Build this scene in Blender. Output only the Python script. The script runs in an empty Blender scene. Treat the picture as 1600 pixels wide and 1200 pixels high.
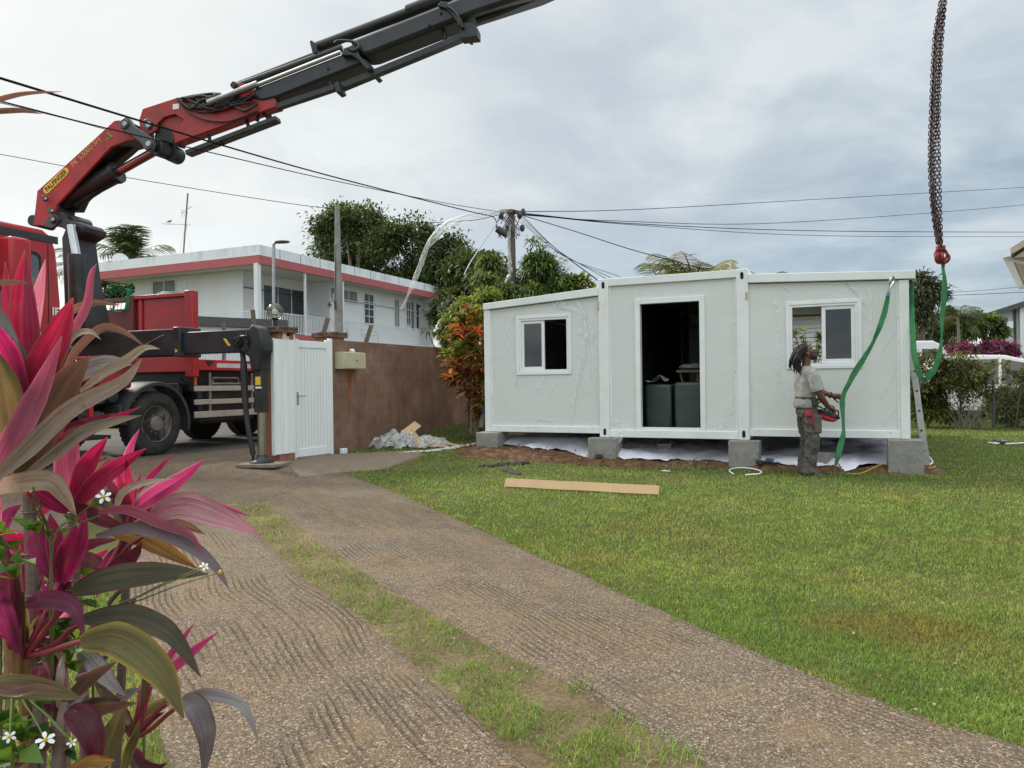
import bpy, bmesh, math, random
import numpy as np
from mathutils import Vector, Matrix, noise
random.seed(7)
rng = np.random.default_rng(7)
sc = bpy.context.scene
col = sc.collection
R_ = math.radians
V3 = Vector
Z = Vector((0, 0, 1))
# ---------------------------------------------------------------- camera geometry
H = 1.25
FPX = 1150.0
ROLL = R_(-0.7)
CAM = Vector((0, 0, H))
RIGHT = Vector((math.cos(ROLL), 0, math.sin(ROLL)))
UP = Vector((-math.sin(ROLL), 0, math.cos(ROLL)))
E1 = Vector((0.9102, -0.4141, 0))      # along the cabin front, to the right
E2 = Vector((0.4141, 0.9102, 0))       # along the street, away


def sst(t):
    t = np.clip(t, 0, 1)
    return t * t * (3 - 2 * t)


def T(x, y):
    """ground height: nearly flat, rising gently towards the gate and the street"""
    t = y - 0.25 * x
    return 0.14 * sst((t - 10.5) / 2.0) + 0.26 * sst((t - 13.0) / 4.0) * sst((1.5 - x) / 2.0) * sst((x + 5.0) / 2.0)


def ray(u, v):
    return Vector((0, 1, 0)) + RIGHT * ((u - 800) / FPX) + UP * ((600 - v) / FPX)


def P(u, v, d):
    return CAM + ray(u, v) * d


def G(u, v, dz=0.0):
    r = ray(u, v)
    d = 5.0
    for _ in range(12):
        p = CAM + r * d
        z = float(T(p.x, p.y)) + dz
        d = max(0.2, (z - H) / r.z) if r.z < -1e-4 else 60.0
        d = min(d, 80)
    return CAM + r * d


class Pl:
    """vertical plane through p0 along a horizontal direction; pt() is where a sight line meets it"""
    def __init__(s, p0, d):
        s.p = Vector((p0[0], p0[1], 0)); s.d = Vector((d[0], d[1], 0)).normalized()
        s.n = Vector((-s.d.y, s.d.x, 0))

    def pt(s, u, v):
        r = ray(u, v)
        k = (s.p - Vector((CAM.x, CAM.y, 0))).dot(s.n) / r.dot(s.n)
        return CAM + r * k

    def sz(s, u, v):
        q = s.pt(u, v)
        return (q - s.p).dot(s.d), q.z

    def off(s, k):
        return Pl(s.p + s.n * k, s.d)


def frame(o, x, y):
    x = Vector((x[0], x[1], 0)).normalized(); y = Vector((y[0], y[1], 0)).normalized()
    return Matrix(((x.x, y.x, 0, o[0]), (x.y, y.y, 0, o[1]), (0, 0, 1, o[2]), (0, 0, 0, 1)))


# ---------------------------------------------------------------- mesh builder
class MB:
    def __init__(s, M=None):
        s.v = []; s.f = []; s.mi = []; s.M = M; s.col = None

    def add(s, vs, fs, m=0):
        b = len(s.v)
        if s.M is not None:
            vs = [s.M @ Vector(q) for q in vs]
        s.v.extend([tuple(q) for q in vs])
        s.f.extend([tuple(b + i for i in f) for f in fs])
        s.mi.extend([m] * len(fs))
        return s

    def box(s, a, b, m=0):
        x0, y0, z0 = a; x1, y1, z1 = b
        vs = [(x0, y0, z0), (x1, y0, z0), (x1, y1, z0), (x0, y1, z0), (x0, y0, z1), (x1, y0, z1), (x1, y1, z1), (x0, y1, z1)]
        return s.add(vs, [(0, 3, 2, 1), (4, 5, 6, 7), (0, 1, 5, 4), (1, 2, 6, 5), (2, 3, 7, 6), (3, 0, 4, 7)], m)

    def cbox(s, c, sz, R=None, m=0):
        vs = []
        for k in ((-1, -1, -1), (1, -1, -1), (1, 1, -1), (-1, 1, -1), (-1, -1, 1), (1, -1, 1), (1, 1, 1), (-1, 1, 1)):
            q = Vector((k[0] * sz[0] / 2, k[1] * sz[1] / 2, k[2] * sz[2] / 2))
            if R is not None: q = R @ q
            vs.append(Vector(c) + q)
        return s.add(vs, [(0, 3, 2, 1), (4, 5, 6, 7), (0, 1, 5, 4), (1, 2, 6, 5), (2, 3, 7, 6), (3, 0, 4, 7)], m)

    def beam(s, p0, p1, w, h, up=Z, m=0):
        p0 = Vector(p0); p1 = Vector(p1); d = (p1 - p0).normalized()
        sd = d.cross(Vector(up))
        if sd.length < 1e-4: sd = d.cross(Vector((1, 0, 0)))
        sd.normalize(); uu = sd.cross(d).normalized()
        vs = []
        for p in (p0, p1):
            for a, b in ((-1, -1), (1, -1), (1, 1), (-1, 1)):
                vs.append(p + sd * (a * w / 2) + uu * (b * h / 2))
        return s.add(vs, [(0, 1, 2, 3), (7, 6, 5, 4), (0, 4, 5, 1), (1, 5, 6, 2), (2, 6, 7, 3), (3, 7, 4, 0)], m)

    def prism(s, poly, vec, m=0, m2=None):
        n = len(poly); vec = Vector(vec)
        vs = [Vector(q) for q in poly] + [Vector(q) + vec for q in poly]
        s.add(vs, [tuple(range(n))[::-1], tuple(range(n, 2 * n))], m)
        b = len(s.v) - 2 * n
        for i in range(n):
            j = (i + 1) % n
            s.f.append((b + i, b + j, b + n + j, b + n + i)); s.mi.append(m if m2 is None else m2)
        return s

    def tube(s, pts, r, n=8, closed=False, m=0, cap=True):
        pts = [Vector(q) for q in pts]
        N = len(pts)
        rs = r if hasattr(r, '__len__') else [r] * N
        vs = []; fs = []
        nx = None
        for i in range(N):
            if closed: t = pts[(i + 1) % N] - pts[i - 1]
            else: t = pts[min(i + 1, N - 1)] - pts[max(i - 1, 0)]
            if t.length < 1e-9: t = Vector((0, 0, 1))
            t.normalize()
            if nx is None:
                nx = t.cross(Z)
                if nx.length < 1e-3: nx = t.cross(Vector((1, 0, 0)))
            nx = (nx - t * nx.dot(t))
            if nx.length < 1e-6: nx = t.cross(Vector((1, 0.3, 0)))
            nx.normalize(); ny = t.cross(nx)
            for k in range(n):
                a = 2 * math.pi * k / n
                vs.append(pts[i] + (nx * math.cos(a) + ny * math.sin(a)) * rs[i])
        for i in range(N if closed else N - 1):
            i2 = (i + 1) % N
            for k in range(n):
                k2 = (k + 1) % n
                fs.append((i * n + k, i * n + k2, i2 * n + k2, i2 * n + k))
        if cap and not closed:
            fs.append(tuple(range(n))[::-1]); fs.append(tuple(range((N - 1) * n, N * n)))
        return s.add(vs, fs, m)

    def cyl(s, p0, p1, r0, r1=None, n=16, m=0):
        return s.tube([p0, p1], [r0, r0 if r1 is None else r1], n, m=m)

    def lathe(s, o, ax, prof, n=24, m=0, cap=True):
        """profile of (height along axis, radius)"""
        ax = Vector(ax).normalized(); o = Vector(o)
        nx = ax.cross(Z)
        if nx.length < 1e-3: nx = Vector((1, 0, 0))
        nx.normalize(); ny = ax.cross(nx)
        vs = []; fs = []
        for h, r in prof:
            for k in range(n):
                a = 2 * math.pi * k / n
                vs.append(o + ax * h + (nx * math.cos(a) + ny * math.sin(a)) * max(r, 1e-4))
        for i in range(len(prof) - 1):
            for k in range(n):
                k2 = (k + 1) % n
                fs.append((i * n + k, i * n + k2, (i + 1) * n + k2, (i + 1) * n + k))
        if cap:
            fs.append(tuple(range(n))[::-1]); fs.append(tuple(range((len(prof) - 1) * n, len(prof) * n)))
        return s.add(vs, fs, m)

    def ball(s, c, r, n=12, sc_=(1, 1, 1), m=0, jit=0):
        vs = []; fs = []; c = Vector(c); k = n // 2
        for i in range(k + 1):
            th = math.pi * i / k
            for j in range(n):
                ph = 2 * math.pi * j / n
                q = Vector((math.sin(th) * math.cos(ph), math.sin(th) * math.sin(ph), math.cos(th)))
                rr = r * (1 + jit * noise.noise(q * 2 + c * 3))
                vs.append(c + Vector((q.x * rr * sc_[0], q.y * rr * sc_[1], q.z * rr * sc_[2])))
        for i in range(k):
            for j in range(n):
                j2 = (j + 1) % n
                fs.append((i * n + j, (i + 1) * n + j, (i + 1) * n + j2, i * n + j2))
        return s.add(vs, fs, m)

    def ribbon(s, pts, sides, th=0.004, m=0):
        """strap: centre points, half-width vectors, thickness"""
        N = len(pts); vs = []; fs = []
        for i in range(N):
            t = (Vector(pts[min(i + 1, N - 1)]) - Vector(pts[max(i - 1, 0)])).normalized()
            nn = t.cross(Vector(sides[i])).normalized() * (th / 2)
            p = Vector(pts[i]); w = Vector(sides[i])
            vs += [p - w - nn, p + w - nn, p + w + nn, p - w + nn]
        for i in range(N - 1):
            a = i * 4; b = a + 4
            for k in range(4):
                k2 = (k + 1) % 4
                fs.append((a + k, a + k2, b + k2, b + k))
        fs.append((3, 2, 1, 0)); e = (N - 1) * 4; fs.append((e, e + 1, e + 2, e + 3))
        return s.add(vs, fs, m)

    def build(s, name, mats, parent=None, bevel=0, loc=None, ang=35, recalc=True, segs=2):
        if not isinstance(mats, (list, tuple)): mats = [mats]
        if parent is not None:
            r = parent
            while r.parent: r = r.parent
            o = Vector(r.location)
        elif loc is not None:
            o = Vector(loc)
        else:
            a = np.array(s.v)
            o = Vector(((a[:, 0].min() + a[:, 0].max()) / 2, (a[:, 1].min() + a[:, 1].max()) / 2, a[:, 2].min()))
        me = bpy.data.meshes.new(name)
        a = np.array(s.v, dtype=np.float64) - np.array(o)
        me.from_pydata(a.tolist(), [], s.f)
        for m in mats: me.materials.append(m)
        if len(mats) > 1: me.polygons.foreach_set('material_index', s.mi)
        if s.col is not None:
            at = me.color_attributes.new('Col', 'FLOAT_COLOR', 'POINT')
            at.data.foreach_set('color', np.asarray(s.col, dtype=np.float32).ravel())
        me.update()
        if recalc and len(s.f) < 40000:
            bm = bmesh.new(); bm.from_mesh(me); bmesh.ops.recalc_face_normals(bm, faces=bm.faces[:]); bm.to_mesh(me); bm.free()
        me.polygons.foreach_set('use_smooth', [True] * len(me.polygons))
        me.set_sharp_from_angle(angle=R_(ang))
        ob = bpy.data.objects.new(name, me)
        col.objects.link(ob)
        if parent is not None:
            ob.parent = parent
        else:
            ob.location = o
        if bevel:
            b = ob.modifiers.new('bevel', 'BEVEL'); b.width = bevel; b.segments = segs; b.limit_method = 'ANGLE'; b.angle_limit = R_(40)
        return ob


def tag(o, label=None, cat=None, group=None, kind=None):
    if label: o['label'] = label
    if cat: o['category'] = cat
    if group: o['group'] = group
    if kind: o['kind'] = kind
    return o


def thing(name, loc, label, cat, group=None):
    o = bpy.data.objects.new(name, None); col.objects.link(o)
    o.location = loc; o.empty_display_size = 0.2
    return tag(o, label, cat, group)


def copy_tree(o, loc=None, label=None, group=None, rotz=None):
    kids = list(o.children)
    c = o.copy(); col.objects.link(c)
    if loc is not None: c.location = loc
    if rotz is not None: c.rotation_euler.z = rotz
    if label: c['label'] = label
    if group: c['group'] = group
    for k in kids:
        kk = k.copy(); col.objects.link(kk); kk.parent = c
        for g in list(k.children):
            gg = g.copy(); col.objects.link(gg); gg.parent = kk
    return c


def np_mesh(name, verts, faces, mats, colr=None, parent=None, loc=(0, 0, 0), smooth=False, midx=None):
    """fast mesh of uniform faces from numpy arrays"""
    o = Vector(loc)
    if parent is not None:
        r = parent
        while r.parent: r = r.parent
        o = Vector(r.location)
    v = np.asarray(verts, dtype=np.float64) - np.array(o)
    f = np.asarray(faces, dtype=np.int32)
    k = f.shape[1]
    me = bpy.data.meshes.new(name)
    me.vertices.add(len(v)); me.vertices.foreach_set('co', v.astype(np.float32).ravel())
    me.loops.add(f.size); me.loops.foreach_set('vertex_index', f.ravel())
    me.polygons.add(len(f)); me.polygons.foreach_set('loop_start', np.arange(0, f.size, k, dtype=np.int32))
    if not isinstance(mats, (list, tuple)): mats = [mats]
    for m in mats: me.materials.append(m)
    if midx is not None: me.polygons.foreach_set('material_index', np.asarray(midx, dtype=np.int32))
    if colr is not None:
        at = me.color_attributes.new('Col', 'FLOAT_COLOR', 'POINT')
        at.data.foreach_set('color', np.asarray(colr, dtype=np.float32).ravel())
    me.update(calc_edges=True); me.validate()
    if smooth: me.polygons.foreach_set('use_smooth', [True] * len(f))
    ob = bpy.data.objects.new(name, me); col.objects.link(ob)
    if parent is not None: ob.parent = parent
    else: ob.location = o
    return ob


def spline(pts, n):
    """Catmull-Rom through points (any dimension), n samples"""
    p = np.array([list(q) for q in pts], dtype=float)
    if len(p) == 2:
        t = np.linspace(0, 1, n)[:, None]
        return p[0] * (1 - t) + p[1] * t
    e = np.vstack([2 * p[0] - p[1], p, 2 * p[-1] - p[-2]])
    out = []
    for t in np.linspace(0, len(p) - 1, n):
        i = min(int(t), len(p) - 2); f = t - i
        a, b, c, d = e[i], e[i + 1], e[i + 2], e[i + 3]
        out.append(0.5 * ((2 * b) + (c - a) * f + (2 * a - 5 * b + 4 * c - d) * f * f + (3 * b - a - 3 * c + d) * f ** 3))
    return np.array(out)


# ---------------------------------------------------------------- materials
class N:
    """tiny node helper"""
    def __init__(s, name):
        s.m = bpy.data.materials.new(name); s.m.use_nodes = True
        s.t = s.m.node_tree; s.t.nodes.clear()
        s.out = s.t.nodes.new('ShaderNodeOutputMaterial')

    def n(s, typ, **kw):
        nd = s.t.nodes.new('ShaderNode' + typ)
        for k, v in kw.items():
            if k in nd.inputs: s.put(nd.inputs[k], v)
            else: setattr(nd, k, v)
        return nd

    def put(s, inp, v):
        if isinstance(v, bpy.types.NodeSocket): s.t.links.new(v, inp)
        else: inp.default_value = (tuple(v) + (1,) if hasattr(v, '__len__') and len(v) == 3 and inp.type == 'RGBA' else v)

    def link(s, a, b): s.t.links.new(a, b)

    def coord(s, kind='Object', scale=None):
        c = s.n('TexCoord').outputs[kind]
        if scale is None: return c
        mp = s.n('Mapping'); s.link(c, mp.inputs['Vector']); mp.inputs['Scale'].default_value = scale
        return mp.outputs[0]

    def pos(s): return s.n('NewGeometry').outputs['Position']

    def noise(s, vec, scale, detail=4, rough=0.55, dist=0):
        nd = s.n('TexNoise'); s.link(vec, nd.inputs['Vector'])
        nd.inputs['Scale'].default_value = scale; nd.inputs['Detail'].default_value = detail
        nd.inputs['Roughness'].default_value = rough; nd.inputs['Distortion'].default_value = dist
        return nd.outputs['Fac']

    def ramp(s, fac, stops, interp='LINEAR'):
        nd = s.n('ValToRGB'); s.link(fac, nd.inputs[0]); cr = nd.color_ramp; cr.interpolation = interp
        while len(cr.elements) < len(stops): cr.elements.new(0.5)
        for e, (p, c) in zip(cr.elements, stops):
            e.position = p
            e.color = (c, c, c, 1) if not hasattr(c, '__len__') else tuple(c) + (1,)
        return nd.outputs[0]

    def mix(s, fac, a, b, typ='MIX'):
        nd = s.t.nodes.new('ShaderNodeMix'); nd.data_type = 'RGBA'; nd.blend_type = typ
        for i, v in ((0, fac), (6, a), (7, b)): s.put(nd.inputs[i], v)
        return nd.outputs[2]

    def math(s, op, a, b=0.0):
        nd = s.n('Math', operation=op); s.put(nd.inputs[0], a); s.put(nd.inputs[1], b)
        return nd.outputs[0]

    def bump(s, h, strength=0.3, dist=0.01, normal=None):
        nd = s.n('Bump'); s.link(h, nd.inputs['Height']); nd.inputs['Strength'].default_value = strength
        nd.inputs['Distance'].default_value = dist
        if normal is not None: s.link(normal, nd.inputs['Normal'])
        return nd.outputs[0]

    def bsdf(s, colr, rough=0.6, metal=0.0, normal=None, spec=0.5, coat=0.0, **kw):
        b = s.n('BsdfPrincipled')
        s.put(b.inputs['Base Color'], colr); s.put(b.inputs['Roughness'], rough); s.put(b.inputs['Metallic'], metal)
        s.put(b.inputs['Specular IOR Level'], spec); s.put(b.inputs['Coat Weight'], coat)
        if normal is not None: s.link(normal, b.inputs['Normal'])
        for k, v in kw.items(): s.put(b.inputs[k], v)
        return b

    def done(s, sh):
        s.link(sh if isinstance(sh, bpy.types.NodeSocket) else sh.outputs[0], s.out.inputs[0])
        return s.m


def mat(name, c, rough=0.6, metal=0.0, var=0.18, vs=2.0, bump=0.0, bs=60, dirt=None, da=0.35, ds=1.3, spec=0.5, coat=0.0, stretch=(1, 1, 1)):
    k = N(name)
    co = k.coord('Object', stretch)
    n1 = k.noise(co, vs, 6, 0.6)
    lo = tuple(max(0, q * (1 - var)) for q in c); hi = tuple(min(1, q * (1 + var)) for q in c)
    base = k.ramp(n1, [(0.3, lo), (0.7, hi)])
    if dirt is not None:
        n2 = k.noise(co, ds, 8, 0.65, 0.4)
        f = k.ramp(n2, [(0.48, 0.0), (0.72, da)])
        base = k.mix(f, base, dirt)
    rg = k.math('ADD', k.math('MULTIPLY', n1, 0.25), rough - 0.12)
    nm = None
    if bump:
        nm = k.bump(k.noise(co, bs, 4, 0.6), bump, 0.01)
    return k.done(k.bsdf(base, rg, metal, nm, spec, coat))


def leafmat(name, trans=0.35, rough=0.5, spec=0.35, gain=1.0, tt=(1.5, 1.35, 0.8), vein=False):
    k = N(name)
    a = k.n('Attribute'); a.attribute_name = 'Col'
    c = a.outputs['Color']
    if gain != 1.0: c = k.mix(1.0, c, (gain, gain, gain), 'MULTIPLY')
    nm = None
    if vein:      # parallel veins follow the blade (its cross position is kept in the colour's alpha)
        al = a.outputs['Alpha']; sn = k.math('SINE', k.math('MULTIPLY', al, 150.0)); sn2 = k.math('SINE', k.math('MULTIPLY', al, 61.0))
        h = k.math('ADD', k.math('MULTIPLY', sn, 0.5), k.math('MULTIPLY', sn2, 0.7))
        co = k.coord('Object'); sp = k.noise(co, 60, 5, 0.7); big = k.noise(co, 16, 4, 0.6)
        c = k.mix(k.ramp(h, [(0.1, 0.0), (0.9, 0.22)]), c, k.mix(1.0, c, (0.45, 0.42, 0.45), 'MULTIPLY'))
        c = k.mix(k.ramp(sp, [(0.60, 0), (0.70, 0.55)]), c, (0.10, 0.055, 0.03))
        c = k.mix(k.ramp(big, [(0.5, 0), (0.75, 0.35)]), c, (0.16, 0.085, 0.06))
        nm = k.bump(k.math('ADD', h, k.math('MULTIPLY', big, 3.0)), 0.35, 0.0025)
    b = k.bsdf(c, rough, 0, nm, spec)
    t = k.n('BsdfTranslucent'); tc = k.mix(1.0, c, tt, 'MULTIPLY'); k.link(tc, t.inputs['Color'])
    mx = k.n('MixShader'); mx.inputs[0].default_value = trans
    k.link(b.outputs[0], mx.inputs[1]); k.link(t.outputs[0], mx.inputs[2])
    return k.done(mx)


def filmmat(name, c=(0.85, 0.87, 0.88), alpha=0.35, rough=0.18):
    k = N(name)
    co = k.coord('Object')
    n = k.noise(co, 14, 5, 0.6, 0.6)
    tr = k.n('BsdfTransparent')
    b = k.bsdf(c, rough, 0, k.bump(k.noise(co, 12, 2, 0.5, 0.8), 0.4, 0.02), 0.6)
    mx = k.n('MixShader')
    k.link(k.ramp(n, [(0.35, alpha * 0.5), (0.7, min(1, alpha * 1.6))]), mx.inputs[0])
    k.link(tr.outputs[0], mx.inputs[1]); k.link(b.outputs[0], mx.inputs[2])
    return k.done(mx)


def glassmat(name, tint=(0.35, 0.4, 0.42), refl=0.35):
    k = N(name)
    tr = k.n('BsdfTransparent'); tr.inputs[0].default_value = tint + (1,)
    g = k.n('BsdfGlossy'); g.inputs['Roughness'].default_value = 0.03
    lw = k.n('LayerWeight'); lw.inputs[0].default_value = 0.35
    f = k.math('ADD', k.math('MULTIPLY', lw.outputs['Fresnel'], 0.7), refl * 0.25)
    mx = k.n('MixShader'); k.link(f, mx.inputs[0]); k.link(tr.outputs[0], mx.inputs[1]); k.link(g.outputs[0], mx.inputs[2])
    return k.done(mx)


M = {}
M['white_metal'] = mat('white_metal', (0.76, 0.78, 0.78), 0.42, 0, 0.05, 3, dirt=(0.5, 0.47, 0.42), da=0.22, ds=2.2)
M['white_plastic'] = mat('white_plastic', (0.78, 0.79, 0.81), 0.35, 0, 0.04, 4, dirt=(0.45, 0.44, 0.42), da=0.2, ds=3)
M['dark_hole'] = mat('dark_hole', (0.01, 0.01, 0.01), 0.9)
M['black_paint'] = mat('black_paint', (0.017, 0.018, 0.021), 0.42, 0, 0.3, 3, dirt=(0.07, 0.065, 0.058), da=0.4, ds=3)
M['black_rubber'] = mat('black_rubber', (0.022, 0.022, 0.023), 0.8, 0, 0.3, 4, 0.3, 80, dirt=(0.10, 0.09, 0.075), da=0.45, ds=4)
M['grey_paint'] = mat('grey_paint', (0.075, 0.08, 0.08), 0.45, 0, 0.2, 5, dirt=(0.03, 0.028, 0.025), da=0.6, ds=5)
M['chrome'] = mat('chrome', (0.62, 0.62, 0.62), 0.22, 1.0, 0.1, 6)
M['steel'] = mat('steel', (0.42, 0.42, 0.42), 0.42, 0.9, 0.15, 6, dirt=(0.15, 0.12, 0.1), da=0.3, ds=5)
M['aluminium'] = mat('aluminium', (0.55, 0.55, 0.55), 0.4, 0.7, 0.1, 8, dirt=(0.2, 0.19, 0.17), da=0.4, ds=6)
M['red_paint'] = mat('red_paint', (0.45, 0.013, 0.022), 0.42, 0, 0.16, 1.5, dirt=(0.14, 0.035, 0.03), da=0.55, ds=2.6, coat=0.2)
M['crane_red'] = mat('crane_red', (0.37, 0.028, 0.03), 0.55, 0, 0.2, 3, 0.1, 30, dirt=(0.10, 0.04, 0.035), da=0.75, ds=4)
M['yellow_decal'] = mat('yellow_decal', (0.72, 0.46, 0.03), 0.5, 0, 0.06)
M['ochre_ink'] = mat('ochre_ink', (0.55, 0.33, 0.08), 0.55, 0, 0.05)
M['black_ink'] = mat('black_ink', (0.012, 0.012, 0.012), 0.55, 0, 0.05)
M['white_ink'] = mat('white_ink', (0.8, 0.8, 0.8), 0.5, 0, 0.05)
M['wood'] = mat('wood', (0.50, 0.34, 0.19), 0.75, 0, 0.16, 3, 0.15, 30, stretch=(1, 6, 6))
M['dark_wood'] = mat('dark_wood', (0.16, 0.12, 0.085), 0.85, 0, 0.3, 4, 0.4, 30, stretch=(6, 6, 0.6))
M['cardboard'] = mat('cardboard', (0.55, 0.38, 0.22), 0.85, 0, 0.08, 3, dirt=(0.35, 0.22, 0.12), da=0.3, ds=6)
M['green_web'] = mat('green_web', (0.035, 0.20, 0.075), 0.75, 0, 0.45, 7, 0.5, 160, dirt=(0.10, 0.26, 0.13), da=0.6, ds=11)
M['film'] = filmmat('film')
M['film_dense'] = filmmat('film_dense', (0.80, 0.81, 0.82), 0.55, 0.32)
M['streamer'] = filmmat('streamer', (0.85, 0.85, 0.85), 0.42, 0.5)
M['glass'] = glassmat('glass')
M['dark_glass'] = glassmat('dark_glass', (0.08, 0.09, 0.1), 0.6)
M['tree_leaf'] = leafmat('tree_leaf', 0.3)
M['grass_blade'] = leafmat('grass_blade', 0.38, 0.55, 0.25)
M['petal_leaf'] = leafmat('petal_leaf', 0.48, 0.36, 0.5, tt=(1.6, 1.25, 1.4), vein=True)
M['bark'] = mat('bark', (0.16, 0.12, 0.09), 0.9, 0, 0.35, 6, 0.7, 25, stretch=(1, 1, 0.3))
M['palm_bark'] = mat('palm_bark', (0.24, 0.20, 0.16), 0.9, 0, 0.3, 5, 0.6, 20, stretch=(0.5, 0.5, 3))
# ---------------------------------------------------------------- numpy noise
_tab = np.random.default_rng(3).random((64, 64))


def vn(x, y, s, o=0):
    x = x * s + o * 7.3; y = y * s + o * 3.1
    xi = np.floor(x).astype(int); yi = np.floor(y).astype(int)
    fx_ = x - xi; fy_ = y - yi
    fx_ = fx_ * fx_ * (3 - 2 * fx_); fy_ = fy_ * fy_ * (3 - 2 * fy_)
    a = _tab[xi % 64, yi % 64]; b = _tab[(xi + 1) % 64, yi % 64]
    c = _tab[xi % 64, (yi + 1) % 64]; d = _tab[(xi + 1) % 64, (yi + 1) % 64]
    return (a * (1 - fx_) + b * fx_) * (1 - fy_) + (c * (1 - fx_) + d * fx_) * fy_


def fbm(x, y, s, o=0, n=4):
    r = 0; a = 0.5; t = 0
    for i in range(n):
        r = r + a * vn(x, y, s * 2 ** i, o + i * 5); t += a; a *= 0.55
    return r / t


def inpoly(x, y, poly):
    r = np.zeros(x.shape, bool); n = len(poly)
    for i in range(n):
        x0, y0 = poly[i]; x1, y1 = poly[(i + 1) % n]
        c = ((y0 > y) != (y1 > y)) & (x < (x1 - x0) * (y - y0) / (y1 - y0 + 1e-12) + x0)
        r ^= c
    return r


def Gnp(u, v):
    """vectorised ground hit"""
    dx = (RIGHT.x * (u - 800) + UP.x * (600 - v)) / FPX
    dz = (RIGHT.z * (u - 800) + UP.z * (600 - v)) / FPX
    dz = np.minimum(dz, -0.004)
    d = -H / dz
    for _ in range(10):
        z = T(dx * d, d)
        d = np.minimum((z - H) / dz, 60)
    return dx * d, d


CABM = frame((-0.462, 12.366, 0), E1, E2)
CABI = CABM.inverted()
PF = Pl((-0.462, 12.366), E1)          # the cabin's front plane


def fx(u, v, off=0.0):
    """local (x, z) on the cabin's front plane, off metres behind it"""
    return PF.off(off).sz(u, v)


# ---------------------------------------------------------------- ground sheet
def nonuni(lo, hi, inner, step):
    a = list(np.arange(-inner, inner + 1e-6, step)); g = inner; s = step
    while g < hi:
        s *= 1.35; g += s; a.append(min(g, hi))
    g = -inner; s = step
    while g > lo:
        s *= 1.35; g -= s; a.insert(0, max(g, lo))
    return np.array(a)


gx = nonuni(-450, 450, 14, 0.35); gy = nonuni(-450, 700, 22, 0.35)
XX, YY = np.meshgrid(gx, gy)
vv = np.stack([XX.ravel(), YY.ravel(), T(XX, YY).ravel()], 1)
nx, ny = len(gx), len(gy)
ii = (np.arange(ny - 1)[:, None] * nx + np.arange(nx - 1)[None, :]).ravel()
ff = np.stack([ii, ii + 1, ii + nx + 1, ii + nx], 1)

k = N('lawn_earth')
co = k.coord('Object')
c1 = k.ramp(k.noise(co, 1.1, 5, 0.6), [(0.35, (0.05, 0.065, 0.018)), (0.65, (0.095, 0.10, 0.032))])
c2 = k.mix(k.ramp(k.noise(co, 30, 4, 0.7), [(0.4, 0), (0.7, 0.8)]), c1, (0.10, 0.085, 0.04))
M['lawn_earth'] = k.done(k.bsdf(c2, 0.95, 0, k.bump(k.noise(co, 60, 4), 0.6, 0.02), 0.1))
g_ob = np_mesh('ground', vv, ff, M['lawn_earth'], smooth=True)
tag(g_ob, kind='structure')


# ---------------------------------------------------------------- sheets laid on the ground
def sheet(name, A, B, off, m, na=60, nb=14, jit=0.0, world=False, kind='structure'):
    """quad sheet between two polylines (photo measurements carried to the ground)"""
    def res(L):
        q = [Vector((p[0], p[1], 0)) if world else G(*p) for p in L]
        q = np.array([[a.x, a.y] for a in q])
        s = np.concatenate([[0], np.cumsum(np.linalg.norm(np.diff(q, axis=0), axis=1))])
        t = np.linspace(0, s[-1], na)
        return np.stack([np.interp(t, s, q[:, 0]), np.interp(t, s, q[:, 1])], 1)
    a = res(A); b = res(B)
    if jit:
        for e, o in ((a, 1), (b, 2)):
            e[:, 0] += (fbm(e[:, 0], e[:, 1], 2.5, o) - 0.5) * jit
            e[:, 1] += (fbm(e[:, 0], e[:, 1], 2.5, o + 9) - 0.5) * jit
    w = np.concatenate([[0, .02], np.linspace(.08, .92, nb - 4), [.98, 1]])[None, :, None]
    q = a[:, None] * (1 - w) + b[:, None] * w
    z = T(q[..., 0], q[..., 1]) + off
    z[:, 0] -= .03; z[:, -1] -= .03
    v = np.concatenate([q.reshape(-1, 2), z.reshape(-1, 1)], 1)
    i = (np.arange(na - 1)[:, None] * nb + np.arange(nb - 1)[None]).ravel()
    f = np.stack([i, i + 1, i + nb + 1, i + nb], 1)
    # upward winding
    p0, p1, p2 = v[f[0, 0]], v[f[0, 1]], v[f[0, 2]]
    if np.cross(p1 - p0, p2 - p0)[2] < 0: f = f[:, ::-1]
    o = np_mesh(name, v, f, m, smooth=True)
    return tag(o, kind=kind)


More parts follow.
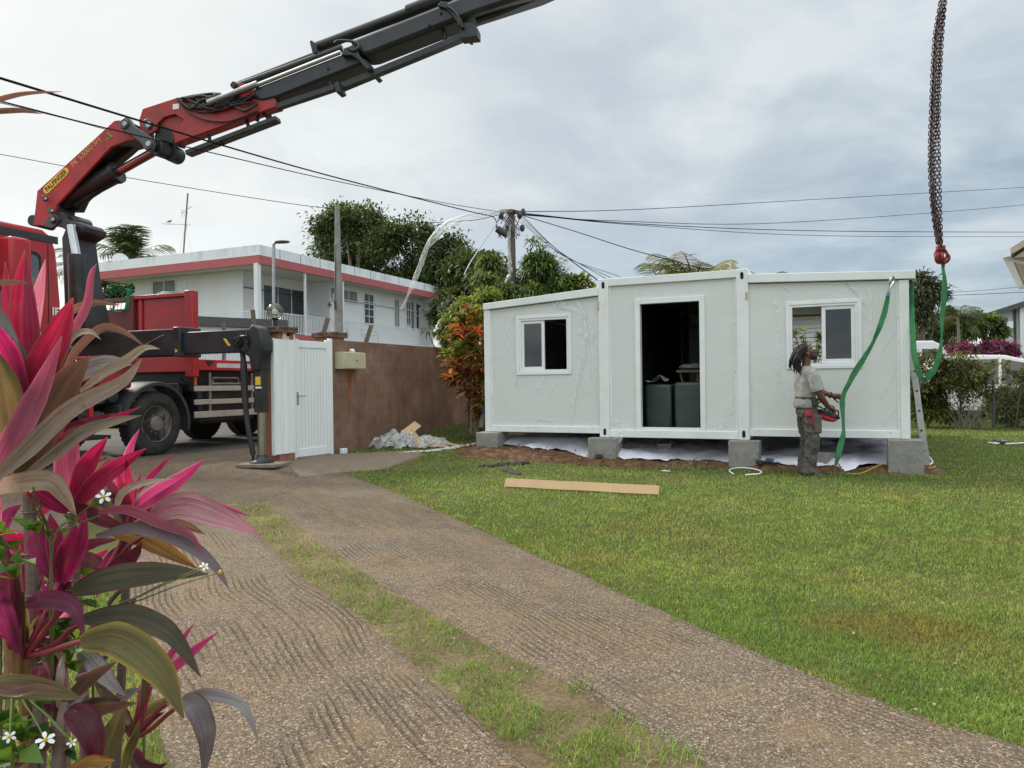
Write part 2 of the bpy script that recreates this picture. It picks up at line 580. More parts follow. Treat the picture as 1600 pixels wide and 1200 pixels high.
def concrete(name, tan, grey, period, rot=-29):
    k = N(name)
    co = k.pos()
    vo = k.n('TexVoronoi'); k.link(co, vo.inputs['Vector']); vo.inputs['Scale'].default_value = 145
    chips = k.n('SeparateColor'); k.link(vo.outputs['Color'], chips.inputs[0])
    fine = k.noise(co, 190, 3, 0.6)
    big = k.noise(co, 0.8, 6, 0.62, 0.4)
    mid = k.noise(co, 3.1, 6, 0.65, 0.5)
    base = k.mix(k.ramp(big, [(0.38, 0), (0.60, 1)]), grey, tan)
    # sweeping combed grooves: bands bent by a slow, large distortion
    wob = k.n('TexNoise'); k.link(co, wob.inputs['Vector']); wob.inputs['Scale'].default_value = 0.55; wob.inputs['Detail'].default_value = 1.5
    off = k.n('VectorMath', operation='MULTIPLY_ADD'); k.link(wob.outputs['Color'], off.inputs[0]); off.inputs[1].default_value = (0.34, 0.34, 0); k.link(co, off.inputs[2])
    mp = k.n('Mapping'); k.link(off.outputs[0], mp.inputs['Vector']); mp.inputs['Rotation'].default_value = (0, 0, R_(rot))
    wv = k.n('TexWave', wave_type='BANDS', bands_direction='X'); k.link(mp.outputs[0], wv.inputs['Vector'])
    wv.inputs['Scale'].default_value = 0.314 / period; wv.inputs['Distortion'].default_value = 1.1
    wv.inputs['Detail'].default_value = 3.0; wv.inputs['Detail Scale'].default_value = 1.2; wv.inputs['Detail Roughness'].default_value = 0.65
    wm = k.ramp(k.noise(co, 0.75, 3, 0.5, 0.8), [(0.42, 0), (0.54, 1)])
    ms = k.n('Mapping'); k.link(mp.outputs[0], ms.inputs['Vector']); ms.inputs['Scale'].default_value = (9.0, 1.1, 1.0)
    br = k.ramp(k.noise(ms.outputs[0], 1.0, 5, 0.65), [(0.40, 0.0), (0.56, 1)])
    gr = k.math('MULTIPLY', k.math('MULTIPLY', k.ramp(wv.outputs['Fac'], [(0.05, 1), (0.42, 0)]), wm), br)
    pf = k.ramp(chips.outputs[0], [(0.66, 0.0), (0.95, 0.78)])
    c = k.mix(pf, base, (0.43, 0.355, 0.27))
    df = k.ramp(chips.outputs[1], [(0.60, 0.0), (0.92, 0.8)])
    c = k.mix(df, c, (0.05, 0.037, 0.028))
    c = k.mix(k.ramp(fine, [(0.40, 0.5), (0.58, 0)]), c, (0.065, 0.048, 0.035))
    c = k.mix(k.ramp(mid, [(0.50, 0), (0.72, 0.55)]), c, (0.20, 0.135, 0.075))
    c = k.mix(k.ramp(k.noise(co, 1.9, 7, 0.7, 0.2), [(0.55, 0), (0.72, 0.5)]), c, (0.06, 0.05, 0.042))
    c = k.mix(k.math('MULTIPLY', gr, 0.55), c, (0.042, 0.033, 0.026))
    h = k.math('SUBTRACT', k.math('MULTIPLY', vo.outputs['Distance'], -0.35), k.math('MULTIPLY', gr, 0.8))
    nm = k.bump(h, 0.8, 0.010)
    return k.done(k.bsdf(c, 0.92, 0, nm, 0.15))


M['driveway'] = concrete('driveway', (0.175, 0.122, 0.078), (0.138, 0.110, 0.084), 0.034)
M['apron'] = concrete('apron', (0.165, 0.115, 0.078), (0.13, 0.098, 0.077), 0.05, 40)
M['slab'] = mat('slab', (0.17, 0.125, 0.09), 0.9, 0, 0.2, 2.5, 0.4, 90, dirt=(0.12, 0.09, 0.06), da=0.6, ds=2.5)
k = N('asphalt'); co = k.pos()
c = k.ramp(k.noise(co, 1.2, 5, 0.6), [(0.35, (0.042, 0.04, 0.038)), (0.65, (0.075, 0.07, 0.063))])
c = k.mix(k.ramp(k.noise(co, 160, 3, 0.6), [(0.45, 0), (0.7, 0.5)]), c, (0.15, 0.14, 0.13))
M['asphalt'] = k.done(k.bsdf(c, 0.9, 0, k.bump(k.noise(co, 150, 3), 0.5, 0.006), 0.2))
k = N('soil'); co = k.pos()
c = k.ramp(k.noise(co, 7, 6, 0.7), [(0.3, (0.065, 0.036, 0.02)), (0.52, (0.145, 0.082, 0.045)), (0.72, (0.26, 0.17, 0.105))])
M['soil'] = k.done(k.bsdf(c, 0.95, 0, k.bump(k.noise(co, 40, 6, 0.7), 1.0, 0.03), 0.15))
k = N('verge_soil'); co = k.pos()
c = k.ramp(k.noise(co, 2.2, 6, 0.65), [(0.3, (0.11, 0.08, 0.045)), (0.55, (0.21, 0.155, 0.09)), (0.75, (0.34, 0.255, 0.16))])
c = k.mix(k.ramp(k.noise(co, 55, 4, 0.7), [(0.42, 0.6), (0.6, 0)]), c, (0.075, 0.055, 0.03))
M['verge_soil'] = k.done(k.bsdf(c, 0.95, 0, k.bump(k.noise(co, 70, 5, 0.7), 0.9, 0.015), 0.15))

EDGE_R = [(540, 738), (620, 770), (700, 805), (800, 850), (900, 895), (1000, 940), (1100, 985), (1200, 1028), (1300, 1070), (1400, 1105), (1500, 1140), (1600, 1168), (1760, 1222), (2000, 1300)]
MID_R = [(405, 783), (470, 830), (560, 895), (650, 950), (750, 1005), (850, 1055), (950, 1110), (1050, 1170), (1100, 1200), (1260, 1300)]
MID_L = [(345, 783), (400, 830), (470, 900), (560, 965), (640, 1030), (700, 1085), (760, 1140), (830, 1195), (960, 1300)]


def gw(L, dx=0.0, dy=0.0):
    r = []
    for p in L:
        q = G(*p); r.append((q.x + dx, q.y + dy))
    return r


WR, WMR, WML = gw(EDGE_R), gw(MID_R), gw(MID_L)


def extend(L, k):
    a, b = np.array(L[-2]), np.array(L[-1]); d = (b - a) / np.linalg.norm(b - a)
    return L + [tuple(b + d * k)]


WR, WMR, WML = extend(WR, 3), extend(WMR, 3), extend(WML, 3)
WLL = [(x - 1.14, y - 0.1) for x, y in WML]
sheet('driveway', WMR, WR, 0.012, M['driveway'], 90, 12, 0.07, world=True)
sheet('driveway', WLL, WML, 0.012, M['driveway'], 90, 12, 0.07, world=True)
sheet('verge', [(x - .1, y) for x, y in WML], [(x + .1, y) for x, y in WMR], 0.006, M['verge_soil'], 90, 8, 0.0, world=True)
sheet('forecourt', [(-200, 852), (60, 834), (200, 805), (345, 790), (404, 790), (470, 764), (540, 740)],
      [(-200, 745), (60, 733), (160, 722), (300, 708), (402, 699), (455, 718), (500, 727)], 0.016, M['apron'], 70, 14)
sheet('gate_path', [(470, 748), (541, 738), (600, 726), (660, 712.5)], [(440, 716), (520, 711), (585, 708), (655, 705)], 0.020, M['slab'], 40, 8, 0.06)
rb = G(402, 699); rb0 = Vector((rb.x, rb.y, 0)) - E1 * 0.0
ra = [(rb0 + E2 * s) for s in np.linspace(-30, 70, 9)]
sheet('road', [(p.x, p.y) for p in ra], [((p - E1 * 8.0).x, (p - E1 * 8.0).y) for p in ra], 0.010, M['asphalt'], 180, 20, world=True)

# ---------------------------------------------------------------- dug earth round the cabin's feet
lx = np.linspace(-0.9, 7.0, 150); ly = np.linspace(-1.1, 6.2, 110)
LX, LY = np.meshgrid(lx, ly)
front = np.interp(LX, [-0.9, 0.3, 1.2, 2.5, 4.0, 5.0, 6.6, 7.0], [-0.55, -0.78, -0.72, -0.5, -0.30, -0.22, -0.18, -0.1]) + (fbm(LX, LY, 2.2, 4) - 0.5) * 0.35
fade = sst((LY - front) / 0.18) * sst((LX + 0.55 + (fbm(LY, LX, 1.5, 2) - .5) * .5) / 0.3) * sst((6.75 - LX + (fbm(LY, LX, 1.5, 8) - .5) * .5) / 0.3)
hh = 0.02 + 0.075 * fbm(LX, LY, 1.6, 1) + 0.07 * (fbm(LX, LY, 7, 3) - 0.4)
WX = CABM[0][0] * LX + CABM[0][1] * LY + CABM[0][3]; WY = CABM[1][0] * LX + CABM[1][1] * LY + CABM[1][3]
Zs = T(WX, WY) - 0.03 + fade * (hh + 0.03)
n1, n2 = len(lx), len(ly)
i0 = (np.arange(n2 - 1)[:, None] * n1 + np.arange(n1 - 1)[None]).ravel()
so = np_mesh('soil', np.stack([WX.ravel(), WY.ravel(), Zs.ravel()], 1), np.stack([i0, i0 + 1, i0 + n1 + 1, i0 + n1], 1), M['soil'], smooth=True)
tag(so, kind='structure')


def soilz(p):
    """top of the dug earth / ground at a world point"""
    l = CABI @ Vector((p[0], p[1], 0))
    z = float(T(p[0], p[1]))
    if lx[0] < l.x < lx[-1] and ly[0] < l.y < ly[-1]:
        i = int(np.argmin(abs(lx - l.x))); j = int(np.argmin(abs(ly - l.y)))
        z = max(z, float(Zs[j, i]))
    return z


# clods and chips of stone scattered on the earth
v_, f_, c_ = [], [], []
r = np.random.default_rng(12)
for _ in range(1500):
    a = r.uniform(-0.5, 6.6); b = r.uniform(-0.8, 0.9)
    i = int(np.argmin(abs(lx - a))); j = int(np.argmin(abs(ly - b)))
    if fade[j, i] < 0.35: continue
    s = r.uniform(0.006, 0.02) * (2.2 if r.random() < 0.06 else 1)
    o = np.array([WX[j, i], WY[j, i], Zs[j, i] + s * 0.3]); b0 = len(v_)
    for q in ((1, 0, 0), (-.5, .87, 0), (-.5, -.87, 0), (0, 0, 1), (0, 0, -1)):
        v_.append(o + np.array(q) * s * r.uniform(0.6, 1.3, 3))
    for t in ((0, 1, 3), (1, 2, 3), (2, 0, 3), (1, 0, 4), (2, 1, 4), (0, 2, 4)): f_.append([b0 + q for q in t])
    cc = np.array([(0.16, 0.08, 0.04), (0.22, 0.13, 0.08), (0.35, 0.3, 0.24)][r.choice(3, p=[.6, .3, .1])]) * r.uniform(0.7, 1.2)
    c_ += [list(cc) + [1]] * 5
k = N('clods'); a = k.n('Attribute'); a.attribute_name = 'Col'
M['clods'] = k.done(k.bsdf(a.outputs['Color'], 0.95, 0, None, 0.15))
tag(np_mesh('soil_clods', v_, f_, M['clods'], c_), kind='stuff')


# ---------------------------------------------------------------- grass
def blades(name, x, y, h, w, colr, seed, lean=0.7, mat_=None):
    r = np.random.default_rng(seed); n = len(x)
    a = r.uniform(0, 2 * np.pi, n); b = r.uniform(0, 2 * np.pi, n); ln = r.uniform(0.1, lean, n) * h
    z = T(x, y)
    base = np.stack([x, y, z], 1)
    sx = np.stack([np.cos(a) * w / 2, np.sin(a) * w / 2, np.zeros(n)], 1)
    tip = base + np.stack([np.cos(b) * ln, np.sin(b) * ln, h], 1)
    midp = base + np.stack([np.cos(b) * ln * 0.35, np.sin(b) * ln * 0.35, h * 0.62], 1)
    V = np.stack([base - sx, base + sx, midp + sx * 0.75, midp - sx * 0.75, tip], 1).reshape(-1, 3)
    i = np.arange(n)[:, None] * 5
    F = np.concatenate([i + np.array([0, 1, 2]), i + np.array([0, 2, 3]), i + np.array([3, 2, 4])], 0)
    C = np.repeat(np.concatenate([colr, np.ones((n, 1))], 1), 5, axis=0)
    return tag(np_mesh(name, V, F, mat_ or M['grass_blade'], C), kind='stuff')


def grasscol(x, y, seed, dry=0.0):
    r = np.random.default_rng(seed); n = len(x)
    g1 = np.array([0.220, 0.305, 0.082]); g2 = np.array([0.155, 0.255, 0.060]); g3 = np.array([0.34, 0.31, 0.12]); g4 = np.array([0.27, 0.16, 0.04])
    a = np.clip((fbm(x, y, 0.55, 1) - 0.35) / 0.3, 0, 1)[:, None]
    c = g2 * (1 - a) + g1 * a
    d = np.clip((fbm(x, y, 1.3, 7, 5) - 0.57 + dry) / 0.2, 0, 1) * 0.5
    d = np.maximum(d, (r.random(n) < 0.11) * r.uniform(0.4, 0.9, n))[:, None]
    c = c * (1 - d) + g3 * d
    q = G(1390, 978)
    e = np.exp(-(((x - q.x + 0.35 * (y - q.y)) / 0.42) ** 2 + ((y - q.y) / 0.24) ** 2) ** 2)
    q = G(960, 876); e = np.maximum(e, 0.25 * np.exp(-(((x - q.x) / 0.3) ** 2 + ((y - q.y) / 0.3) ** 2)))
    e = (e * (0.55 + 0.45 * fbm(x, y, 6, 2)))[:, None]
    c = c * (1 - 0.7 * e) + g4 * 0.7 * e
    return c * r.uniform(0.45, 1.45, (n, 1)) * (0.7 + 0.6 * fbm(x, y, 7, 13))[:, None]


r = np.random.default_rng(5)
LAWN = EDGE_R + [(2200, 1300), (2200, 640), (1428, 660), (760, 655), (690, 660), (560, 700), (650, 712)]
n = 620000
u = r.uniform(430, 2150, n); v = 640 + 680 * r.random(n) ** 1.25
x, y = Gnp(u, v)
poly_w = WR + [(14, 1.2), (16, 24), (5.0, 24), (-0.5, 17.5), (-1.6, 15.6), (-2.75, 12.4), tuple(gw([(540, 712)])[0]), tuple(gw([(655, 712.5)])[0])]
ok = inpoly(x, y, [(a[0], a[1]) for a in poly_w])
jx = x + 0.045 + (fbm(x, y, 7, 3) - 0.5) * 0.26
ok = inpoly(jx, y, [(a[0], a[1]) for a in poly_w])
Lx = CABI[0][0] * x + CABI[0][1] * y + CABI[0][3]; Ly = CABI[1][0] * x + CABI[1][1] * y + CABI[1][3]
ix = np.clip(np.searchsorted(lx, Lx), 0, n1 - 1); iy = np.clip(np.searchsorted(ly, Ly), 0, n2 - 1)
inside = (Lx > lx[0]) & (Lx < lx[-1]) & (Ly > ly[0]) & (Ly < ly[-1])
ok &= ~(inside & (fade[iy, ix] > 0.25 + 0.5 * r.random(n)))
ok &= ~((Lx > 0) & (Lx < 6.35) & (Ly > 0) & (Ly < 6))
ok &= (r.random(n) < np.clip(0.55 + 1.5 * (fbm(x, y, 3.0, 6) - 0.3), 0.25, 1))
x, y = x[ok], y[ok]
d = y
hgt = r.uniform(0.008, 0.025, len(x)) * (0.35 + 0.5 * fbm(x, y, 1.6, 9) + 0.8 * fbm(x, y, 14, 2, 2)) * (1 + 0.25 * (d > 5))
wid = np.maximum(0.0042, d * 0.00125) * r.uniform(0.7, 1.3, len(x))
blades('lawn_grass', x, y, hgt, wid, grasscol(x, y, 1), 21, 1.1)

# patchy grass in the verge between the two concrete tracks, and along the plants
n = 170000
u = r.uniform(200, 1500, n); v = r.uniform(780, 1330, n)
x, y = Gnp(u, v)
pv = WML + WMR[::-1]
jx = x + (fbm(x, y, 11, 3) - 0.5) * 0.13
ok = inpoly(jx, y, pv)
near = np.clip((y - 3.2) / 2.5, 0, 1)
ok &= (fbm(x, y, 3.2, 11, 4) + 0.26 * near - 0.055 + 0.14 * (r.random(n) - 0.5)) > 0.47
x, y = x[ok], y[ok]
hgt = r.uniform(0.010, 0.034, len(x)) * (0.5 + 1.1 * fbm(x, y, 4, 5))
blades('verge_grass', x, y, hgt, np.maximum(0.0035, y * 0.0011) * r.uniform(0.7, 1.3, len(x)), grasscol(x, y, 2, 0.02), 22, 1.3)
n = 90000
x = r.uniform(-3.6, 0.0, n); y = r.uniform(0.9, 5.6, n)
pl = WLL[:] + [(0.5, 0.3), (-5, 0.3), (-5, 9)]
ok = inpoly(x + (fbm(x, y, 11, 3) - 0.5) * 0.1, y, pl)
x, y = x[ok], y[ok]
blades('border_grass', x, y, r.uniform(0.015, 0.04, len(x)), 0.004 * r.uniform(0.7, 1.4, len(x)), grasscol(x, y, 3, -0.05), 23, 1.0)
# long tufts on the verge and along the concrete edges
tx, ty = [], []
for (a, b, s) in ((1010, 1172, .05), (1035, 1188, .05), (955, 1190, .05), (925, 1165, .04), (785, 1112, .045), (880, 1128, .04), (812, 1150, .03), (700, 1062, .04), (735, 1050, .04), (1080, 1185, .04), (960, 1130, .04), (905, 1080, .035)):
    q = G(a, b); m_ = 80
    tx.append(q.x + r.normal(0, s, m_)); ty.append(q.y + r.normal(0, s, m_))
x = np.concatenate(tx); y = np.concatenate(ty)
blades('grass_tufts', x, y, r.uniform(0.02, 0.055, len(x)), 0.0035 * r.uniform(0.7, 1.4, len(x)), grasscol(x, y, 4, 0.05), 24, 1.6)
# fallen leaf bits and pale grit on the concrete
v_, f_, c_ = [], [], []
for _ in range(420):
    a = G(r.uniform(250, 1650), r.uniform(745, 1230)); s = r.uniform(0.004, 0.013); b0 = len(v_); t = r.uniform(0, 6.28)
    z = float(T(a.x, a.y)) + 0.02
    for q in ((1, 0), (0, .5), (-1, 0), (0, -.5)):
        v_.append((a.x + s * (q[0] * math.cos(t) - q[1] * math.sin(t)), a.y + s * (q[0] * math.sin(t) + q[1] * math.cos(t)), z + r.uniform(0, .008)))
    f_.append([b0, b0 + 1, b0 + 2, b0 + 3]); cc = [(0.3, 0.26, 0.2), (0.2, 0.12, 0.05), (0.09, 0.06, 0.03)][r.integers(3)]
    c_ += [list(cc) + [1]] * 4
tag(np_mesh('leaf_litter', v_, f_, M['clods'], c_), kind='stuff')
# ---------------------------------------------------------------- the portable cabin
def panelmat(name, c):
    k = N(name); co = k.coord('Object')
    n1 = k.noise(co, 1.3, 5, 0.6)
    base = k.ramp(n1, [(0.3, tuple(q * 0.95 for q in c)), (0.7, c)])
    base = k.mix(k.ramp(k.noise(co, 2.0, 7, 0.65, 0.5), [(0.52, 0), (0.74, 0.22)]), base, (0.5, 0.49, 0.46))
    wv = k.n('TexWave', wave_type='BANDS', bands_direction='Z'); k.link(co, wv.inputs['Vector']); wv.inputs['Scale'].default_value = 9.0
    wv2 = k.noise(co, 2.2, 4, 0.5, 0.8)
    nm = k.bump(wv.outputs['Fac'], 0.10, 0.004)
    nm = k.bump(wv2, 0.25, 0.03, nm)
    return k.done(k.bsdf(base, 0.32, 0, nm, 0.5))


M['panel'] = panelmat('panel', (0.675, 0.685, 0.672))
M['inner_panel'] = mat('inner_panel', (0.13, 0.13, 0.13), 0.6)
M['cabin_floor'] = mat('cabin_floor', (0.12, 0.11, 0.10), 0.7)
root = thing('portable_cabin', CABM @ V3((3.15, 2.9, 0.4)), 'white expandable portable cabin with a dark open doorway, standing on concrete blocks', 'cabin')
xc0, zt = fx(934, 437); xc1, _ = fx(1168.6, 420)
xr = fx(1422, 600)[0]; DEP = 5.8
ZB, ZT = 0.40, 2.875
wm, wp, pn = M['white_metal'], M['white_plastic'], M['panel']
C_ = lambda: MB(CABM)
# centre module frame
for nm_x in (xc0, xc1 - 0.165):
    for y0 in (0.0, DEP - 0.165):
        b = C_().box((nm_x, y0, ZB), (nm_x + 0.165, y0 + 0.165, ZT))
        po = b.build('corner_post', wm, root, 0.008)
        if y0 == 0.0:
            xm = nm_x + (0.085 if nm_x == xc0 else 0.08)
            for zz in (ZB + 0.085, ZT - 0.10):
                pts = [(xm + 0.028 * math.cos(a) * 0.85, -0.003, zz + (0.045 if math.sin(a) > 0 else -0.045) * 0.55 + 0.028 * math.sin(a)) for a in np.linspace(0, 2 * math.pi, 16, endpoint=False)]
                C_().prism(pts, (0, 0.02, 0)).build('casting_hole', M['dark_hole'], po)
for nm_, y0 in (('f', 0.006), ('b', DEP - 0.12)):
    C_().box((xc0 + 0.165, y0, ZT - 0.118), (xc1 - 0.165, y0 + 0.1, ZT - 0.004)).build('top_beam', wm, root, 0.006)
    C_().box((xc0 + 0.165, y0, ZB + 0.004), (xc1 - 0.165, y0 + 0.1, ZB + 0.118)).build('bottom_beam', wm, root, 0.006)
for xx in (xc0 + 0.004, xc1 - 0.104):
    C_().box((xx, 0.165, ZT - 0.12), (xx + 0.1, DEP - 0.165, ZT - 0.006)).build('top_beam', wm, root)
    C_().box((xx, 0.165, ZB + 0.006), (xx + 0.1, DEP - 0.165, ZB + 0.12)).build('bottom_beam', wm, root)
C_().box((xc0 + 0.02, 0.08, ZT - 0.055), (xc1 - 0.02, DEP - 0.08, ZT - 0.012)).build('roof_panel', wm, root)
C_().box((xc0 + 0.11, 0.12, ZB + 0.04), (xc1 - 0.11, DEP - 0.02, ZB + 0.09)).build('floor_panel', M['cabin_floor'], root)
# centre front wall with door opening
dx0 = fx(1000.5, 560, .07)[0]; dx1 = fx(1095.5, 560, .07)[0]; dzt = fx(1045, 472, .07)[1]; dzb = fx(1045, 669, .07)[1]
zb_, zt_ = ZB + 0.118, ZT - 0.118
b = C_()
b.box((xc0 + 0.165, 0.05, zb_), (dx0, 0.11, zt_)); b.box((dx1, 0.05, zb_), (xc1 - 0.165, 0.11, zt_))
b.box((dx0, 0.05, dzt), (dx1, 0.11, zt_))
b.build('wall_panel', pn, root)
b = C_()
for xs in (xc0 + 0.165, xc1 - 0.20):       # trim angles and vertical seams
    b.box((xs, 0.038, zb_), (xs + 0.035, 0.0495, zt_))
b.box((dx0 - 0.055, 0.046, dzt + 0.04), (dx0 - 0.049, 0.0495, zt_)); b.box((dx1 + 0.02, 0.046, dzt + 0.04), (dx1 + 0.026, 0.0495, zt_))
b.build('wall_trim', wm, root)
b = C_()
t = 0.065
b.box((dx0 - t, 0.018, zb_ - 0.002), (dx0 + 0.012, 0.13, dzt + t)); b.box((dx1 - 0.012, 0.018, zb_ - 0.002), (dx1 + t, 0.13, dzt + t))
b.box((dx0 + 0.012, 0.018, dzt - 0.012), (dx1 - 0.012, 0.13, dzt + t)); b.box((dx0 + 0.012, 0.03, zb_ - 0.001), (dx1 - 0.012, 0.13, dzb + 0.01))
b.build('door_frame', wp, root, 0.004)
# partitions and rear wall of the centre
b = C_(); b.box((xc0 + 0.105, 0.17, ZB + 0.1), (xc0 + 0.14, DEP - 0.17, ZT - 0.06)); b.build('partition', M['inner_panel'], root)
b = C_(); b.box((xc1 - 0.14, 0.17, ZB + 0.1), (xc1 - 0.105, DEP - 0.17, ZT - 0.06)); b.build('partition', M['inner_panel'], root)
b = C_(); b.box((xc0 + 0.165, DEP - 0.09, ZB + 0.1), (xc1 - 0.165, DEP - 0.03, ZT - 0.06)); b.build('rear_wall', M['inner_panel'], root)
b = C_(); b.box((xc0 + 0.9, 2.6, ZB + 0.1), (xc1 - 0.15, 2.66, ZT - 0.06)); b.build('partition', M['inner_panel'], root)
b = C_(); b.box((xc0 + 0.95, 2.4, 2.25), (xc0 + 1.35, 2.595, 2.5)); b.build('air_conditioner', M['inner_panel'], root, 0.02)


def wing(x0, x1, side, win, win_back=None):
    """side=-1 left wing, +1 right wing; win = (outer u0,u1,v0,v1 px of the window trim)"""
    inner, outer = (x1, x0) if side < 0 else (x0, x1)
    z0 = 0.455
    yf = 0.045
    if side < 0:
        ro = fx(754.5, 474.5, -0.02); ri = (xc0, fx(934, 449, -.02)[1])
    else:
        ro = fx(1430.5, 422.5, -0.02); ri = (xc1, fx(1169.5, 428, -.02)[1])
    th = 0.105
    poly = [(ro[0], -0.02, ro[1] - th), (ri[0], -0.02, ri[1] - th - 0.02), (ri[0], -0.02, ri[1]), (ro[0], -0.02, ro[1])]
    if side > 0: poly = poly[::-1]
    C_().prism(poly, (0, DEP + 0.06, 0)).build('roof_panel', wm, root, 0.006)
    zl = lambda x: ro[1] - th - 0.012 + (ri[1] - 0.02 - ro[1]) * (x - ro[0]) / (ri[0] - ro[0])
    # posts at the outer corners, sloping top handled by a prism
    ow = 0.115
    xo0, xo1 = (x0, x0 + ow) if side < 0 else (x1 - ow, x1)
    for y0 in (0.005, DEP - 0.12):
        C_().prism([(xo0, y0, z0), (xo1, y0, z0), (xo1, y0, zl(xo1)), (xo0, y0, zl(xo0))], (0, 0.115, 0)).build('wing_post', wm, root, 0.006)
    a, c = (xo1, inner) if side < 0 else (inner, xo0)
    C_().box((a, 0.012, z0 + 0.002), (c, 0.10, z0 + 0.105)).build('wing_beam', wm, root, 0.005)
    C_().box((min(x0 + 0.02, c), 0.03, z0 + 0.01), (max(a, x1 - 0.02), DEP - 0.03, z0 + 0.075)).build('floor_panel', M['cabin_floor'], root)
    # front wall with window hole
    u0, u1, v0, v1 = win
    wx0 = fx(u0, 540, yf)[0]; wx1 = fx(u1, 540, yf)[0]
    wz1 = fx((u0 + u1) / 2, v0, yf)[1]; wz0 = fx((u0 + u1) / 2, v1, yf)[1]
    t = 0.055
    hx0, hx1, hz0, hz1 = wx0 + t, wx1 - t, wz0 + t, wz1 - t
    b = C_(); zz = z0 + 0.10
    b.prism([(a, yf, zz), (hx0, yf, zz), (hx0, yf, zl(hx0)), (a, yf, zl(a))], (0, 0.06, 0))
    b.prism([(hx1, yf, zz), (c, yf, zz), (c, yf, zl(c)), (hx1, yf, zl(hx1))], (0, 0.06, 0))
    b.box((hx0, yf, zz), (hx1, yf + 0.06, hz0))
    b.prism([(hx0, yf, hz1), (hx1, yf, hz1), (hx1, yf, zl(hx1)), (hx0, yf, zl(hx0))], (0, 0.06, 0))
    b.build('wall_panel', pn, root)
    b = C_()
    xs = xo1 if side < 0 else xo0 - 0.03
    b.box((xs, yf - 0.012, zz + .005), (xs + 0.03, yf - 0.001, zl(xs) - 0.01))
    for uu in ((806.5, 903.5) if side < 0 else (1230.7, 1345.5)):
        xx = fx(uu, 540, yf)[0]
        b.box((xx, yf - 0.003, zz + .01), (xx + 0.005, yf - 0.0005, hz0 - t - .01)); b.box((xx, yf - 0.003, hz1 + t + .01), (xx + 0.005, yf - 0.0005, zl(xx) - .015))
    b.build('wall_trim', wm, root)
    # screws along the trim
    b = C_()
    for xx in np.linspace(a + 0.12, c - 0.12, 4): b.ball((xx, 0.010, z0 + 0.085), 0.008, 8)
    xs2 = xo1 + 0.015 if side < 0 else xo0 - 0.015
    for z in np.linspace(zz + 0.15, zl(xs2) - 0.15, 6): b.ball((xs2, yf - 0.013, z), 0.0065, 8)
    b.build('screws', M['steel'], root)
    # end wall and rear wall
    ex = (x0 + 0.03, x0 + 0.09) if side < 0 else (x1 - 0.09, x1 - 0.03)
    C_().prism([(ex[0], 0.12, z0 + 0.08), (ex[1], 0.12, z0 + 0.08), (ex[1], 0.12, zl(ex[1])), (ex[0], 0.12, zl(ex[0]))], (0, DEP - 0.24, 0)).build('end_wall', pn, root)
    b = C_(); yb = DEP - 0.09
    if win_back is None:
        b.prism([(a, yb, zz), (c, yb, zz), (c, yb, zl(c)), (a, yb, zl(a))], (0, 0.06, 0))
    else:
        bx0, bx1, bz0, bz1 = win_back
        b.prism([(a, yb, zz), (bx0, yb, zz), (bx0, yb, zl(bx0)), (a, yb, zl(a))], (0, 0.06, 0))
        b.prism([(bx1, yb, zz), (c, yb, zz), (c, yb, zl(c)), (bx1, yb, zl(bx1))], (0, 0.06, 0))
        b.box((bx0, yb, zz), (bx1, yb + 0.06, bz0))
        b.prism([(bx0, yb, bz1), (bx1, yb, bz1), (bx1, yb, zl(bx1)), (bx0, yb, zl(bx0))], (0, 0.06, 0))
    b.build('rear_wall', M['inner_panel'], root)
    # window: outer trim, frame, sliding sash, pane
    wroot = C_(); y1 = yf - 0.018
    wroot.box((wx0, y1, wz0), (hx0 - .005, yf - .001, wz1)); wroot.box((hx1 + .005, y1, wz0), (wx1, yf - .001, wz1))
    wroot.box((hx0 - .005, y1, wz0), (hx1 + .005, yf - .001, hz0 - .005)); wroot.box((hx0 - .005, y1, hz1 + .005), (hx1 + .005, yf - .001, wz1))
    wr = wroot.build('window', wp, root, 0.005)
    b = C_(); f = 0.028
    b.box((hx0 - .005, yf - .008, hz0 - .005), (hx0 + f, yf + .09, hz1 + .005)); b.box((hx1 - f, yf - .008, hz0 - .005), (hx1 + .005, yf + .09, hz1 + .005))
    b.box((hx0 + f, yf - .008, hz0 - .005), (hx1 - f, yf + .09, hz0 + f)); b.box((hx0 + f, yf - .008, hz1 - f), (hx1 - f, yf + .09, hz1 + .005))
    b.build('window_frame', wp, wr, 0.003)
    mid = (hx0 + hx1) / 2
    s0, s1 = (hx0 + f, mid + 0.01) if side < 0 else (mid - 0.02, hx1 - f)
    g = 0.05
    b = C_(); ya, yb2 = yf + 0.012, yf + 0.045
    b.box((s0, ya, hz0 + f), (s0 + g, yb2, hz1 - f)); b.box((s1 - g, ya, hz0 + f), (s1, yb2, hz1 - f))
    b.box((s0 + g, ya, hz0 + f), (s1 - g, yb2, hz0 + f + g)); b.box((s0 + g, ya, hz1 - f - g), (s1 - g, yb2, hz1 - f))
    b.build('sash', wp, wr, 0.003)
    C_().box((s0 + g - .005, ya + .012, hz0 + f + g - .005), (s1 - g + .005, ya + .018, hz1 - f - g + .005)).build('pane', M['cabin_glass'], wr)
    return zl


M['cabin_glass'] = glassmat('cabin_glass', (0.10, 0.13, 0.155), 0.30)
wing(0.0, xc0, -1, (807, 893, 492, 585.5))
q0 = PF.off(DEP - .09).sz(1226, 470); q1 = PF.off(DEP - .09).sz(1290, 578)
zlr = wing(xc1, xr, +1, (1228.5, 1347, 469, 576), (q0[0], q1[0], q1[1] - .1, q0[1]))
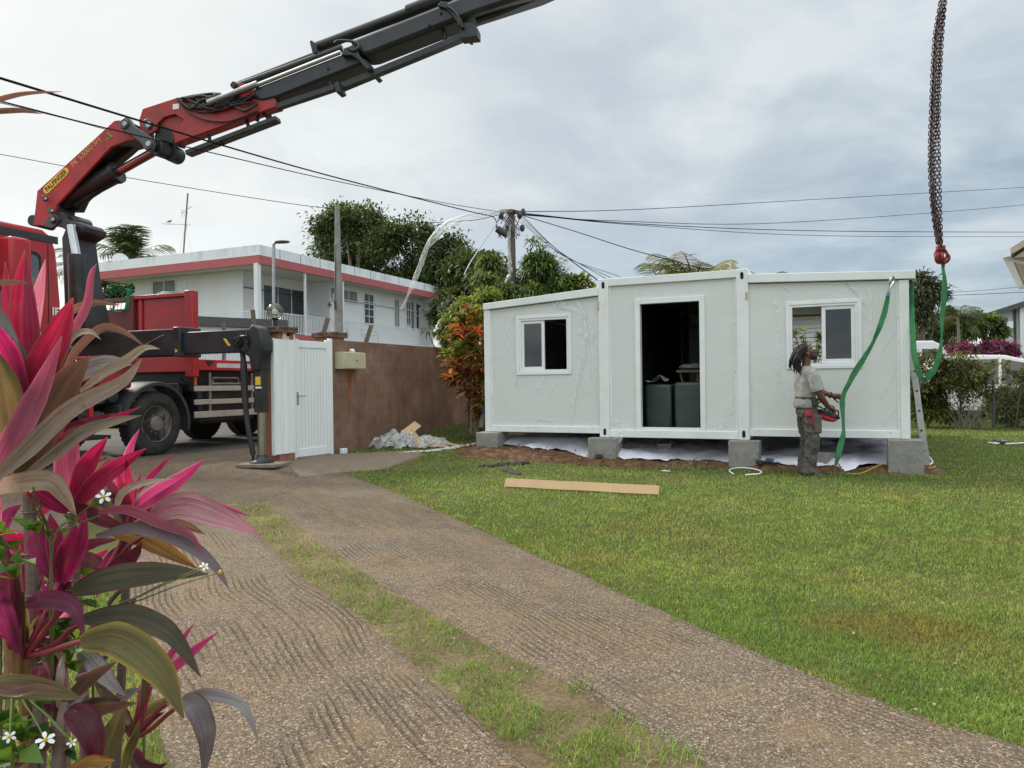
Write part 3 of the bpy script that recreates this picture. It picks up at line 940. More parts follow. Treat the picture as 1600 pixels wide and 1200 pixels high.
# packing tape scraps on the centre posts
b = C_(); xq, zq = fx(933.5, 478, 0); b.box((xq - 0.001, -0.003, zq - 0.075), (xq + 0.03, -0.0005, zq + 0.075)); b.build('tape_scrap', M['cardboard'], root)
b = C_(); xq, zq = fx(1164.5, 463, 0); b.box((xq, -0.003, zq - 0.06), (xq + 0.035, -0.0005, zq + 0.06)); b.build('tape_scrap', M['cardboard'], root)


# wrinkled protective film still clinging to the panels
def film(pts, w, seed, yoff=0.035, amp=0.02, m='film'):
    amp *= .65
    rr = np.random.default_rng(seed); L = spline([(*fx(p[0], p[1], 0.04), p[2] if len(p) > 2 else 1) for p in pts], 40)
    b = C_(); K = 7; vs = []; fs = []
    for i, (x_, z_, s_) in enumerate(L):
        for j in range(K):
            t = (j / (K - 1) - 0.5) * w * s_
            n_ = noise.noise(V3((i * 0.14 + seed, j * 0.75, seed))) + 0.3 * noise.noise(V3((i * 0.5, j * 1.3 + seed, 3)))
            vs.append((x_ + t + 0.012 * n_, yoff - amp * 0.3 - amp * 1.1 * abs(n_), z_ + 0.01 * n_))
    for i in range(len(L) - 1):
        for j in range(K - 1):
            a_ = i * K + j; fs.append((a_, a_ + 1, a_ + K + 1, a_ + K))
    b.add(vs, fs); return b.build('protective_film', M[m], root, ang=80)


film([(868, 467, .9), (880, 480, 1.6), (905, 488, 1), (911, 520, .9), (908, 570, .7), (898, 620, .5), (892, 665, .3)], 0.16, 1, amp=.035)
film([(906, 468, .8), (912, 500, 1.2), (909, 560, .8), (900, 610, .4)], 0.10, 2, amp=.03)
film([(803, 487, .6), (797, 510, 1.0), (799, 545, .9), (804, 575, .7), (806, 602, .2)], 0.12, 3, amp=.025)
film([(925, 500, .5), (918, 540, .7), (930, 560, .4)], 0.05, 4)
film([(951, 640, .5), (958, 660, 1.3), (968, 672, 1.4), (975, 678, .6)], 0.2, 5, yoff=0.03, amp=.04)
film([(964, 672, .6), (968, 683, 1), (966, 692, .5)], 0.13, 6, yoff=0.0, amp=.03)
film([(1147, 612, .3), (1140, 640, .7), (1136, 668, 1.4)], 0.12, 7, yoff=.04, amp=.012)
film([(1112, 662, .5), (1120, 668, 1.2), (1126, 676, .7)], 0.14, 8, yoff=.04, amp=.03)
film([(1152, 458, .5), (1148, 520, .8), (1149, 590, .5)], 0.05, 9, yoff=.04, amp=.01)
film([(1207, 460, .4), (1212, 476, 1.0), (1216, 500, .4), (1215, 560, .5), (1218, 600, .2)], 0.08, 10, amp=.02)
film([(1356, 450, .4), (1360, 480, .8), (1357, 540, .6), (1352, 580, .3)], 0.07, 11, amp=.02)
film([(1236, 455, .3), (1224, 447, .8), (1226, 452, .5)], 0.05, 12)
film([(1318, 440, .25), (1338, 457, .3), (1351, 478, .3), (1350, 500, .3)], 0.05, 13, m='film_dense')
for i, (u0, v0, u1, v1) in enumerate([(1398, 517, 1376, 552), (1398, 583, 1376, 622), (1398, 640, 1378, 668), (853, 588, 839, 616), (870, 600, 854, 630), (930, 520, 920, 545), (932, 575, 922, 590), (932, 600, 924, 612), (1390, 470, 1378, 485)]):
    film([(u0, v0, .5), ((u0 + u1) / 2, (v0 + v1) / 2, 1), (u1, v1, .4)], 0.014, 20 + i, amp=.003, m='film_dense')
film([(838, 657, .3), (850, 655, 1), (862, 657, .3)], 0.05, 31, amp=.02, m='film_dense')


# ---------------------------------------------------------------- concrete feet
k = N('concrete_block'); co = k.coord('Object')
c = k.ramp(k.noise(co, 5, 6, 0.65), [(0.3, (0.21, 0.20, 0.185)), (0.7, (0.33, 0.32, 0.295))])
c = k.mix(k.ramp(k.noise(co, 14, 6, 0.7, 0.8), [(0.56, 0), (0.66, 0.6)]), c, (0.12, 0.105, 0.09))
c = k.mix(k.ramp(k.noise(co, 2.2, 5, 0.6), [(0.5, 0), (0.7, 0.5)]), c, (0.22, 0.15, 0.10))
M['concrete_block'] = k.done(k.bsdf(c, 0.92, 0, k.bump(k.noise(co, 55, 5, 0.7), 0.7, 0.01), 0.2))


def block(x0, x1, y0, y1, zb, zt, label, rot=0.0, name='concrete_block', group='concrete blocks under the cabin'):
    b = MB(); c = CABM @ V3(((x0 + x1) / 2, (y0 + y1) / 2, 0))
    rr = random.Random(label)
    Rr = Matrix.Rotation(math.atan2(E1.y, E1.x) + rot, 3, 'Z')
    hx, hy = (x1 - x0) / 2, (y1 - y0) / 2
    nx_, nz_ = 5, 5
    b.cbox((c.x, c.y, (zb + zt) / 2), (2 * hx, 2 * hy, zt - zb), Rr)
    o = b.build(name, M['concrete_block'], None, 0.012, segs=2)
    return tag(o, label, 'concrete block', group)


def bx(u0, u1, off): return fx(u0, 700, off)[0], fx(u1, 700, off)[0]


a, c = bx(743.5, 777, -.16); block(a, c, -.16, .26, 0.05, .452, 'grey concrete block under the far left corner of the white cabin')
a, c = bx(918.5, 962, -.17); block(a, c, -.17, .25, -.10, .398, 'grey concrete block under the left post beside the cabin doorway, black tool against it')
a, c = bx(1138, 1186, -.14); block(a, c, -.14, .28, -.10, .398, 'grey concrete block under the post right of the doorway, white cable at its foot')
a, c = bx(1387.5, 1444, -.18); block(a, c, -.18, .20, -.05, .452, 'wide grey concrete block under the right end of the white cabin')
a, c = bx(1024, 1046, .5); p = CABM @ V3((a, .6, 0)); z = soilz(p)
block(a, c, .5, .72, z - .03, z + .17, 'small broken concrete block in shadow under the cabin doorway', 0.25)
a, c = bx(1270, 1297, .1); p = CABM @ V3((a, .2, 0)); z = soilz(p)
block(a, a + .25, .05, .30, z - .03, z + .17, 'small squat concrete block on the earth behind the worker', -0.5)

# ---------------------------------------------------------------- plastic sheet lying under the cabin
nxs, nys = 130, 40
vs = []; cs = []
for j in range(nys):
    for i in range(nxs):
        a = 0.15 + 6.15 * i / (nxs - 1); t = j / (nys - 1)
        yy = -0.02 + 3.4 * t + 0.10 * math.sin(a * 2.1) + 0.13 * noise.noise(V3((a * 1.7, 3, 1)))
        p = CABM @ V3((a, yy, 0))
        z = soilz(p) + 0.015 + 0.10 * sst(min(1, t * 5)) + 0.05 * noise.noise(V3((a * 2.6, yy * 3, 0))) + 0.06 * abs(noise.noise(V3((a * 1.1, yy * 2.2, 7)))) + 0.02 * noise.noise(V3((a * 9, yy * 9, 2)))
        if a < 1.9: z += 0.10 * sst(min(1, t * 6)) * (1 - abs(a - 0.9))
        vs.append((p.x, p.y, min(z, 0.36)))
fs = [(j * nxs + i, j * nxs + i + 1, (j + 1) * nxs + i + 1, (j + 1) * nxs + i) for j in range(nys - 1) for i in range(nxs - 1)]
k = N('sheet_plastic'); co = k.coord('Object')
c = k.ramp(k.noise(co, 3, 4), [(0.3, (0.72, 0.70, 0.80)), (0.7, (0.84, 0.83, 0.90))])
M['sheet_plastic'] = k.done(k.bsdf(c, 0.35, 0, k.bump(k.noise(co, 8, 5, 0.6, 0.6), 0.5, 0.04), 0.5))
b = MB(); b.add(vs, fs)
tag(b.build('plastic_sheet', M['sheet_plastic'], None, ang=70, recalc=False), 'crumpled white plastic sheet spread on the earth under the cabin', 'plastic sheet')

# ---------------------------------------------------------------- goods inside the doorway
M['wrap_green'] = mat('wrap_green', (0.036, 0.056, 0.045), 0.4, 0, 0.15, 3, 0.5, 7)
for i, (x0, x1, y0, y1, zt2, lab) in enumerate([(1006, 1051, .45, 1.25, 1.22, 'dark green wrapped bundle just inside the cabin doorway, nearer its left jamb'), (1053, 1100, .38, 1.2, 1.25, 'dark green wrapped bundle inside the doorway, against its right jamb')]):
    a = fx(x0, 640, .45)[0]; c = fx(x1, 640, .45)[0]
    b = MB(CABM); vs = []; n_ = 9
    o = None
    b.box((a + .015, y0, ZB + .09), (c - .015, y1, zt2))
    o = b.build('wrapped_bundle', M['wrap_green'], None, 0.05, segs=3)
    tag(o, lab, 'bundle', 'wrapped bundles in the doorway')
b = MB(CABM); vs = []; fs = []
for j in range(10):
    for i in range(18):
        x_ = fx(1012, 590, .7)[0] + 0.32 * i / 17; y_ = 0.55 + 0.3 * j / 9
        vs.append((x_, y_, 1.245 + 0.06 * abs(noise.noise(V3((x_ * 9, y_ * 9, 1)))) + .10 * math.exp(-((i - 11) / 4) ** 2)))
for j in range(9):
    for i in range(17): fs.append((j * 18 + i, j * 18 + i + 1, j * 18 + i + 19, j * 18 + i + 18))
b.add(vs, fs)
tag(b.build('plastic_wrap', M['film_dense'], None, ang=70), 'crumpled clear plastic lying on the green bundles inside the doorway', 'plastic wrap')
b = MB(CABM); xx = fx(1080, 580, .9)[0]
b.box((xx - .2, .7, 1.40), (xx + .2, 1.15, 1.44)); b.beam((xx - .12, .8, 1.25), (xx - .16, .8, 1.41), .03, .03); b.beam((xx + .12, .8, 1.25), (xx + .12, .8, 1.41), .03, .03)
o = b.build('wooden_stool', M['dark_wood'], None, .004); tag(o, 'small brown wooden stool on top of the right green bundle', 'stool')
b = MB(CABM); b.ball((xx, .9, 1.49), .19, 14, (1.0, .8, .28), jit=.4)
tag(b.build('cloth_bundle', mat('pale_cloth', (.22, .22, .21), .9, bump=.3, bs=9), None), 'pale folded cloth on the wooden stool in the doorway', 'cloth')
# ---------------------------------------------------------------- red crane truck
TB = Vector((0.358, 0.934, 0)); TR = Vector((0.934, -0.358, 0))
TW = Vector((-5.86, 12.15, 0.14))
TM = frame(TW, TR, TB)
troot = thing('crane_truck', TM @ V3((-1.2, 1.0, 0)), 'red truck with a big black and red loader crane, parked in the gateway', 'truck')
K_ = lambda: MB(TM)
RP, BK, CR = M['red_paint'], M['black_paint'], M['crane_red']


def wheel(x, y, side=1, name='wheel', dual=False):
    r = 0.525; b = K_(); ax = (side, 0, 0); w_ = 0.30
    o = (x, y, r)
    prof = [(-w_, r * 0.58), (-w_, r * .86), (-w_ + .02, r * .95), (-w_ + .05, r), (-.05, r), (-.015, r * .955), (0.004, r * .88), (0.008, r * .74), (-.004, r * .62), (-.02, r * .575)]
    b.lathe(o, ax, prof, 48)
    wh = b.build(name, M['black_rubber'], troot, ang=30)
    b = K_()   # tread blocks
    for i in range(40):
        a = 2 * math.pi * i / 40
        for q in (-w_ + .085, -.085):
            c = V3((x + side * q, y + math.cos(a) * (r + .002), r + math.sin(a) * (r + .002)))
            b.cbox(c, (.07, .05, .022), Matrix.Rotation(a - math.pi / 2, 3, 'X'))
    b.build('tyre_tread', M['black_rubber'], wh)
    b = K_(); R1 = r * .575
    b.lathe(o, ax, [(-.02, R1), (-.006, R1 * .985), (-.03, R1 * .93), (-.08, R1 * .86), (-.075, R1 * .70), (-.045, R1 * .62), (-.04, R1 * .46), (-.02, R1 * .42), (.0, R1 * .37), (.006, R1 * .2), (.006, 0.001)], 40)
    rim = b.build('rim', M['rim'], wh, ang=40)
    for i in range(10):
        a = 2 * math.pi * (i + .3) / 10
        c = V3((x - side * .04, y + math.cos(a) * R1 * .53, r + math.sin(a) * R1 * .53))
        K_().cyl(c, c + V3((side * .03, 0, 0)), .016, .013, 6).build('wheel_nut', M['rim'], wh)
    b = K_()
    for i in range(10):
        a = 2 * math.pi * i / 10
        c = V3((x - side * .078, y + math.cos(a) * R1 * .79, r + math.sin(a) * R1 * .79))
        Rr = Matrix.Rotation(a, 3, 'X')
        b.cbox(c, (.012, .045, .055), Rr)
    b.build('rim_slots', M['dark_hole'], wh)
    return wh


M['rim'] = mat('rim', (0.23, 0.21, 0.185), 0.62, 0.3, 0.25, 8, 0.2, 40, dirt=(0.07, 0.06, 0.05), da=0.6, ds=9)
wheel(0, 0); wheel(0, -2.05)
for y_ in (3.3, 4.65):
    wheel(0, y_); wheel(-2.4, y_, -1)
wheel(-2.4, 0, -1); wheel(-2.4, -2.05, -1)
# chassis
for x0 in (-1.62, -0.86):
    K_().box((x0, -3.8, .72), (x0 + .09, 7.2, 1.02)).build('chassis_rail', BK, troot)
b = K_()
for y_ in (-2.05, 0, 3.3, 4.65): b.cyl((-2.2, y_, .525), (-.2, y_, .525), .09, n=12)
for y_ in (-2.05, 0, 3.3, 4.65):
    b.build('axle', BK, troot) if y_ == 4.65 else None
# mudguards: black quarter shell over the wheel
def guard(y, a0, a1, r0, m, name='mudguard', x0=-.40, x1=.03):
    b = K_(); n_ = 26; vs = []; fs = []
    for i in range(n_ + 1):
        a = math.radians(a0 + (a1 - a0) * i / n_)
        for (xx, rr) in ((x0, r0), (x1 - .05, r0), (x1, r0 - .02), (x1, r0 - .07), (x1 - .02, r0 - .07), (x1 - .06, r0 - .035), (x0, r0 - .035)):
            vs.append((xx, y + rr * math.cos(a), .525 + rr * math.sin(a)))
    for i in range(n_):
        for j in range(7): fs.append((i * 7 + j, i * 7 + (j + 1) % 7, i * 7 + 7 + (j + 1) % 7, i * 7 + 7 + j))
    b.add(vs, fs); return b.build(name, m, troot, ang=30)


M['black_plastic'] = mat('black_plastic', (0.03, 0.032, 0.036), 0.55, 0, 0.2, 3, dirt=(0.10, 0.09, 0.08), da=0.4, ds=4)
guard(0, -12, 178, .70, M['black_plastic']); guard(-2.05, 8, 172, .68, BK); guard(3.3, 5, 175, .66, BK); guard(4.65, 5, 175, .66, BK)
K_().box((-.30, -.74, .55), (.02, -.685, .86)).build('mudguard_flap', M['black_plastic'], troot, .01)
# side guard rails, from the photograph's heights
PT = Pl(TW, TB)
for v0, v1 in ((603, 611.3), (624.5, 632.5), (643.5, 653.5)):
    y0 = PT.sz(305, v0)[0]; z1 = PT.sz(305, v0)[1] - TW.z; z0 = PT.sz(305, v1)[1] - TW.z
    K_().box((-.035, y0, z0), (0.0, 2.72, z1)).build('side_rail', M['rail_alu'] if 'rail_alu' in M else M.setdefault('rail_alu', mat('rail_alu', (0.47, 0.43, 0.38), 0.55, 0.2, 0.08, 6, dirt=(0.25, 0.2, 0.15), da=0.5, ds=5)), troot, .006)
for y_ in (1.20, 2.3):
    K_().box((-.065, y_, .66), (-.036, y_ + .05, 1.38)).build('rail_bracket', M['steel'], troot)
K_().box((-.95, 1.05, .45), (-.12, 2.5, 1.08)).build('fuel_tank', BK, troot, .06)
K_().box((-2.3, .95, 1.05), (-.25, 6.9, 1.49)).build('subframe', BK, troot)
K_().box((-2.2, 1.2, .38), (-1.6, 2.6, 1.04)).build('fuel_tank', BK, troot, .06)
K_().box((-1.5, 0.78, .62), (-.35, .9, 1.2)).build('battery_box', BK, troot, .02)
b = K_(); b.tube([(-.05, 1.3, 1.20), (-.05, 1.3, 1.29), (-.05, 1.95, 1.29), (-.05, 1.95, 1.2)], .018, 6); b.box((-.07, 1.25, 1.17), (-.03, 2.0, 1.2)); b.build('step_bracket', M['steel'], troot)
K_().box((-.03, .83, 1.16), (-.012, .885, 1.30)).build('marker_lamp', mat('orange_lamp', (.55, .16, .02), .35), troot, .004)
# air tanks between the axles
for (y_, z_) in ((-1.0, .98), (-1.02, .66), (-.78, 1.0)):
    K_().lathe((-.9, y_, z_), (1, 0, 0), [(0, .12), (.78, .12), (.83, .10), (.85, .04), (.853, .001)], 20).build('air_tank', M['black_plastic'], troot)
K_().box((-.09, -1.22, .42), (-.04, -1.15, 1.42)).build('step_post', RP, troot, .006)
K_().box((-.5, -1.6, .34), (-.04, -.85, .40)).build('step_plate', BK, troot, .006)
# hoses and brackets under the bed
for (pts, r_) in (([(-.3, .78, 1.3), (-.25, .9, 1.2), (-.3, 1.2, 1.25), (-.28, 1.6, 1.22)], .018), ([(-.4, -.5, 1.1), (-.3, -.45, 1.4), (-.4, -.35, 1.6)], .025)):
    K_().tube(spline(pts, 16), r_, 6).build('hose', BK, troot)

# ---- bed
HB = PT.sz(303, 500)[0]           # headboard distance behind the wheel
K_().box((-2.44, HB, 1.50), (0.0, 7.3, 1.56)).build('bed_floor', M['dark_wood'], troot)
bz0 = PT.sz(330, 578.5)[1] - TW.z; bz1 = PT.sz(330, 562)[1] - TW.z
K_().box((-.05, HB + .10, bz0), (.012, 7.3, bz1)).build('bed_side', RP, troot, .008)
K_().box((-2.45, HB + .10, bz0), (-2.39, 7.3, bz1)).build('bed_side', RP, troot, .008)
b = K_(); b.box((.0125, HB + .52, bz0 + .05), (.0155, 2.7, bz0 + .13)); b.build('side_banner', M['banner'] if 'banner' in M else M.setdefault('banner', mat('banner', (.55, .55, .56), .5)), troot)
K_().prism([(.0125, HB + .22, bz1 - .02), (.0125, HB + .46, bz1 - .02), (.0125, HB + .34, bz0 + .05)], (.003, 0, 0)).build('side_marking', M['black_ink'], troot)
K_().box((-2.44, HB - .04, bz0 - .03), (-.16, HB + .09, bz1 + .05)).build('bed_crossmember', RP, troot, .01)
K_().box((-.16, HB - .06, bz0 - .12), (.02, HB + .09, 2.82)).build('headboard_post', RP, troot, .012)
hbv = [PT.sz(303, 449)[1] - TW.z]
zt_ = hbv[0] - .08
K_().box((-1.34, HB + .02, bz1 + .05), (-.16, HB + .06, zt_ - .06)).build('headboard', RP, troot, .004)
K_().box((-1.36, HB - .04, zt_ - .07), (-.16, HB + .07, zt_)).build('headboard_rail', RP, troot, .01)
K_().box((-1.52, HB - .05, bz1 + .05), (-1.36, HB + .07, zt_ + .01)).build('headboard_post', M['dull_red'] if 'dull_red' in M else M.setdefault('dull_red', mat('dull_red', (.16, .02, .022), .5, dirt=(.06, .03, .03), da=.5)), troot, .01)
K_().box((-1.28, HB - .01, bz1 + .06), (-1.20, HB + .0195, zt_ - .075)).build('headboard_stiffener', RP, troot, .008)
K_().box((-2.44, HB + .0, bz1 + .05), (-1.52, HB + .05, zt_ - .22)).build('headboard', M['dull_red'], troot, .004)
K_().box((-2.44, HB - .06, zt_ - .10), (-1.52, HB + .07, zt_ - .02)).build('headboard_rail', M['dark_wood'], troot, .01)
# ---- cab
Pc = Pl(TM @ V3((.02, 0, 0)), TB)
yr = Pc.sz(97, 470)[0]
zc = Pc.sz(88, 362)[1] - TW.z
prof = [(yr, .98), (yr, 2.35), (yr - .06, zc - .28), (yr - .13, zc - .08), (yr - .26, zc), (-3.5, zc + .02), (-3.72, zc - .14), (-3.95, 2.0), (-4.0, 1.0), (-3.98, .62), (-2.75, .62), (-2.62, 1.1), (-1.5 + yr + 1.1, 1.22)]
prof = prof[:-1] + [(yr - .02, .98)]
prof = [(yr, 1.02), (yr, 2.35), (yr - .06, zc - .28), (yr - .13, zc - .08), (yr - .26, zc), (-3.5, zc + .02), (-3.72, zc - .14), (-3.95, 2.0), (-4.0, 1.0), (-3.98, .62), (-2.78, .62), (-2.68, 1.02), (-2.40, 1.28), (yr - .12, 1.28)]
K_().prism([(-2.44, a, z) for a, z in prof], (2.45, 0, 0)).build('cab', RP, troot, .06, segs=3)
za = Pc.sz(96, 371.5)[1] - TW.z; zb2 = Pc.sz(96, 383)[1] - TW.z
K_().box((.0, -3.45, zb2), (.022, yr - .05, za)).build('roof_strip', M['black_plastic'], troot, .004)
ya = Pc.sz(20, 420)[0]; yb = Pc.sz(64.5, 420)[0]; zw1 = Pc.sz(42, 391)[1] - TW.z; zw0 = zw1 - .92
def rrect(y0, y1, z0, z1, r, n_=5):
    pts = []
    for cy, cz, a0 in ((y1 - r, z1 - r, 0), (y0 + r, z1 - r, 90), (y0 + r, z0 + r, 180), (y1 - r, z0 + r, 270)):
        for i in range(n_ + 1):
            a = math.radians(a0 + 90 * i / n_); pts.append((cy + r * math.cos(a), cz + r * math.sin(a)))
    return pts
wi = K_().prism([(.011, a, z) for a, z in rrect(-3.55, yb, zw0, zw1, .09)], (.012, 0, 0)).build('door_window', M['black_rubber'], troot)
K_().prism([(.024, a, z) for a, z in rrect(-3.5, yb - .045, zw0 + .05, zw1 - .05, .07)], (.006, 0, 0)).build('pane', M['truck_glass'] if 'truck_glass' in M else M.setdefault('truck_glass', mat('truck_glass', (.05, .06, .07), .06, 0, .05, spec=.9, coat=.8)), wi)
yd = Pc.sz(76.5, 470)[0]
K_().box((.008, yd - .006, 1.3), (.0125, yd + .006, zb2 - .02)).build('door_seam', M['dark_hole'], troot)
K_().box((.008, -3.6, 1.86), (.013, yr - .02, 1.875)).build('body_crease', M['dull_red'], troot)
K_().box((.0, ya - .25, zw0 + .35), (.34, ya + .05, zw0 + 1.02)).build('mirror', RP, troot, .05, segs=3)
K_().tube([(.02, ya - .3, zw1 + .05), (.2, ya - .15, zw1 + .05), (.2, ya - .1, zw0 + .9)], .02, 8).build('mirror_arm', M['black_plastic'], troot)
hy, hz = Pc.sz(56, 508); hz -= TW.z
K_().box((.012, hy - .08, hz - .03), (.04, hy + .02, hz + .13)).build('door_handle', M['white_plastic'], troot, .008)
K_().box((-.42, -2.74, 1.20), (.035, -1.42, 1.33)).build('front_mudguard', RP, troot, .04, segs=3)
K_().box((.036, yr - .12, 1.34), (.042, yr + .02, 1.40)).build('side_plate', M['white_ink'], troot)
b = K_(); b.box((-2.3, yr + .02, 1.3), (-.1, yr + .14, 2.0)); b.build('cab_rear_cover', BK, troot, .02)
K_().box((-.62, yr + .05, 1.05), (-.12, yr + .34, 1.75)).build('air_filter', M['black_plastic'], troot, .05)


def text(s_, size, name, m, parent, Mx, ext=0.0015, bold=0.0, shear=0.0, align='LEFT', width=None):
    cu = bpy.data.curves.new('txt', 'FONT'); cu.body = s_; cu.size = size; cu.extrude = ext; cu.offset = bold; cu.shear = shear; cu.align_x = align
    ob = bpy.data.objects.new('txt', cu); col.objects.link(ob)
    dg = bpy.context.evaluated_depsgraph_get(); me = bpy.data.meshes.new_from_object(ob.evaluated_get(dg))
    bpy.data.objects.remove(ob)
    xs_ = [v.co.x for v in me.vertices]; sx = 1.0 if width is None else width / (max(xs_) - min(xs_))
    b = MB(Mx); b.add([(v.co.x * sx, v.co.y, v.co.z) for v in me.vertices], [tuple(p.vertices) for p in me.polygons])
    bpy.data.meshes.remove(me)
    return b.build(name, m, parent, recalc=False)


def facemat(o, xdir, up):
    x = Vector(xdir).normalized(); u = Vector(up); z = x.cross(u).normalized(); y = z.cross(x)
    return Matrix(((x.x, y.x, z.x, o[0]), (x.y, y.y, z.y, o[1]), (x.z, y.z, z.z, o[2]), (0, 0, 0, 1)))


for s_, u_, v_, sz_ in (('.88', 45.5, 527, .135), ('IE', 81, 492, .155)):
    o = Pc.pt(u_, v_)
    text(s_, sz_, 'lettering', M['white_ink'], troot, facemat(o + TR * .004, TB, Z), bold=.004)

# ---- crane: column, boom, arm; outlines measured in the boom's own upright plane
CC = TM @ V3((-1.20, -.70, 0))
HOOK = P(1471, 400, 9.35)
bd = Vector((HOOK.x - CC.x, HOOK.y - CC.y, 0)).normalized()
bn = Vector((bd.y, -bd.x, 0))                 # towards the camera
PB = Pl(CC, bd)
def bp(u, v, k=0.0):
    """point on the boom plane shifted k metres towards the camera"""
    q = Pl(PB.p + bn * k, bd).pt(u, v); return q


def plate(px, k0, w, name, m, bevel=.01, parent=troot):
    """solid of constant width: outline on the near face at k0, running back w metres"""
    b = MB(); b.prism([bp(u, v, k0) for u, v in px], -bn * w)
    return b.build(name, m, parent, bevel)


def pin(u, v, r, k0, k1, name='pin', m=None, parent=troot, n=18):
    q = bp(u, v, k0)
    b = MB(); b.cyl(q, q + bn * (k1 - k0), r, n=n); return b.build(name, m or M['grey_paint'], parent, .006)


z8 = lambda L: [(x / 4.615, 100 + y / 4.615) for x, y in L]
z2 = lambda L: [(x / 3.0, y / 3.0) for x, y in L]
z3 = lambda L: [(400 + x / 3.478, y / 3.478) for x, y in L]
# base frame across the chassis and the slewing column
K_().box((-2.0, -1.12, 1.0), (-.42, -.28, 1.45)).build('crane_base', BK, troot, .03)
K_().box((-.60, -1.0, 1.12), (-.10, -.40, 1.62)).build('control_valve_block', M['crane_red'], troot, .03)
b = MB(); cb = bp(112, 520)
vs = [bp(u, v, .26) for u, v in ((96, 372), (104, 352), (130, 352), (128, 362), (112, 372), (121, 440), (133, 492), (134, 535), (98, 535), (100, 470))]
b.prism(vs, -bn * .52); b.build('crane_column', BK, troot, .02)
# lift cylinder
c0, c1, c2 = bp(122, 480, .36), bp(119.5, 398, .36), bp(111, 352, .36)
MB().cyl(c0, c1, .125, n=24).build('lift_cylinder', M['black_paint'], troot, .01)
MB().cyl(c1, c2, .062, n=20).build('lift_rod', M['chrome'], troot)
pin(103, 350, .085, .36, -.36, 'cross_pin', BK); pin(50, 344, .09, .20, -.2, 'cross_pin', BK)
# main boom (near and far cheek, with the dark belly between)
MBOOM = z8([(240, 1162), (268, 915), (822, 408), (862, 405), (905, 440), (1000, 505), (1000, 545), (930, 548), (800, 597), (410, 1012), (392, 1110), (350, 1165)])
mb_ = plate(MBOOM, .26, .05, 'main_boom', CR, .008)
plate(MBOOM, -.21, .05, 'boom_cheek', CR, .008, mb_)
plate(z8([(252, 1140), (280, 930), (830, 425), (985, 520), (960, 540), (795, 580), (400, 995), (385, 1100)]), .209, .418, 'boom_core', BK, 0, mb_)
# tilted knee brackets at the boom foot
plate(z8([(300, 1165), (345, 1110), (372, 1080), (402, 1085), (420, 1120), (405, 1160), (370, 1185)]), .30, .04, 'foot_bracket', M['grey_paint'], .006, mb_)
for (u, v, r_) in z8([(380, 1060)])and [(*z8([(380, 1060)])[0], .045), (*z8([(385, 1122)])[0], .06), (*z8([(333, 972)])[0], .045)]:
    pin(u, v, r_, .30, .36, 'pin', M['grey_paint'], mb_); pin(u, v, r_ * .45, .36, .375, 'pin', M['steel'], mb_)
pin(*z8([(430, 1120)])[0], .12, .28, -.28, 'pin', BK, mb_); pin(*z8([(500, 1130)])[0], .085, .2, -.2, 'pin', BK, mb_)
# lettering plate and name along the boom
e = bp(*z8([(318, 925)])[0], .262); f = bp(*z8([(490, 757)])[0], .262)
d_ = (f - e).normalized(); n_ = bn; upv = n_.cross(d_)
Lp = (f - e).length; Wp = .125
pts = []
for i in range(9): a = math.radians(90 + 180 * i / 8); pts.append(e + d_ * (Wp / 2 * math.cos(a) + Wp / 2) + upv * (Wp / 2 * math.sin(a)))
for i in range(9): a = math.radians(-90 + 180 * i / 8); pts.append(f + d_ * (Wp / 2 * math.cos(a) - Wp / 2) + upv * (Wp / 2 * math.sin(a)))
MB().prism(pts, bn * .004).build('name_plate', M['yellow_decal'], mb_)
mt = lambda o: Matrix(((d_.x, upv.x, n_.x, o.x), (d_.y, upv.y, n_.y, o.y), (d_.z, upv.z, n_.z, o.z), (0, 0, 0, 1)))
text('PALFINGER', .112, 'lettering', M['black_ink'], mb_, mt((e + f) / 2 + bn * .006 - upv * .039), bold=.002, align='CENTER', width=Lp - .09)
g = bp(*z8([(522, 742)])[0], .262); h = bp(*z8([(722, 552)])[0], .262)
text('PK 53002-SH', .125, 'lettering', M['ochre_ink'], mb_, mt(g + bn * .002 - upv * .02), bold=.0005, width=(h - g).length)
tr = [bp(*q, .262) for q in z8([(775, 492), (812, 524), (766, 556)])]
MB().prism(tr, bn * .003).build('warning_sign', M['yellow_decal'], mb_)
cen = (tr[0] + tr[1] + tr[2]) / 3; tri2 = [cen + (q - cen) * .68 for q in tr]
bq = MB()
for i in range(3):
    bq.beam(tri2[i] + bn * .0045, tri2[(i + 1) % 3] + bn * .0045, .012, .002, bn)
bq.beam(cen + bn * .0045 - upv * .02, cen + bn * .0045 + upv * .02, .02, .002, bn)
bq.build('warning_symbol', M['black_ink'], mb_)
# knuckle cylinder under the boom
k0, k1, k2 = [bp(*q, .0) for q in z8([(455, 985), (852, 778), (1125, 625)])]
MB().cyl(k0, k1, .155, n=26).build('knuckle_cylinder', BK, troot, .012)
MB().cyl(k0 + (k1 - k0) * .93, k0 + (k1 - k0) * 1.0, .175, n=26).build('cylinder_collar', BK, troot, .008)
k3 = [bp(*q, .0) for q in z8([(545, 1020), (865, 815)])]
MB().tube([k3[0], k3[1]], .05, 10).build('pressure_pipe', BK, troot)
MB().cyl(k1, k2, .068, n=20).build('knuckle_rod', mat('oily_rod', (.34, .16, .15), .22, .9, .1, 6), troot)
pt0, pt1 = [bp(*q, .05) for q in z8([(838, 745), (1075, 640)])]
MB().tube([pt0, pt1], .010, 6).build('hydraulic_line', BK, troot)
# far-side belly of the boom seen from below
plate(z8([(405, 1060), (480, 940), (700, 720), (800, 620), (980, 545), (985, 580), (920, 640), (800, 740), (690, 890), (600, 980), (562, 1060)]), -.05, .14, 'boom_belly', BK, .01, mb_)
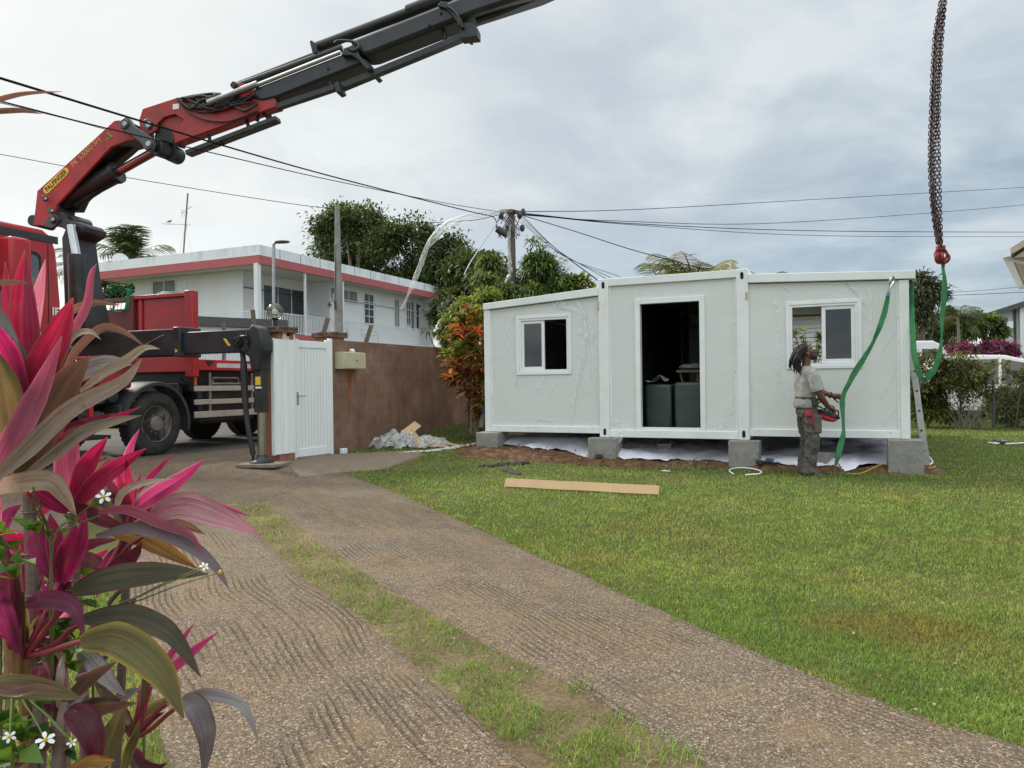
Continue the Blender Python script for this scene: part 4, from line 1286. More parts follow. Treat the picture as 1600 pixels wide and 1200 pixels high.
# link levers and knuckle pins
lk = z8([(862, 418), (880, 388), (905, 382), (935, 395), (960, 440), (1060, 505), (1105, 540), (1112, 580), (1095, 620), (1060, 628), (1030, 605), (1018, 575), (940, 510), (880, 480), (860, 455)])
ln = plate(lk, .36, .06, 'knuckle_lever', M['grey_paint'], .014)
plate(lk, -.28, .06, 'knuckle_lever', M['grey_paint'], .014)
for q, r_ in (((900, 432), .075), ((1070, 576), .085)):
    u, v = z8([q])[0]; pin(u, v, r_, .362, .385, 'pin', M['grey_paint'], ln); pin(u, v, r_ * .5, .385, .40, 'pin', M['steel'], ln); pin(u, v, r_ * .9, .30, -.3, 'pin', BK, ln)
u, v = z8([(1075, 440)])[0]; pin(u, v, .085, .30, .345, 'pin', M['grey_paint']); pin(u, v, .045, .345, .37, 'pin', M['steel'])
# big cross tube of the knuckle
q0_, q1_ = bp(*z8([(1125, 600)])[0], .20), bp(*z8([(1235, 640)])[0], -.05)
MB().cyl(q0_, q1_, .13, n=24).build('knuckle_tube', BK, troot, .012)
pin(*z8([(1228, 640)])[0], .13, .04, -.16, 'knuckle_tube', BK)
# outer arm
OARM = z2([(650, 565), (668, 508), (828, 457), (880, 463), (960, 458), (1092, 433), (1130, 428), (1205, 432), (1285, 455), (1302, 497), (1250, 515), (815, 672), (822, 630), (860, 560), (820, 535), (770, 548), (735, 582), (732, 610), (700, 632), (660, 620)])
oa = plate(OARM, .17, .05, 'outer_arm', CR, .01)
plate(OARM, -.12, .05, 'arm_cheek', CR, .01, oa)
plate(z2([(660, 560), (676, 515), (828, 466), (1090, 445), (1275, 462), (1292, 494), (1245, 508), (818, 664), (815, 630), (790, 600), (735, 575)]), .119, .238, 'arm_core', M['crane_red'], 0, oa)
plate(z2([(722, 660), (730, 590), (772, 552), (820, 538), (858, 562), (820, 640), (810, 672), (770, 660)]), .118, .30, 'knuckle_housing', BK, .01, oa)
o = bp(*z2([(825, 500)])[0], .175)
MB().cbox(o, (.11, .01, .085), Matrix.Rotation(math.atan2(bn.y, bn.x) + math.pi / 2, 3, 'Z')).build('work_light', M['white_plastic'], oa, .006)
# hoses massed on the arm
rr = random.Random(4)
for i in range(15):
    s0 = (840 + rr.uniform(-10, 90), 462 + rr.uniform(-4, 22)); e0 = (1090 + rr.uniform(-20, 120), 440 + rr.uniform(0, 50))
    mid = [(s0[0] + (e0[0] - s0[0]) * t + rr.uniform(-12, 12), s0[1] + (e0[1] - s0[1]) * t + rr.uniform(5, 55) * (1 if i % 3 else -.35)) for t in (.25, .5, .75)]
    L = [bp(*z2([q])[0], .19 + rr.uniform(0, .05)) for q in [s0] + mid + [e0]]
    MB().tube(spline([tuple(q) for q in L], 24), .013 + .006 * rr.random(), 6).build('hose', BK, oa)
for i in range(9):
    q = bp(*z2([(rr.uniform(880, 1060), rr.uniform(455, 520))])[0], .19)
    MB().cbox(q, (rr.uniform(.05, .12), .06, rr.uniform(.05, .1)), Matrix.Rotation(rr.random(), 3, 'Y')).build('valve', M['grey_paint'], oa, .005)
L = [bp(*z2([q])[0], .20) for q in ((830, 460), (880, 520), (960, 560), (1060, 570), (1150, 545), (1210, 520))]
MB().tube(spline([tuple(q) for q in L], 24), .014, 6).build('hose', BK, oa)
plate(z2([(1090, 400), (1108, 388), (1150, 392), (1172, 404), (1172, 440), (1130, 462), (1098, 460)]), .20, .3, 'ram_mount', CR, .012, oa)
pin(*z2([(1092, 396)])[0], .05, .24, -.1, 'pin', BK, oa)
# black boom sections
sA = z3([(-30, 530), (-10, 478), (470, 292), (520, 272), (605, 325), (590, 338), (105, 530), (30, 548)])
plate(sA, .19, .34, 'boom_section', M['boom_black'] if 'boom_black' in M else M.setdefault('boom_black', mat('boom_black', (0.021, 0.023, 0.028), 0.38, 0, 0.25, 2, dirt=(0.075, 0.07, 0.068), da=0.3, ds=1.5)), .05)
sB = z3([(500, 222), (1010, 18), (1060, -4), (1560, -200), (1720, -125), (1530, -42), (1180, 72), (620, 292), (575, 300)])
plate(sB, .25, .42, 'boom_section', M['boom_black'], .055)
plate(z3([(462, 300), (475, 262), (520, 245), (545, 262), (560, 300), (622, 365), (600, 380), (560, 330), (520, 300)]), .29, .5, 'boom_collar', BK, .01)
plate(z3([(985, 30), (1005, 5), (1040, 10), (1050, 45), (1115, 100), (1130, 150), (1112, 150), (1060, 75), (1030, 45)]), .30, .55, 'boom_collar', BK, .01)
def rod(a, b_, k, r_, name, m, n=14, sq=None):
    p0, p1 = bp(*z3([a])[0], k), bp(*z3([b_])[0], k)
    q = MB()
    if sq: q.beam(p0, p1, sq, r_ * 2, bn.cross((p1 - p0).normalized()))
    else: q.cyl(p0, p1, r_, n=n)
    return q.build(name, m, troot, .004)
rod((-120, 478), (470, 262), .10, .055, 'extension_ram', BK); rod((-140, 520), (460, 283), .20, .032, 'ram_rod', M['chrome'])
rod((-260, 560), (10, 455), .22, .05, 'ram_rod', M['steel'])
rod((-130, 465), (340, 285), -.05, .03, 'pressure_pipe', M['grey_paint'])
rod((318, 262), (1010, 0), .05, .075, 'extension_ram', BK, 18); rod((820, 62), (1060, -30), .05, .085, 'extension_ram', BK, 18)
plate(z3([(290, 225), (300, 217), (330, 240), (328, 285), (305, 282)]), .16, .25, 'ram_bracket', BK, .006)
rod((445, 485), (1165, 188), .12, .045, 'guide_rail', BK, sq=.12); rod((445, 492), (470, 482), .2, .075, 'guide_bracket', BK, sq=.2)
rod((115, 583), (430, 478), .12, .04, 'guide_rail', BK, sq=.1)
rod((1120, 200), (1212, 190), .15, .06, 'guide_bracket', BK, sq=.2); rod((1125, 160), (1195, 165), .12, .05, 'guide_bracket', BK, sq=.2)
for a, b_ in (((1030, 215), (1020, 165)), ((1135, 185), (1125, 135)), ((412, 480), (405, 445)), ((435, 490), (425, 470))):
    rod(a, b_, .1, .03, 'guide_bracket', BK, 10)
for (u, v) in z3([(395, 377), (945, 142), (1008, 77)]):
    pin(u, v, .022, .24 if u > 600 else .18, .262 if u > 600 else .198, 'bolt', M['dark_hole'])
L = [bp(*z3([q])[0], .30) for q in ((425, 235), (445, 222), (500, 222), (545, 232), (560, 255), (530, 275), (500, 262))]
MB().tube(spline([tuple(q) for q in L], 24), .02, 6).build('hose', BK, troot)
L = [bp(*z3([q])[0], .31) for q in ((1040, 35), (1075, 60), (1100, 95), (1105, 140))]
MB().tube(spline([tuple(q) for q in L], 16), .018, 6).build('hose', BK, troot)
# chain-like cable track along the underside near the frame edge
L = [bp(*z3([q])[0], .05) for q in ((1200, 118), (1360, 60), (1560, -25), (1700, -70))]
MB().tube(spline([tuple(q) for q in L], 12), .045, 6).build('cable_track', BK, troot)
# rail hung beneath the red arm
p0, p1 = bp(*z2([(882, 722)])[0], .05), bp(*z2([(1305, 560)])[0], .05)
MB().beam(p0, p1, .16, .075, bn.cross((p1 - p0).normalized())).build('hanging_rail', BK, troot, .012)
for a, b_ in (((985, 670), (980, 632)), ((1165, 600), (1158, 560)), ((1205, 570), (1215, 535)), ((1262, 560), (1235, 530)), ((1275, 560), (1262, 540))):
    MB().cyl(bp(*z2([a])[0], .05), bp(*z2([b_])[0], .05), .028, n=10).build('hanger', BK, troot)

# ---- stabiliser
yo = -.52
K_().box((-1.3, yo - .2, 1.60), (1.16, yo + .2, 2.005)).build('outrigger_sleeve', BK, troot, .015)
K_().box((1.10, yo - .215, 1.58), (1.24, yo + .215, 2.03)).build('sleeve_collar', BK, troot, .015)
K_().box((1.0, yo - .14, 1.625), (2.42, yo + .14, 1.95)).build('outrigger_beam', M['boom_black'], troot, .012)
b = K_()
for i in range(7):
    t = i / 6; b.tube([], [], 4) if False else None
c_ = [(.2 + .62 * t, yo - .2035, 1.66 + .25 * math.sqrt(max(0, t)) if False else 1.66 + .26 * t ** .8) for t in np.linspace(0, 1, 12)]
K_().tube([(x_ + .1, y_, z_) for x_, y_, z_ in c_], .007, 6).build('beam_weld', M['steel'], troot)
K_().prism([(1.99, yo - .1405, 1.83), (2.04, yo - .1405, 1.83), (2.13, yo - .1405, 1.72), (2.08, yo - .1405, 1.72)], (0, -.003, 0)).build('yellow_stripe', M['yellow_decal'], troot)
K_().prism([(1.15, yo - .216, 1.64), (1.20, yo - .216, 1.67), (1.15, yo - .216, 1.70)], (0, -.003, 0)).build('yellow_stripe', M['yellow_decal'], troot)
xl = 2.55
GZ = float(T(*(TM @ V3((xl, yo, 0))).xy)) - TW.z
b = K_(); b.prism([(xl - .22, yo - .12, 1.60), (xl - .16, yo - .12, 1.92), (xl - .05, yo - .12, 2.02), (xl + .07, yo - .12, 1.96), (xl + .13, yo - .12, 1.78), (xl + .13, yo - .12, 1.64), (xl + .10, yo - .12, 1.60), (xl + .08, yo - .12, 1.35), (xl - .08, yo - .12, 1.35), (xl - .12, yo - .12, 1.55)], (0, .24, 0))
b.build('stabiliser_head', BK, troot, .02)
K_().box((xl - .07, yo - .08, .74), (xl + .07, yo + .08, 1.40)).build('stabiliser_leg', BK, troot, .012)
K_().cyl((xl, yo, GZ + .14), (xl, yo, .8), .058, n=20).build('stabiliser_rod', mat('brassy_chrome', (.36, .33, .25), .25, .9, .1, 5), troot)
K_().lathe((xl, yo, GZ + .055), (0, 0, 1), [(0, .17), (.02, .17), (.035, .12), (.09, .075), (.12, .07)], 20).build('stabiliser_foot', BK, troot)
L = [(xl - .30, yo - .05, 1.72), (xl - .27, yo - .05, 1.45), (xl - .26, yo - .05, 1.1), (xl - .22, yo - .05, .62), (xl - .16, yo - .04, .28), (xl - .13, yo - .03, GZ + .17)]
K_().tube(spline(L, 20), [.028 + .022 * (1 if .2 < t < .5 else .5) for t in np.linspace(0, 1, 20)], 10).build('leg_arm', BK, troot)
K_().tube([(xl - .13, yo - .03, GZ + .2), (xl - .14, yo - .03, GZ + .08)], .02, 8).build('leg_arm', BK, troot)
for i in range(6):
    rr2 = random.Random(i); L = [(xl - .28 + rr2.uniform(0, .1), yo - .16, 1.6 + rr2.uniform(0, .2)), (xl - .3, yo - .2, 1.75 + rr2.uniform(-.1, .1)), (xl - .2 + rr2.uniform(0, .1), yo - .2, 1.85), (xl - .1, yo - .15, 1.75 + rr2.uniform(-.1, .1))]
    K_().tube(spline(L, 16), .014, 6).build('hose', BK, troot)
K_().box((xl - .0, yo - .123, 1.14), (xl + .07, yo - .0935, 1.26)).build('warning_label', M['yellow_decal'], troot)
K_().box((xl - .0, yo - .123, 1.09), (xl + .085, yo - .0935, 1.115)).build('warning_label', M['white_ink'], troot)
# ---- things lying on or under the truck
pc = TM @ V3((xl, yo, GZ)); b = MB(); Rz = Matrix.Rotation(math.atan2(TR.y, TR.x) + .15, 3, 'Z')
b.cbox((pc.x + .03, pc.y, pc.z + .032), (.62, .5, .055), Rz)
tag(b.build('support_pad', mat('pad_wood', (.22, .18, .14), .9, 0, .3, 4, .5, 25, dirt=(.08, .06, .05), da=.6), None, .012), 'weathered wooden pad under the foot of the crane stabiliser', 'support pad')
rr = random.Random(9)
bb = MB(); cen = TM @ V3((-1.75, HB + .03, zt_ - .0))
for i in range(7):
    L = []; S = []
    for j in range(14):
        a = j / 13 * 5.5 + i; L.append(cen + TR * (.26 * math.cos(a) + rr.uniform(-.05, .05)) + TB * (.12 * math.sin(a)) + Z * (.02 + .11 * abs(math.sin(a * .9 + i)) + .02 * i)); S.append((TB * .03 + Z * rr.uniform(-.02, .02)))
    bb.ribbon(L, S, .006)
L = [cen + TR * x_ - TB * .10 + Z * z_ for x_, z_ in ((.22, .14), (.30, .10), (.27, -.15), (.20, -.28), (.02, -.27), (-.15, -.2))]
bb.ribbon([V3(q) for q in spline([tuple(q) for q in L], 20)], [TR * .025 + TB * .02] * 20, .006)
tag(bb.build('folded_sling', M['green_web'], None, recalc=False), 'green webbing sling heaped over the top rail of the truck bed', 'sling')
b = MB(); cen = TM @ V3((-.75, HB + .25, zt_ + .0)); b.cbox(cen + Z * -.02, (.42, .3, .12), Rz); b.cbox(cen + Z * .05, (.34, .22, .03), Rz)
for s_ in (-.19, .19): b.cbox(cen + Rz @ V3((s_, 0, -.35)), (.03, .03, .6), Rz)
tag(b.build('plastic_tub', mat('teal_tub', (.04, .22, .16), .5), None, .02), 'small green and white tub showing above the red headboard', 'tub')
b = MB(); c0 = TM @ V3((-1.95, HB - .25, 1.62)); b.tube(spline([tuple(c0 + q) for q in (V3((-.35, 0, .3)), V3((-.1, 0, .45)), V3((.2, 0, .1)), V3((.3, 0, -.05)))], 16), [.17] * 16, 12)
tag(b.build('rubber_hose', M['black_rubber'], None), 'thick grey rubber pipe lying behind the cab of the truck', 'pipe')
# ---------------------------------------------------------------- gate, garden wall
k = N('wall_render'); co = k.coord('Object')
c = k.ramp(k.noise(co, 1.6, 7, 0.65), [(0.3, (0.15, 0.088, 0.066)), (0.52, (0.235, 0.135, 0.10)), (0.72, (0.32, 0.205, 0.16))])
st = k.noise(k.coord('Object', (2.2, 2.2, 0.28)), 2.2, 7, 0.7, 0.4)
c = k.mix(k.ramp(st, [(0.48, 0), (0.72, 0.5)]), c, (0.075, 0.050, 0.040))
c = k.mix(k.ramp(k.noise(co, 3.5, 6, 0.7), [(0.6, 0), (0.75, 0.3)]), c, (0.38, 0.28, 0.23))
br = k.n('TexBrick'); mp = k.n('Mapping'); k.link(co, mp.inputs[0]); mp.inputs['Rotation'].default_value = (R_(90), 0, 0); k.link(mp.outputs[0], br.inputs['Vector'])
br.inputs['Scale'].default_value = 2.0; br.inputs['Mortar Size'].default_value = 0.012; br.inputs['Mortar Smooth'].default_value = 0.6
c = k.mix(k.math('MULTIPLY', br.outputs['Fac'], 0.25), c, (0.08, 0.05, 0.038))
M['wall_render'] = k.done(k.bsdf(c, 0.92, 0, k.bump(k.noise(co, 35, 6, 0.7), 0.5, 0.012), 0.15))
M['brick_red'] = mat('brick_red', (0.30, 0.13, 0.085), 0.9, 0, 0.2, 3, 0.4, 50, dirt=(0.10, 0.055, 0.04), da=0.6, ds=3)
k = N('cap_tile'); co = k.coord('Object')
c = k.ramp(k.noise(co, 8, 6, 0.7), [(0.3, (0.10, 0.06, 0.045)), (0.7, (0.24, 0.16, 0.12))])
M['cap_tile'] = k.done(k.bsdf(c, 0.95, 0, k.bump(k.noise(co, 40, 5, 0.7), 0.8, 0.015), 0.1))

gL = P(459, 717, 11.3); gR = P(517, 710, 12.0)
gd = (Vector((gR.x, gR.y, 0)) - Vector((gL.x, gL.y, 0))); gw_ = gd.length; gd.normalize()
gn = Vector((gd.y, -gd.x, 0))                       # towards the garden
# wall: runs from the gate pillar away along the street
w0 = Vector((gR.x, gR.y, 0)) + gd * .06
w1 = P(690, 600, 15.4); w1.z = 0
wd = (w1 - w0).normalized(); wn_ = Vector((wd.y, -wd.x, 0)); WL = (w1 - w0).length
ztop0 = P(525, 530.5, w0.y).z; ztop1 = P(686, 543, w1.y).z
b = MB(frame(w0, wd, -wn_)); nW = 16; L2 = WL + 3.2
prof = [(0, -.3), (L2, -.3), (L2, ztop0 + (ztop1 - ztop0) * L2 / WL), (0, ztop0)]
b.prism([(x, 0, z) for x, z in prof], (0, .18, 0))
wl = b.build('garden_wall', M['wall_render'], None, 0.01); tag(wl, 'stained reddish brown rendered garden wall beside the white gate', 'wall')


def pillar(c, w, h, capw, label, capz):
    Rz = Matrix.Rotation(math.atan2(gd.y, gd.x), 3, 'Z')
    t = thing('gate_pillar', (c.x, c.y, 0), label, 'pillar', 'gate pillars')
    MB().cbox((c.x, c.y, (capz - .06 - .2) / 2), (w, w, capz - .06 + .2), Rz).build('shaft', M['brick_red'], t, .012)
    b = MB(); b.cbox((c.x, c.y, capz - .035), (capw, capw, .07), Rz)
    rr = random.Random(3)
    for i in range(14):
        a = i / 14 * 2 * math.pi; q = Rz @ V3((max(-1, min(1, 1.3 * math.cos(a))) * capw * .42, max(-1, min(1, 1.3 * math.sin(a))) * capw * .42, 0))
        b.cbox((c.x + q.x, c.y + q.y, capz + .004), (.09, .09, rr.uniform(.015, .04)), Rz)
    b.build('cap', M['cap_tile'], t, .012)
    return t


pcL = P(437, 600, 11.15); pcR = P(516, 600, 12.33)
pillar(pcL, .30, 0, .40, 'brown brick gate pillar carrying the round globe lamp', P(437, 513, 11.1).z)
pillar(pcR, .34, 0, .42, 'brown brick gate pillar with a tiled cap, between the white gate and the wall', P(516, 521.5, 12.3).z)
# globe lamp
lc = P(429.5, 487, 11.1); t = thing('globe_lamp', (lc.x, lc.y, lc.z - .27), 'round clear globe lamp on the brown pillar beside the white gate', 'lamp')
M['globe'] = glassmat('globe', (0.72, 0.72, 0.68), 0.15)
MB().ball(lc, .126, 24).build('globe', M['globe'], t)
MB().lathe((lc.x, lc.y, lc.z - .26), (0, 0, 1), [(0, .055), (.02, .055), (.03, .035), (.13, .033), (.15, .06), (.165, .06)], 16).build('lamp_base', M['black_paint'], t)
MB().lathe((lc.x, lc.y, lc.z - .10), (0, 0, 1), [(0, .02), (.05, .02), (.06, .04), (.11, .04), (.14, .02), (.145, .001)], 14).build('bulb', M['white_plastic'], t)
# driveway gate leaf, folded beside its post
k = N('gate_white'); co = k.coord('Object')
c = k.mix(k.ramp(k.noise(k.coord('Object', (3, 3, .5)), 3, 6, .65), [(.5, 0), (.75, .25)]), (0.80, 0.82, 0.82), (0.48, 0.50, 0.47))
M['gate_white'] = k.done(k.bsdf(c, 0.4, 0, None, .5))
gp = Vector((gL.x, gL.y, 0)); GF = frame(gp, gd, -gn)          # local x along the gate, y towards the street
zg = float(T(gp.x, gp.y))
zt_g = P(440, 530, 11.0).z
t = thing('sliding_gate', GF @ V3((-.3, 0, zg)), 'white ribbed leaf of the driveway gate standing open beside the pillar', 'gate')
b = MB(GF); y0 = -.10
px_ = [(-.46, 0), (-.40, 0), (-.39, -.02), (-.36, -.02), (-.35, 0), (-.25, 0), (-.24, -.02), (-.21, -.02), (-.20, 0), (-.06, 0), (-.06, .05), (-.46, .05)]
b.prism([(x, y0 + y, zg + .12) for x, y in px_], (0, 0, zt_g - zg - .12)); b.build('leaf_panel', M['gate_white'], t)
MB(GF).box((-.47, y0 - .012, zg + .11), (-.445, y0 + .06, zt_g + .005)).build('leaf_edge', M['gate_white'], t, .005)
MB(GF).box((-.04, -.03, zg - .05), (.0, .03, P(458, 524, 11.3).z)).build('gate_post', M['gate_white'], t, .005)
MB(GF).box((-.055, -.02, zg + .05), (-.041, .02, zt_g)).build('gate_gap', M['dark_hole'], t)
for zz in (zg + .35, zg + .95, zg + 1.5):
    MB(GF).box((-.065, -.045, zz), (-.03, -.022, zz + .10)).build('hinge', M['steel'], t, .004)
MB(GF).cyl((-.10, -.02, zg - .03), (-.10, -.02, zg + .2), .018, n=10).build('drop_bolt', M['white_plastic'], t)
# pedestrian gate
ztp = P(488, 530, 11.6).z; zbp = zg + .03
t = thing('pedestrian_gate', GF @ V3((gw_ / 2, 0, zg)), 'white boarded garden gate with a lever handle, left of the brown wall', 'gate')
MB(GF).box((.03, -.03, zbp), (.10, .03, ztp - .01)).build('stile', M['gate_white'], t, .006)
MB(GF).box((gw_ - .10, -.03, zbp), (gw_ - .03, .03, ztp)).build('stile', M['gate_white'], t, .006)
MB(GF).box((.10, -.028, ztp - .14), (gw_ - .10, .028, ztp - .03)).build('rail', M['gate_white'], t, .006)
MB(GF).box((.10, -.028, zbp), (gw_ - .10, .028, zbp + .13)).build('rail', M['gate_white'], t, .006)
b = MB(GF); nb = 9; ww = (gw_ - .20) / nb
for i in range(nb):
    x0 = .10 + i * ww
    b.prism([(x0 + .004, -.006, 0), (x0 + .012, -.016, 0), (x0 + ww - .012, -.016, 0), (x0 + ww - .004, -.006, 0), (x0 + ww, 0.012, 0), (x0, 0.012, 0)], (0, 0, 1)) if False else b.box((x0 + .003, -.014, zbp + .131), (x0 + ww - .003, .008, ztp - .141))
b.box((.10, .0085, zbp + .131), (gw_ - .10, .014, ztp - .141))
b.build('boards', M['gate_white'], t)
MB(GF).box((gw_ - .03, -.035, zg - .1), (gw_ + .03, .035, ztp + .03)).build('gate_jamb', M['gate_white'], t, .006)
MB(GF).box((0.0, -.035, zg - .1), (.028, .035, ztp + .05)).build('gate_jamb', M['gate_white'], t, .006)
hz = zg + .98
MB(GF).box((.045, -.036, hz - .14), (.085, -.0305, hz + .06)).build('handle_plate', M['steel'], t, .003)
MB(GF).tube([(.065, -.03, hz), (.065, -.075, hz), (.075, -.085, hz), (.19, -.08, hz - .005)], .010, 8).build('handle', M['steel'], t)
# camera unit on the gate post
q = P(447, 524, 11.15)
t = thing('security_camera', q, 'small white box camera fixed above the open gate leaf', 'camera')
Rz = Matrix.Rotation(math.atan2(gd.y, gd.x), 3, 'Z')
MB().cbox(q + gd * .06 + V3((0, 0, .02)), (.16, .09, .08), Rz).build('housing', M['white_plastic'], t, .02)
MB().cbox(q - gd * .06 + V3((0, 0, -.01)), (.14, .12, .12), Rz).build('mount_box', mat('cream', (.55, .52, .42), .6), t, .01)
MB().cyl(q + gn * .04 - gd * .02 + V3((0, 0, .01)), q + gn * .075 - gd * .02 + V3((0, 0, .01)), .03, n=14).build('lens', M['dark_hole'], t)
# meter cupboard on the wall
PW = Pl(w0 + wn_ * .0, wd); PWf = PW.off(-.205)
s0, za = PWf.sz(539, 549.5); s1, zb3 = PWf.sz(571.5, 577); sm = PWf.sz(555.5, 560)[0]
WF = frame(w0, wd, -wn_)
t = thing('meter_box', WF @ V3(((s0 + s1) / 2, -.1, zb3)), 'beige two door meter cupboard fixed to the brown wall', 'meter box')
be = mat('beige_box', (0.50, 0.46, 0.31), .55, 0, .06, 4, dirt=(.3, .26, .16), da=.3)
MB(WF).box((s0, -.20, zb3), (s1, .005, za)).build('case', be, t, .008)
MB(WF).box((s0 + .01, -.215, zb3 + .01), (sm - .004, -.2, za - .01)).build('door', be, t, .005)
MB(WF).box((sm + .004, -.215, zb3 + .01), (s1 - .01, -.2, za - .01)).build('door', be, t, .005)
MB(WF).cyl((sm + .02, -.216, (za + zb3) / 2), (sm + .02, -.225, (za + zb3) / 2), .012, n=10).build('lock', M['dark_hole'], t)
q = WF @ V3((sm + .05, -.1, za)); b = MB(); b.ball(q + V3((0, 0, .03)), .045, 10, (1.2, .8, .8), jit=.5)
tag(b.build('scrap_paper', M['white_plastic']), 'crumpled white and blue scrap lying on the meter cupboard', 'scrap')
# rust-red streak on the wall below the cupboard, where the render came away
k = N('bare_patch'); co = k.coord('Object')
M['bare_patch'] = k.done(k.bsdf(k.ramp(k.noise(co, 6, 6, .7), [(.3, (.20, .075, .04)), (.7, (.38, .16, .09))]), .95, 0, k.bump(k.noise(co, 40, 5), .6, .01), .1))
sx = PW.sz(546, 600)[0]
b = MB(WF); pts = []
for i in range(15):
    tt = i / 14; wd_ = .075 * (1 - tt) ** .7 + .01 * math.sin(i * 2.1); pts.append((sx + wd_, -.0015, zb3 - .015 - tt * .72))
pts2 = [(sx - (p_[0] - sx) * .75 + .015 * math.sin(i * 1.3), -.0015, p_[2]) for i, p_ in enumerate(pts)][::-1]
b.prism(pts + pts2, (0, -.003, 0)); ob = b.build('bare_patch', M['bare_patch'], wl)
# small plastic cap at the foot of the wall
q = G(537, 709); b = MB(); b.cbox((q.x, q.y, q.z + .045), (.10, .08, .09), Rz)
tag(b.build('junction_box', M['white_plastic'], None, .008), 'small dirty white box at the foot of the brown wall', 'junction box')
# leaning angle-iron stakes along the wall tops
for i, (u0, v0, u1, v1, d_, lab) in enumerate([(398, 520, 394.5, 484, 13.5, 'dark rusty stake standing left of the globe lamp'), (350, 520, 348.5, 503, 15, 'short grey stake behind the crane outrigger'),
        (503, 526, 512, 497, 12.6, 'dark stake leaning right on the tiled gate pillar'), (571, 534, 580, 508, 13.35, 'dark stake leaning right on top of the brown wall'), (348, 578, 349.5, 548, 15.2, 'grey post under the crane outrigger beam')]):
    b = MB(); b.beam(P(u0, v0 + 3, d_), P(u1, v1, d_), .07 if i < 4 else .05, .03, V3((.3, -1, 0)))
    b.beam(P(u0, v0 + 3, d_) + V3((.03, .03, 0)), P(u1, v1, d_) + V3((.03, .03, 0)), .012, .06, V3((.3, -1, 0)))
    tag(b.build('fence_stake', M['dark_wood'], None), lab, 'stake')

# ---------------------------------------------------------------- across the street: low wall, railings
D0 = P(310, 600, 22.5); SF = frame(Vector((D0.x, D0.y, 0)), E2, -E1)
# ---------------------------------------------------------------- the two storey house
HC = P(405, 411.5, 33.0); HA = Vector((.406, .914, 0)); HBk = Vector((-.914, .406, 0))
HM = frame((HC.x, HC.y, 0), HA, HBk)              # x along the long side away, y along the short side to the left
hz0 = HC.z; hz1 = P(405, 398, 33).z; hz2 = P(405, 381.5, 33).z
LXh, LYh = 16.4, 10.9
hs = thing('white_house', HM @ V3((8, 5, 0)), 'white two storey house with a red edged flat roof and a railed balcony', 'house')
HBd = lambda: MB(HM)
k = N('house_white'); co = k.coord('Object')
c = k.mix(k.ramp(k.noise(k.coord('Object', (1, 1, .3)), .8, 7, .65), [(.48, 0), (.74, .3)]), (0.74, 0.75, 0.76), (0.47, 0.46, 0.44))
M['house_white'] = k.done(k.bsdf(c, 0.75, 0, k.bump(k.noise(co, 20, 4), .15, .01), .2))
k = N('parapet'); co = k.coord('Object')
c = k.mix(k.ramp(k.noise(k.coord('Object', (1, 1, .35)), 1.6, 8, .7, .3), [(.50, 0), (.68, .5)]), (0.78, 0.81, 0.84), (0.42, 0.43, 0.45))
M['parapet'] = k.done(k.bsdf(c, 0.85, 0, None, .2))
M['fascia_red'] = mat('fascia_red', (0.44, 0.115, 0.12), .7, 0, .1, 1.2, dirt=(.25, .10, .10), da=.4, ds=1.2)
M['soffit'] = mat('soffit', (0.55, 0.54, 0.51), .85, 0, .06, 1.5)
M['house_dark'] = mat('house_dark', (.025, .026, .028), .25, 0, .2, 3, spec=.6)
M['louver'] = mat('louver', (.20, .20, .21), .6, 0, .15, 4)
M['rail_white'] = mat('rail_white', (.72, .73, .75), .5, 0, .05)
th = .18
HBd().box((th, th, hz0 + .03), (LXh - th, LYh - th, hz1 - .02)).build('roof_slab', M['soffit'], hs)
for a, c_ in (((0, 0), (LXh, th)), ((0, LYh - th), (LXh, LYh)), ((0, th), (th, LYh - th)), ((LXh - th, th), (LXh, LYh - th))):
    HBd().box((a[0], a[1], hz0), (c_[0], c_[1], hz1)).build('roof_fascia', M['fascia_red'], hs)
p0 = .06
for a, c_ in (((p0, p0), (LXh - p0, p0 + .15)), ((p0, LYh - .2), (LXh - p0, LYh - p0)), ((p0, p0 + .15), (p0 + .15, LYh - .2)), ((LXh - .2, p0 + .15), (LXh - p0, LYh - .2))):
    HBd().box((a[0], a[1], hz1 + .002), (c_[0], c_[1], hz2)).build('roof_parapet', M['parapet'], hs)
b = HBd()
for x in np.arange(1.4, LXh - .3, 1.45):
    HBd().box((x, p0 - .012, hz1 + .01), (x + .03, p0 - .001, hz2 - .01)).build('parapet_joint', M['louver'], hs)
HBd().box((.3, .3, hz1 + .003), (LXh - .3, LYh - .3, hz1 + .03)).build('roof_deck', M['parapet'], hs)
# walls (upper storey).  right face = local y small
hfl = 3.72
yW = 1.0          # the long wall's setback
PR1 = Pl(HM @ V3((0, yW, 0)), HA); PR2 = Pl(HM @ V3((0, 2.3, 0)), HA)
PLf = Pl(HM @ V3((1.15, 0, 0)), HBk)     # left face wall plane
xw = PR1.sz(515, 480)[0]; xe = PR1.sz(660, 490)[0]
yl0 = PLf.sz(380, 450)[0]; yl1 = PLf.sz(214, 450)[0]
HBd().box((xw, yW, 0), (15.9, 9.6, hz0 + .03)).build('upper_wall', M['house_white'], hs)
HBd().box((1.15, 2.3, 0), (xw, 9.6, hz0 + .028)).build('upper_wall', M['house_white'], hs)
HBd().box((xe, .35, 0), (16.05, yW - .002, hz0 + .028)).build('wall_bay', M['house_white'], hs)
HBd().box((1.13, yl0, 2.9), (1.149, yl1, hz0 + .02)).build('wall_render', M['house_white'], hs)
HBd().box((1.4, LYh - 1.0, 0), (1.75, LYh - .7, hz0 + .028)).build('porch_post', M['house_white'], hs)
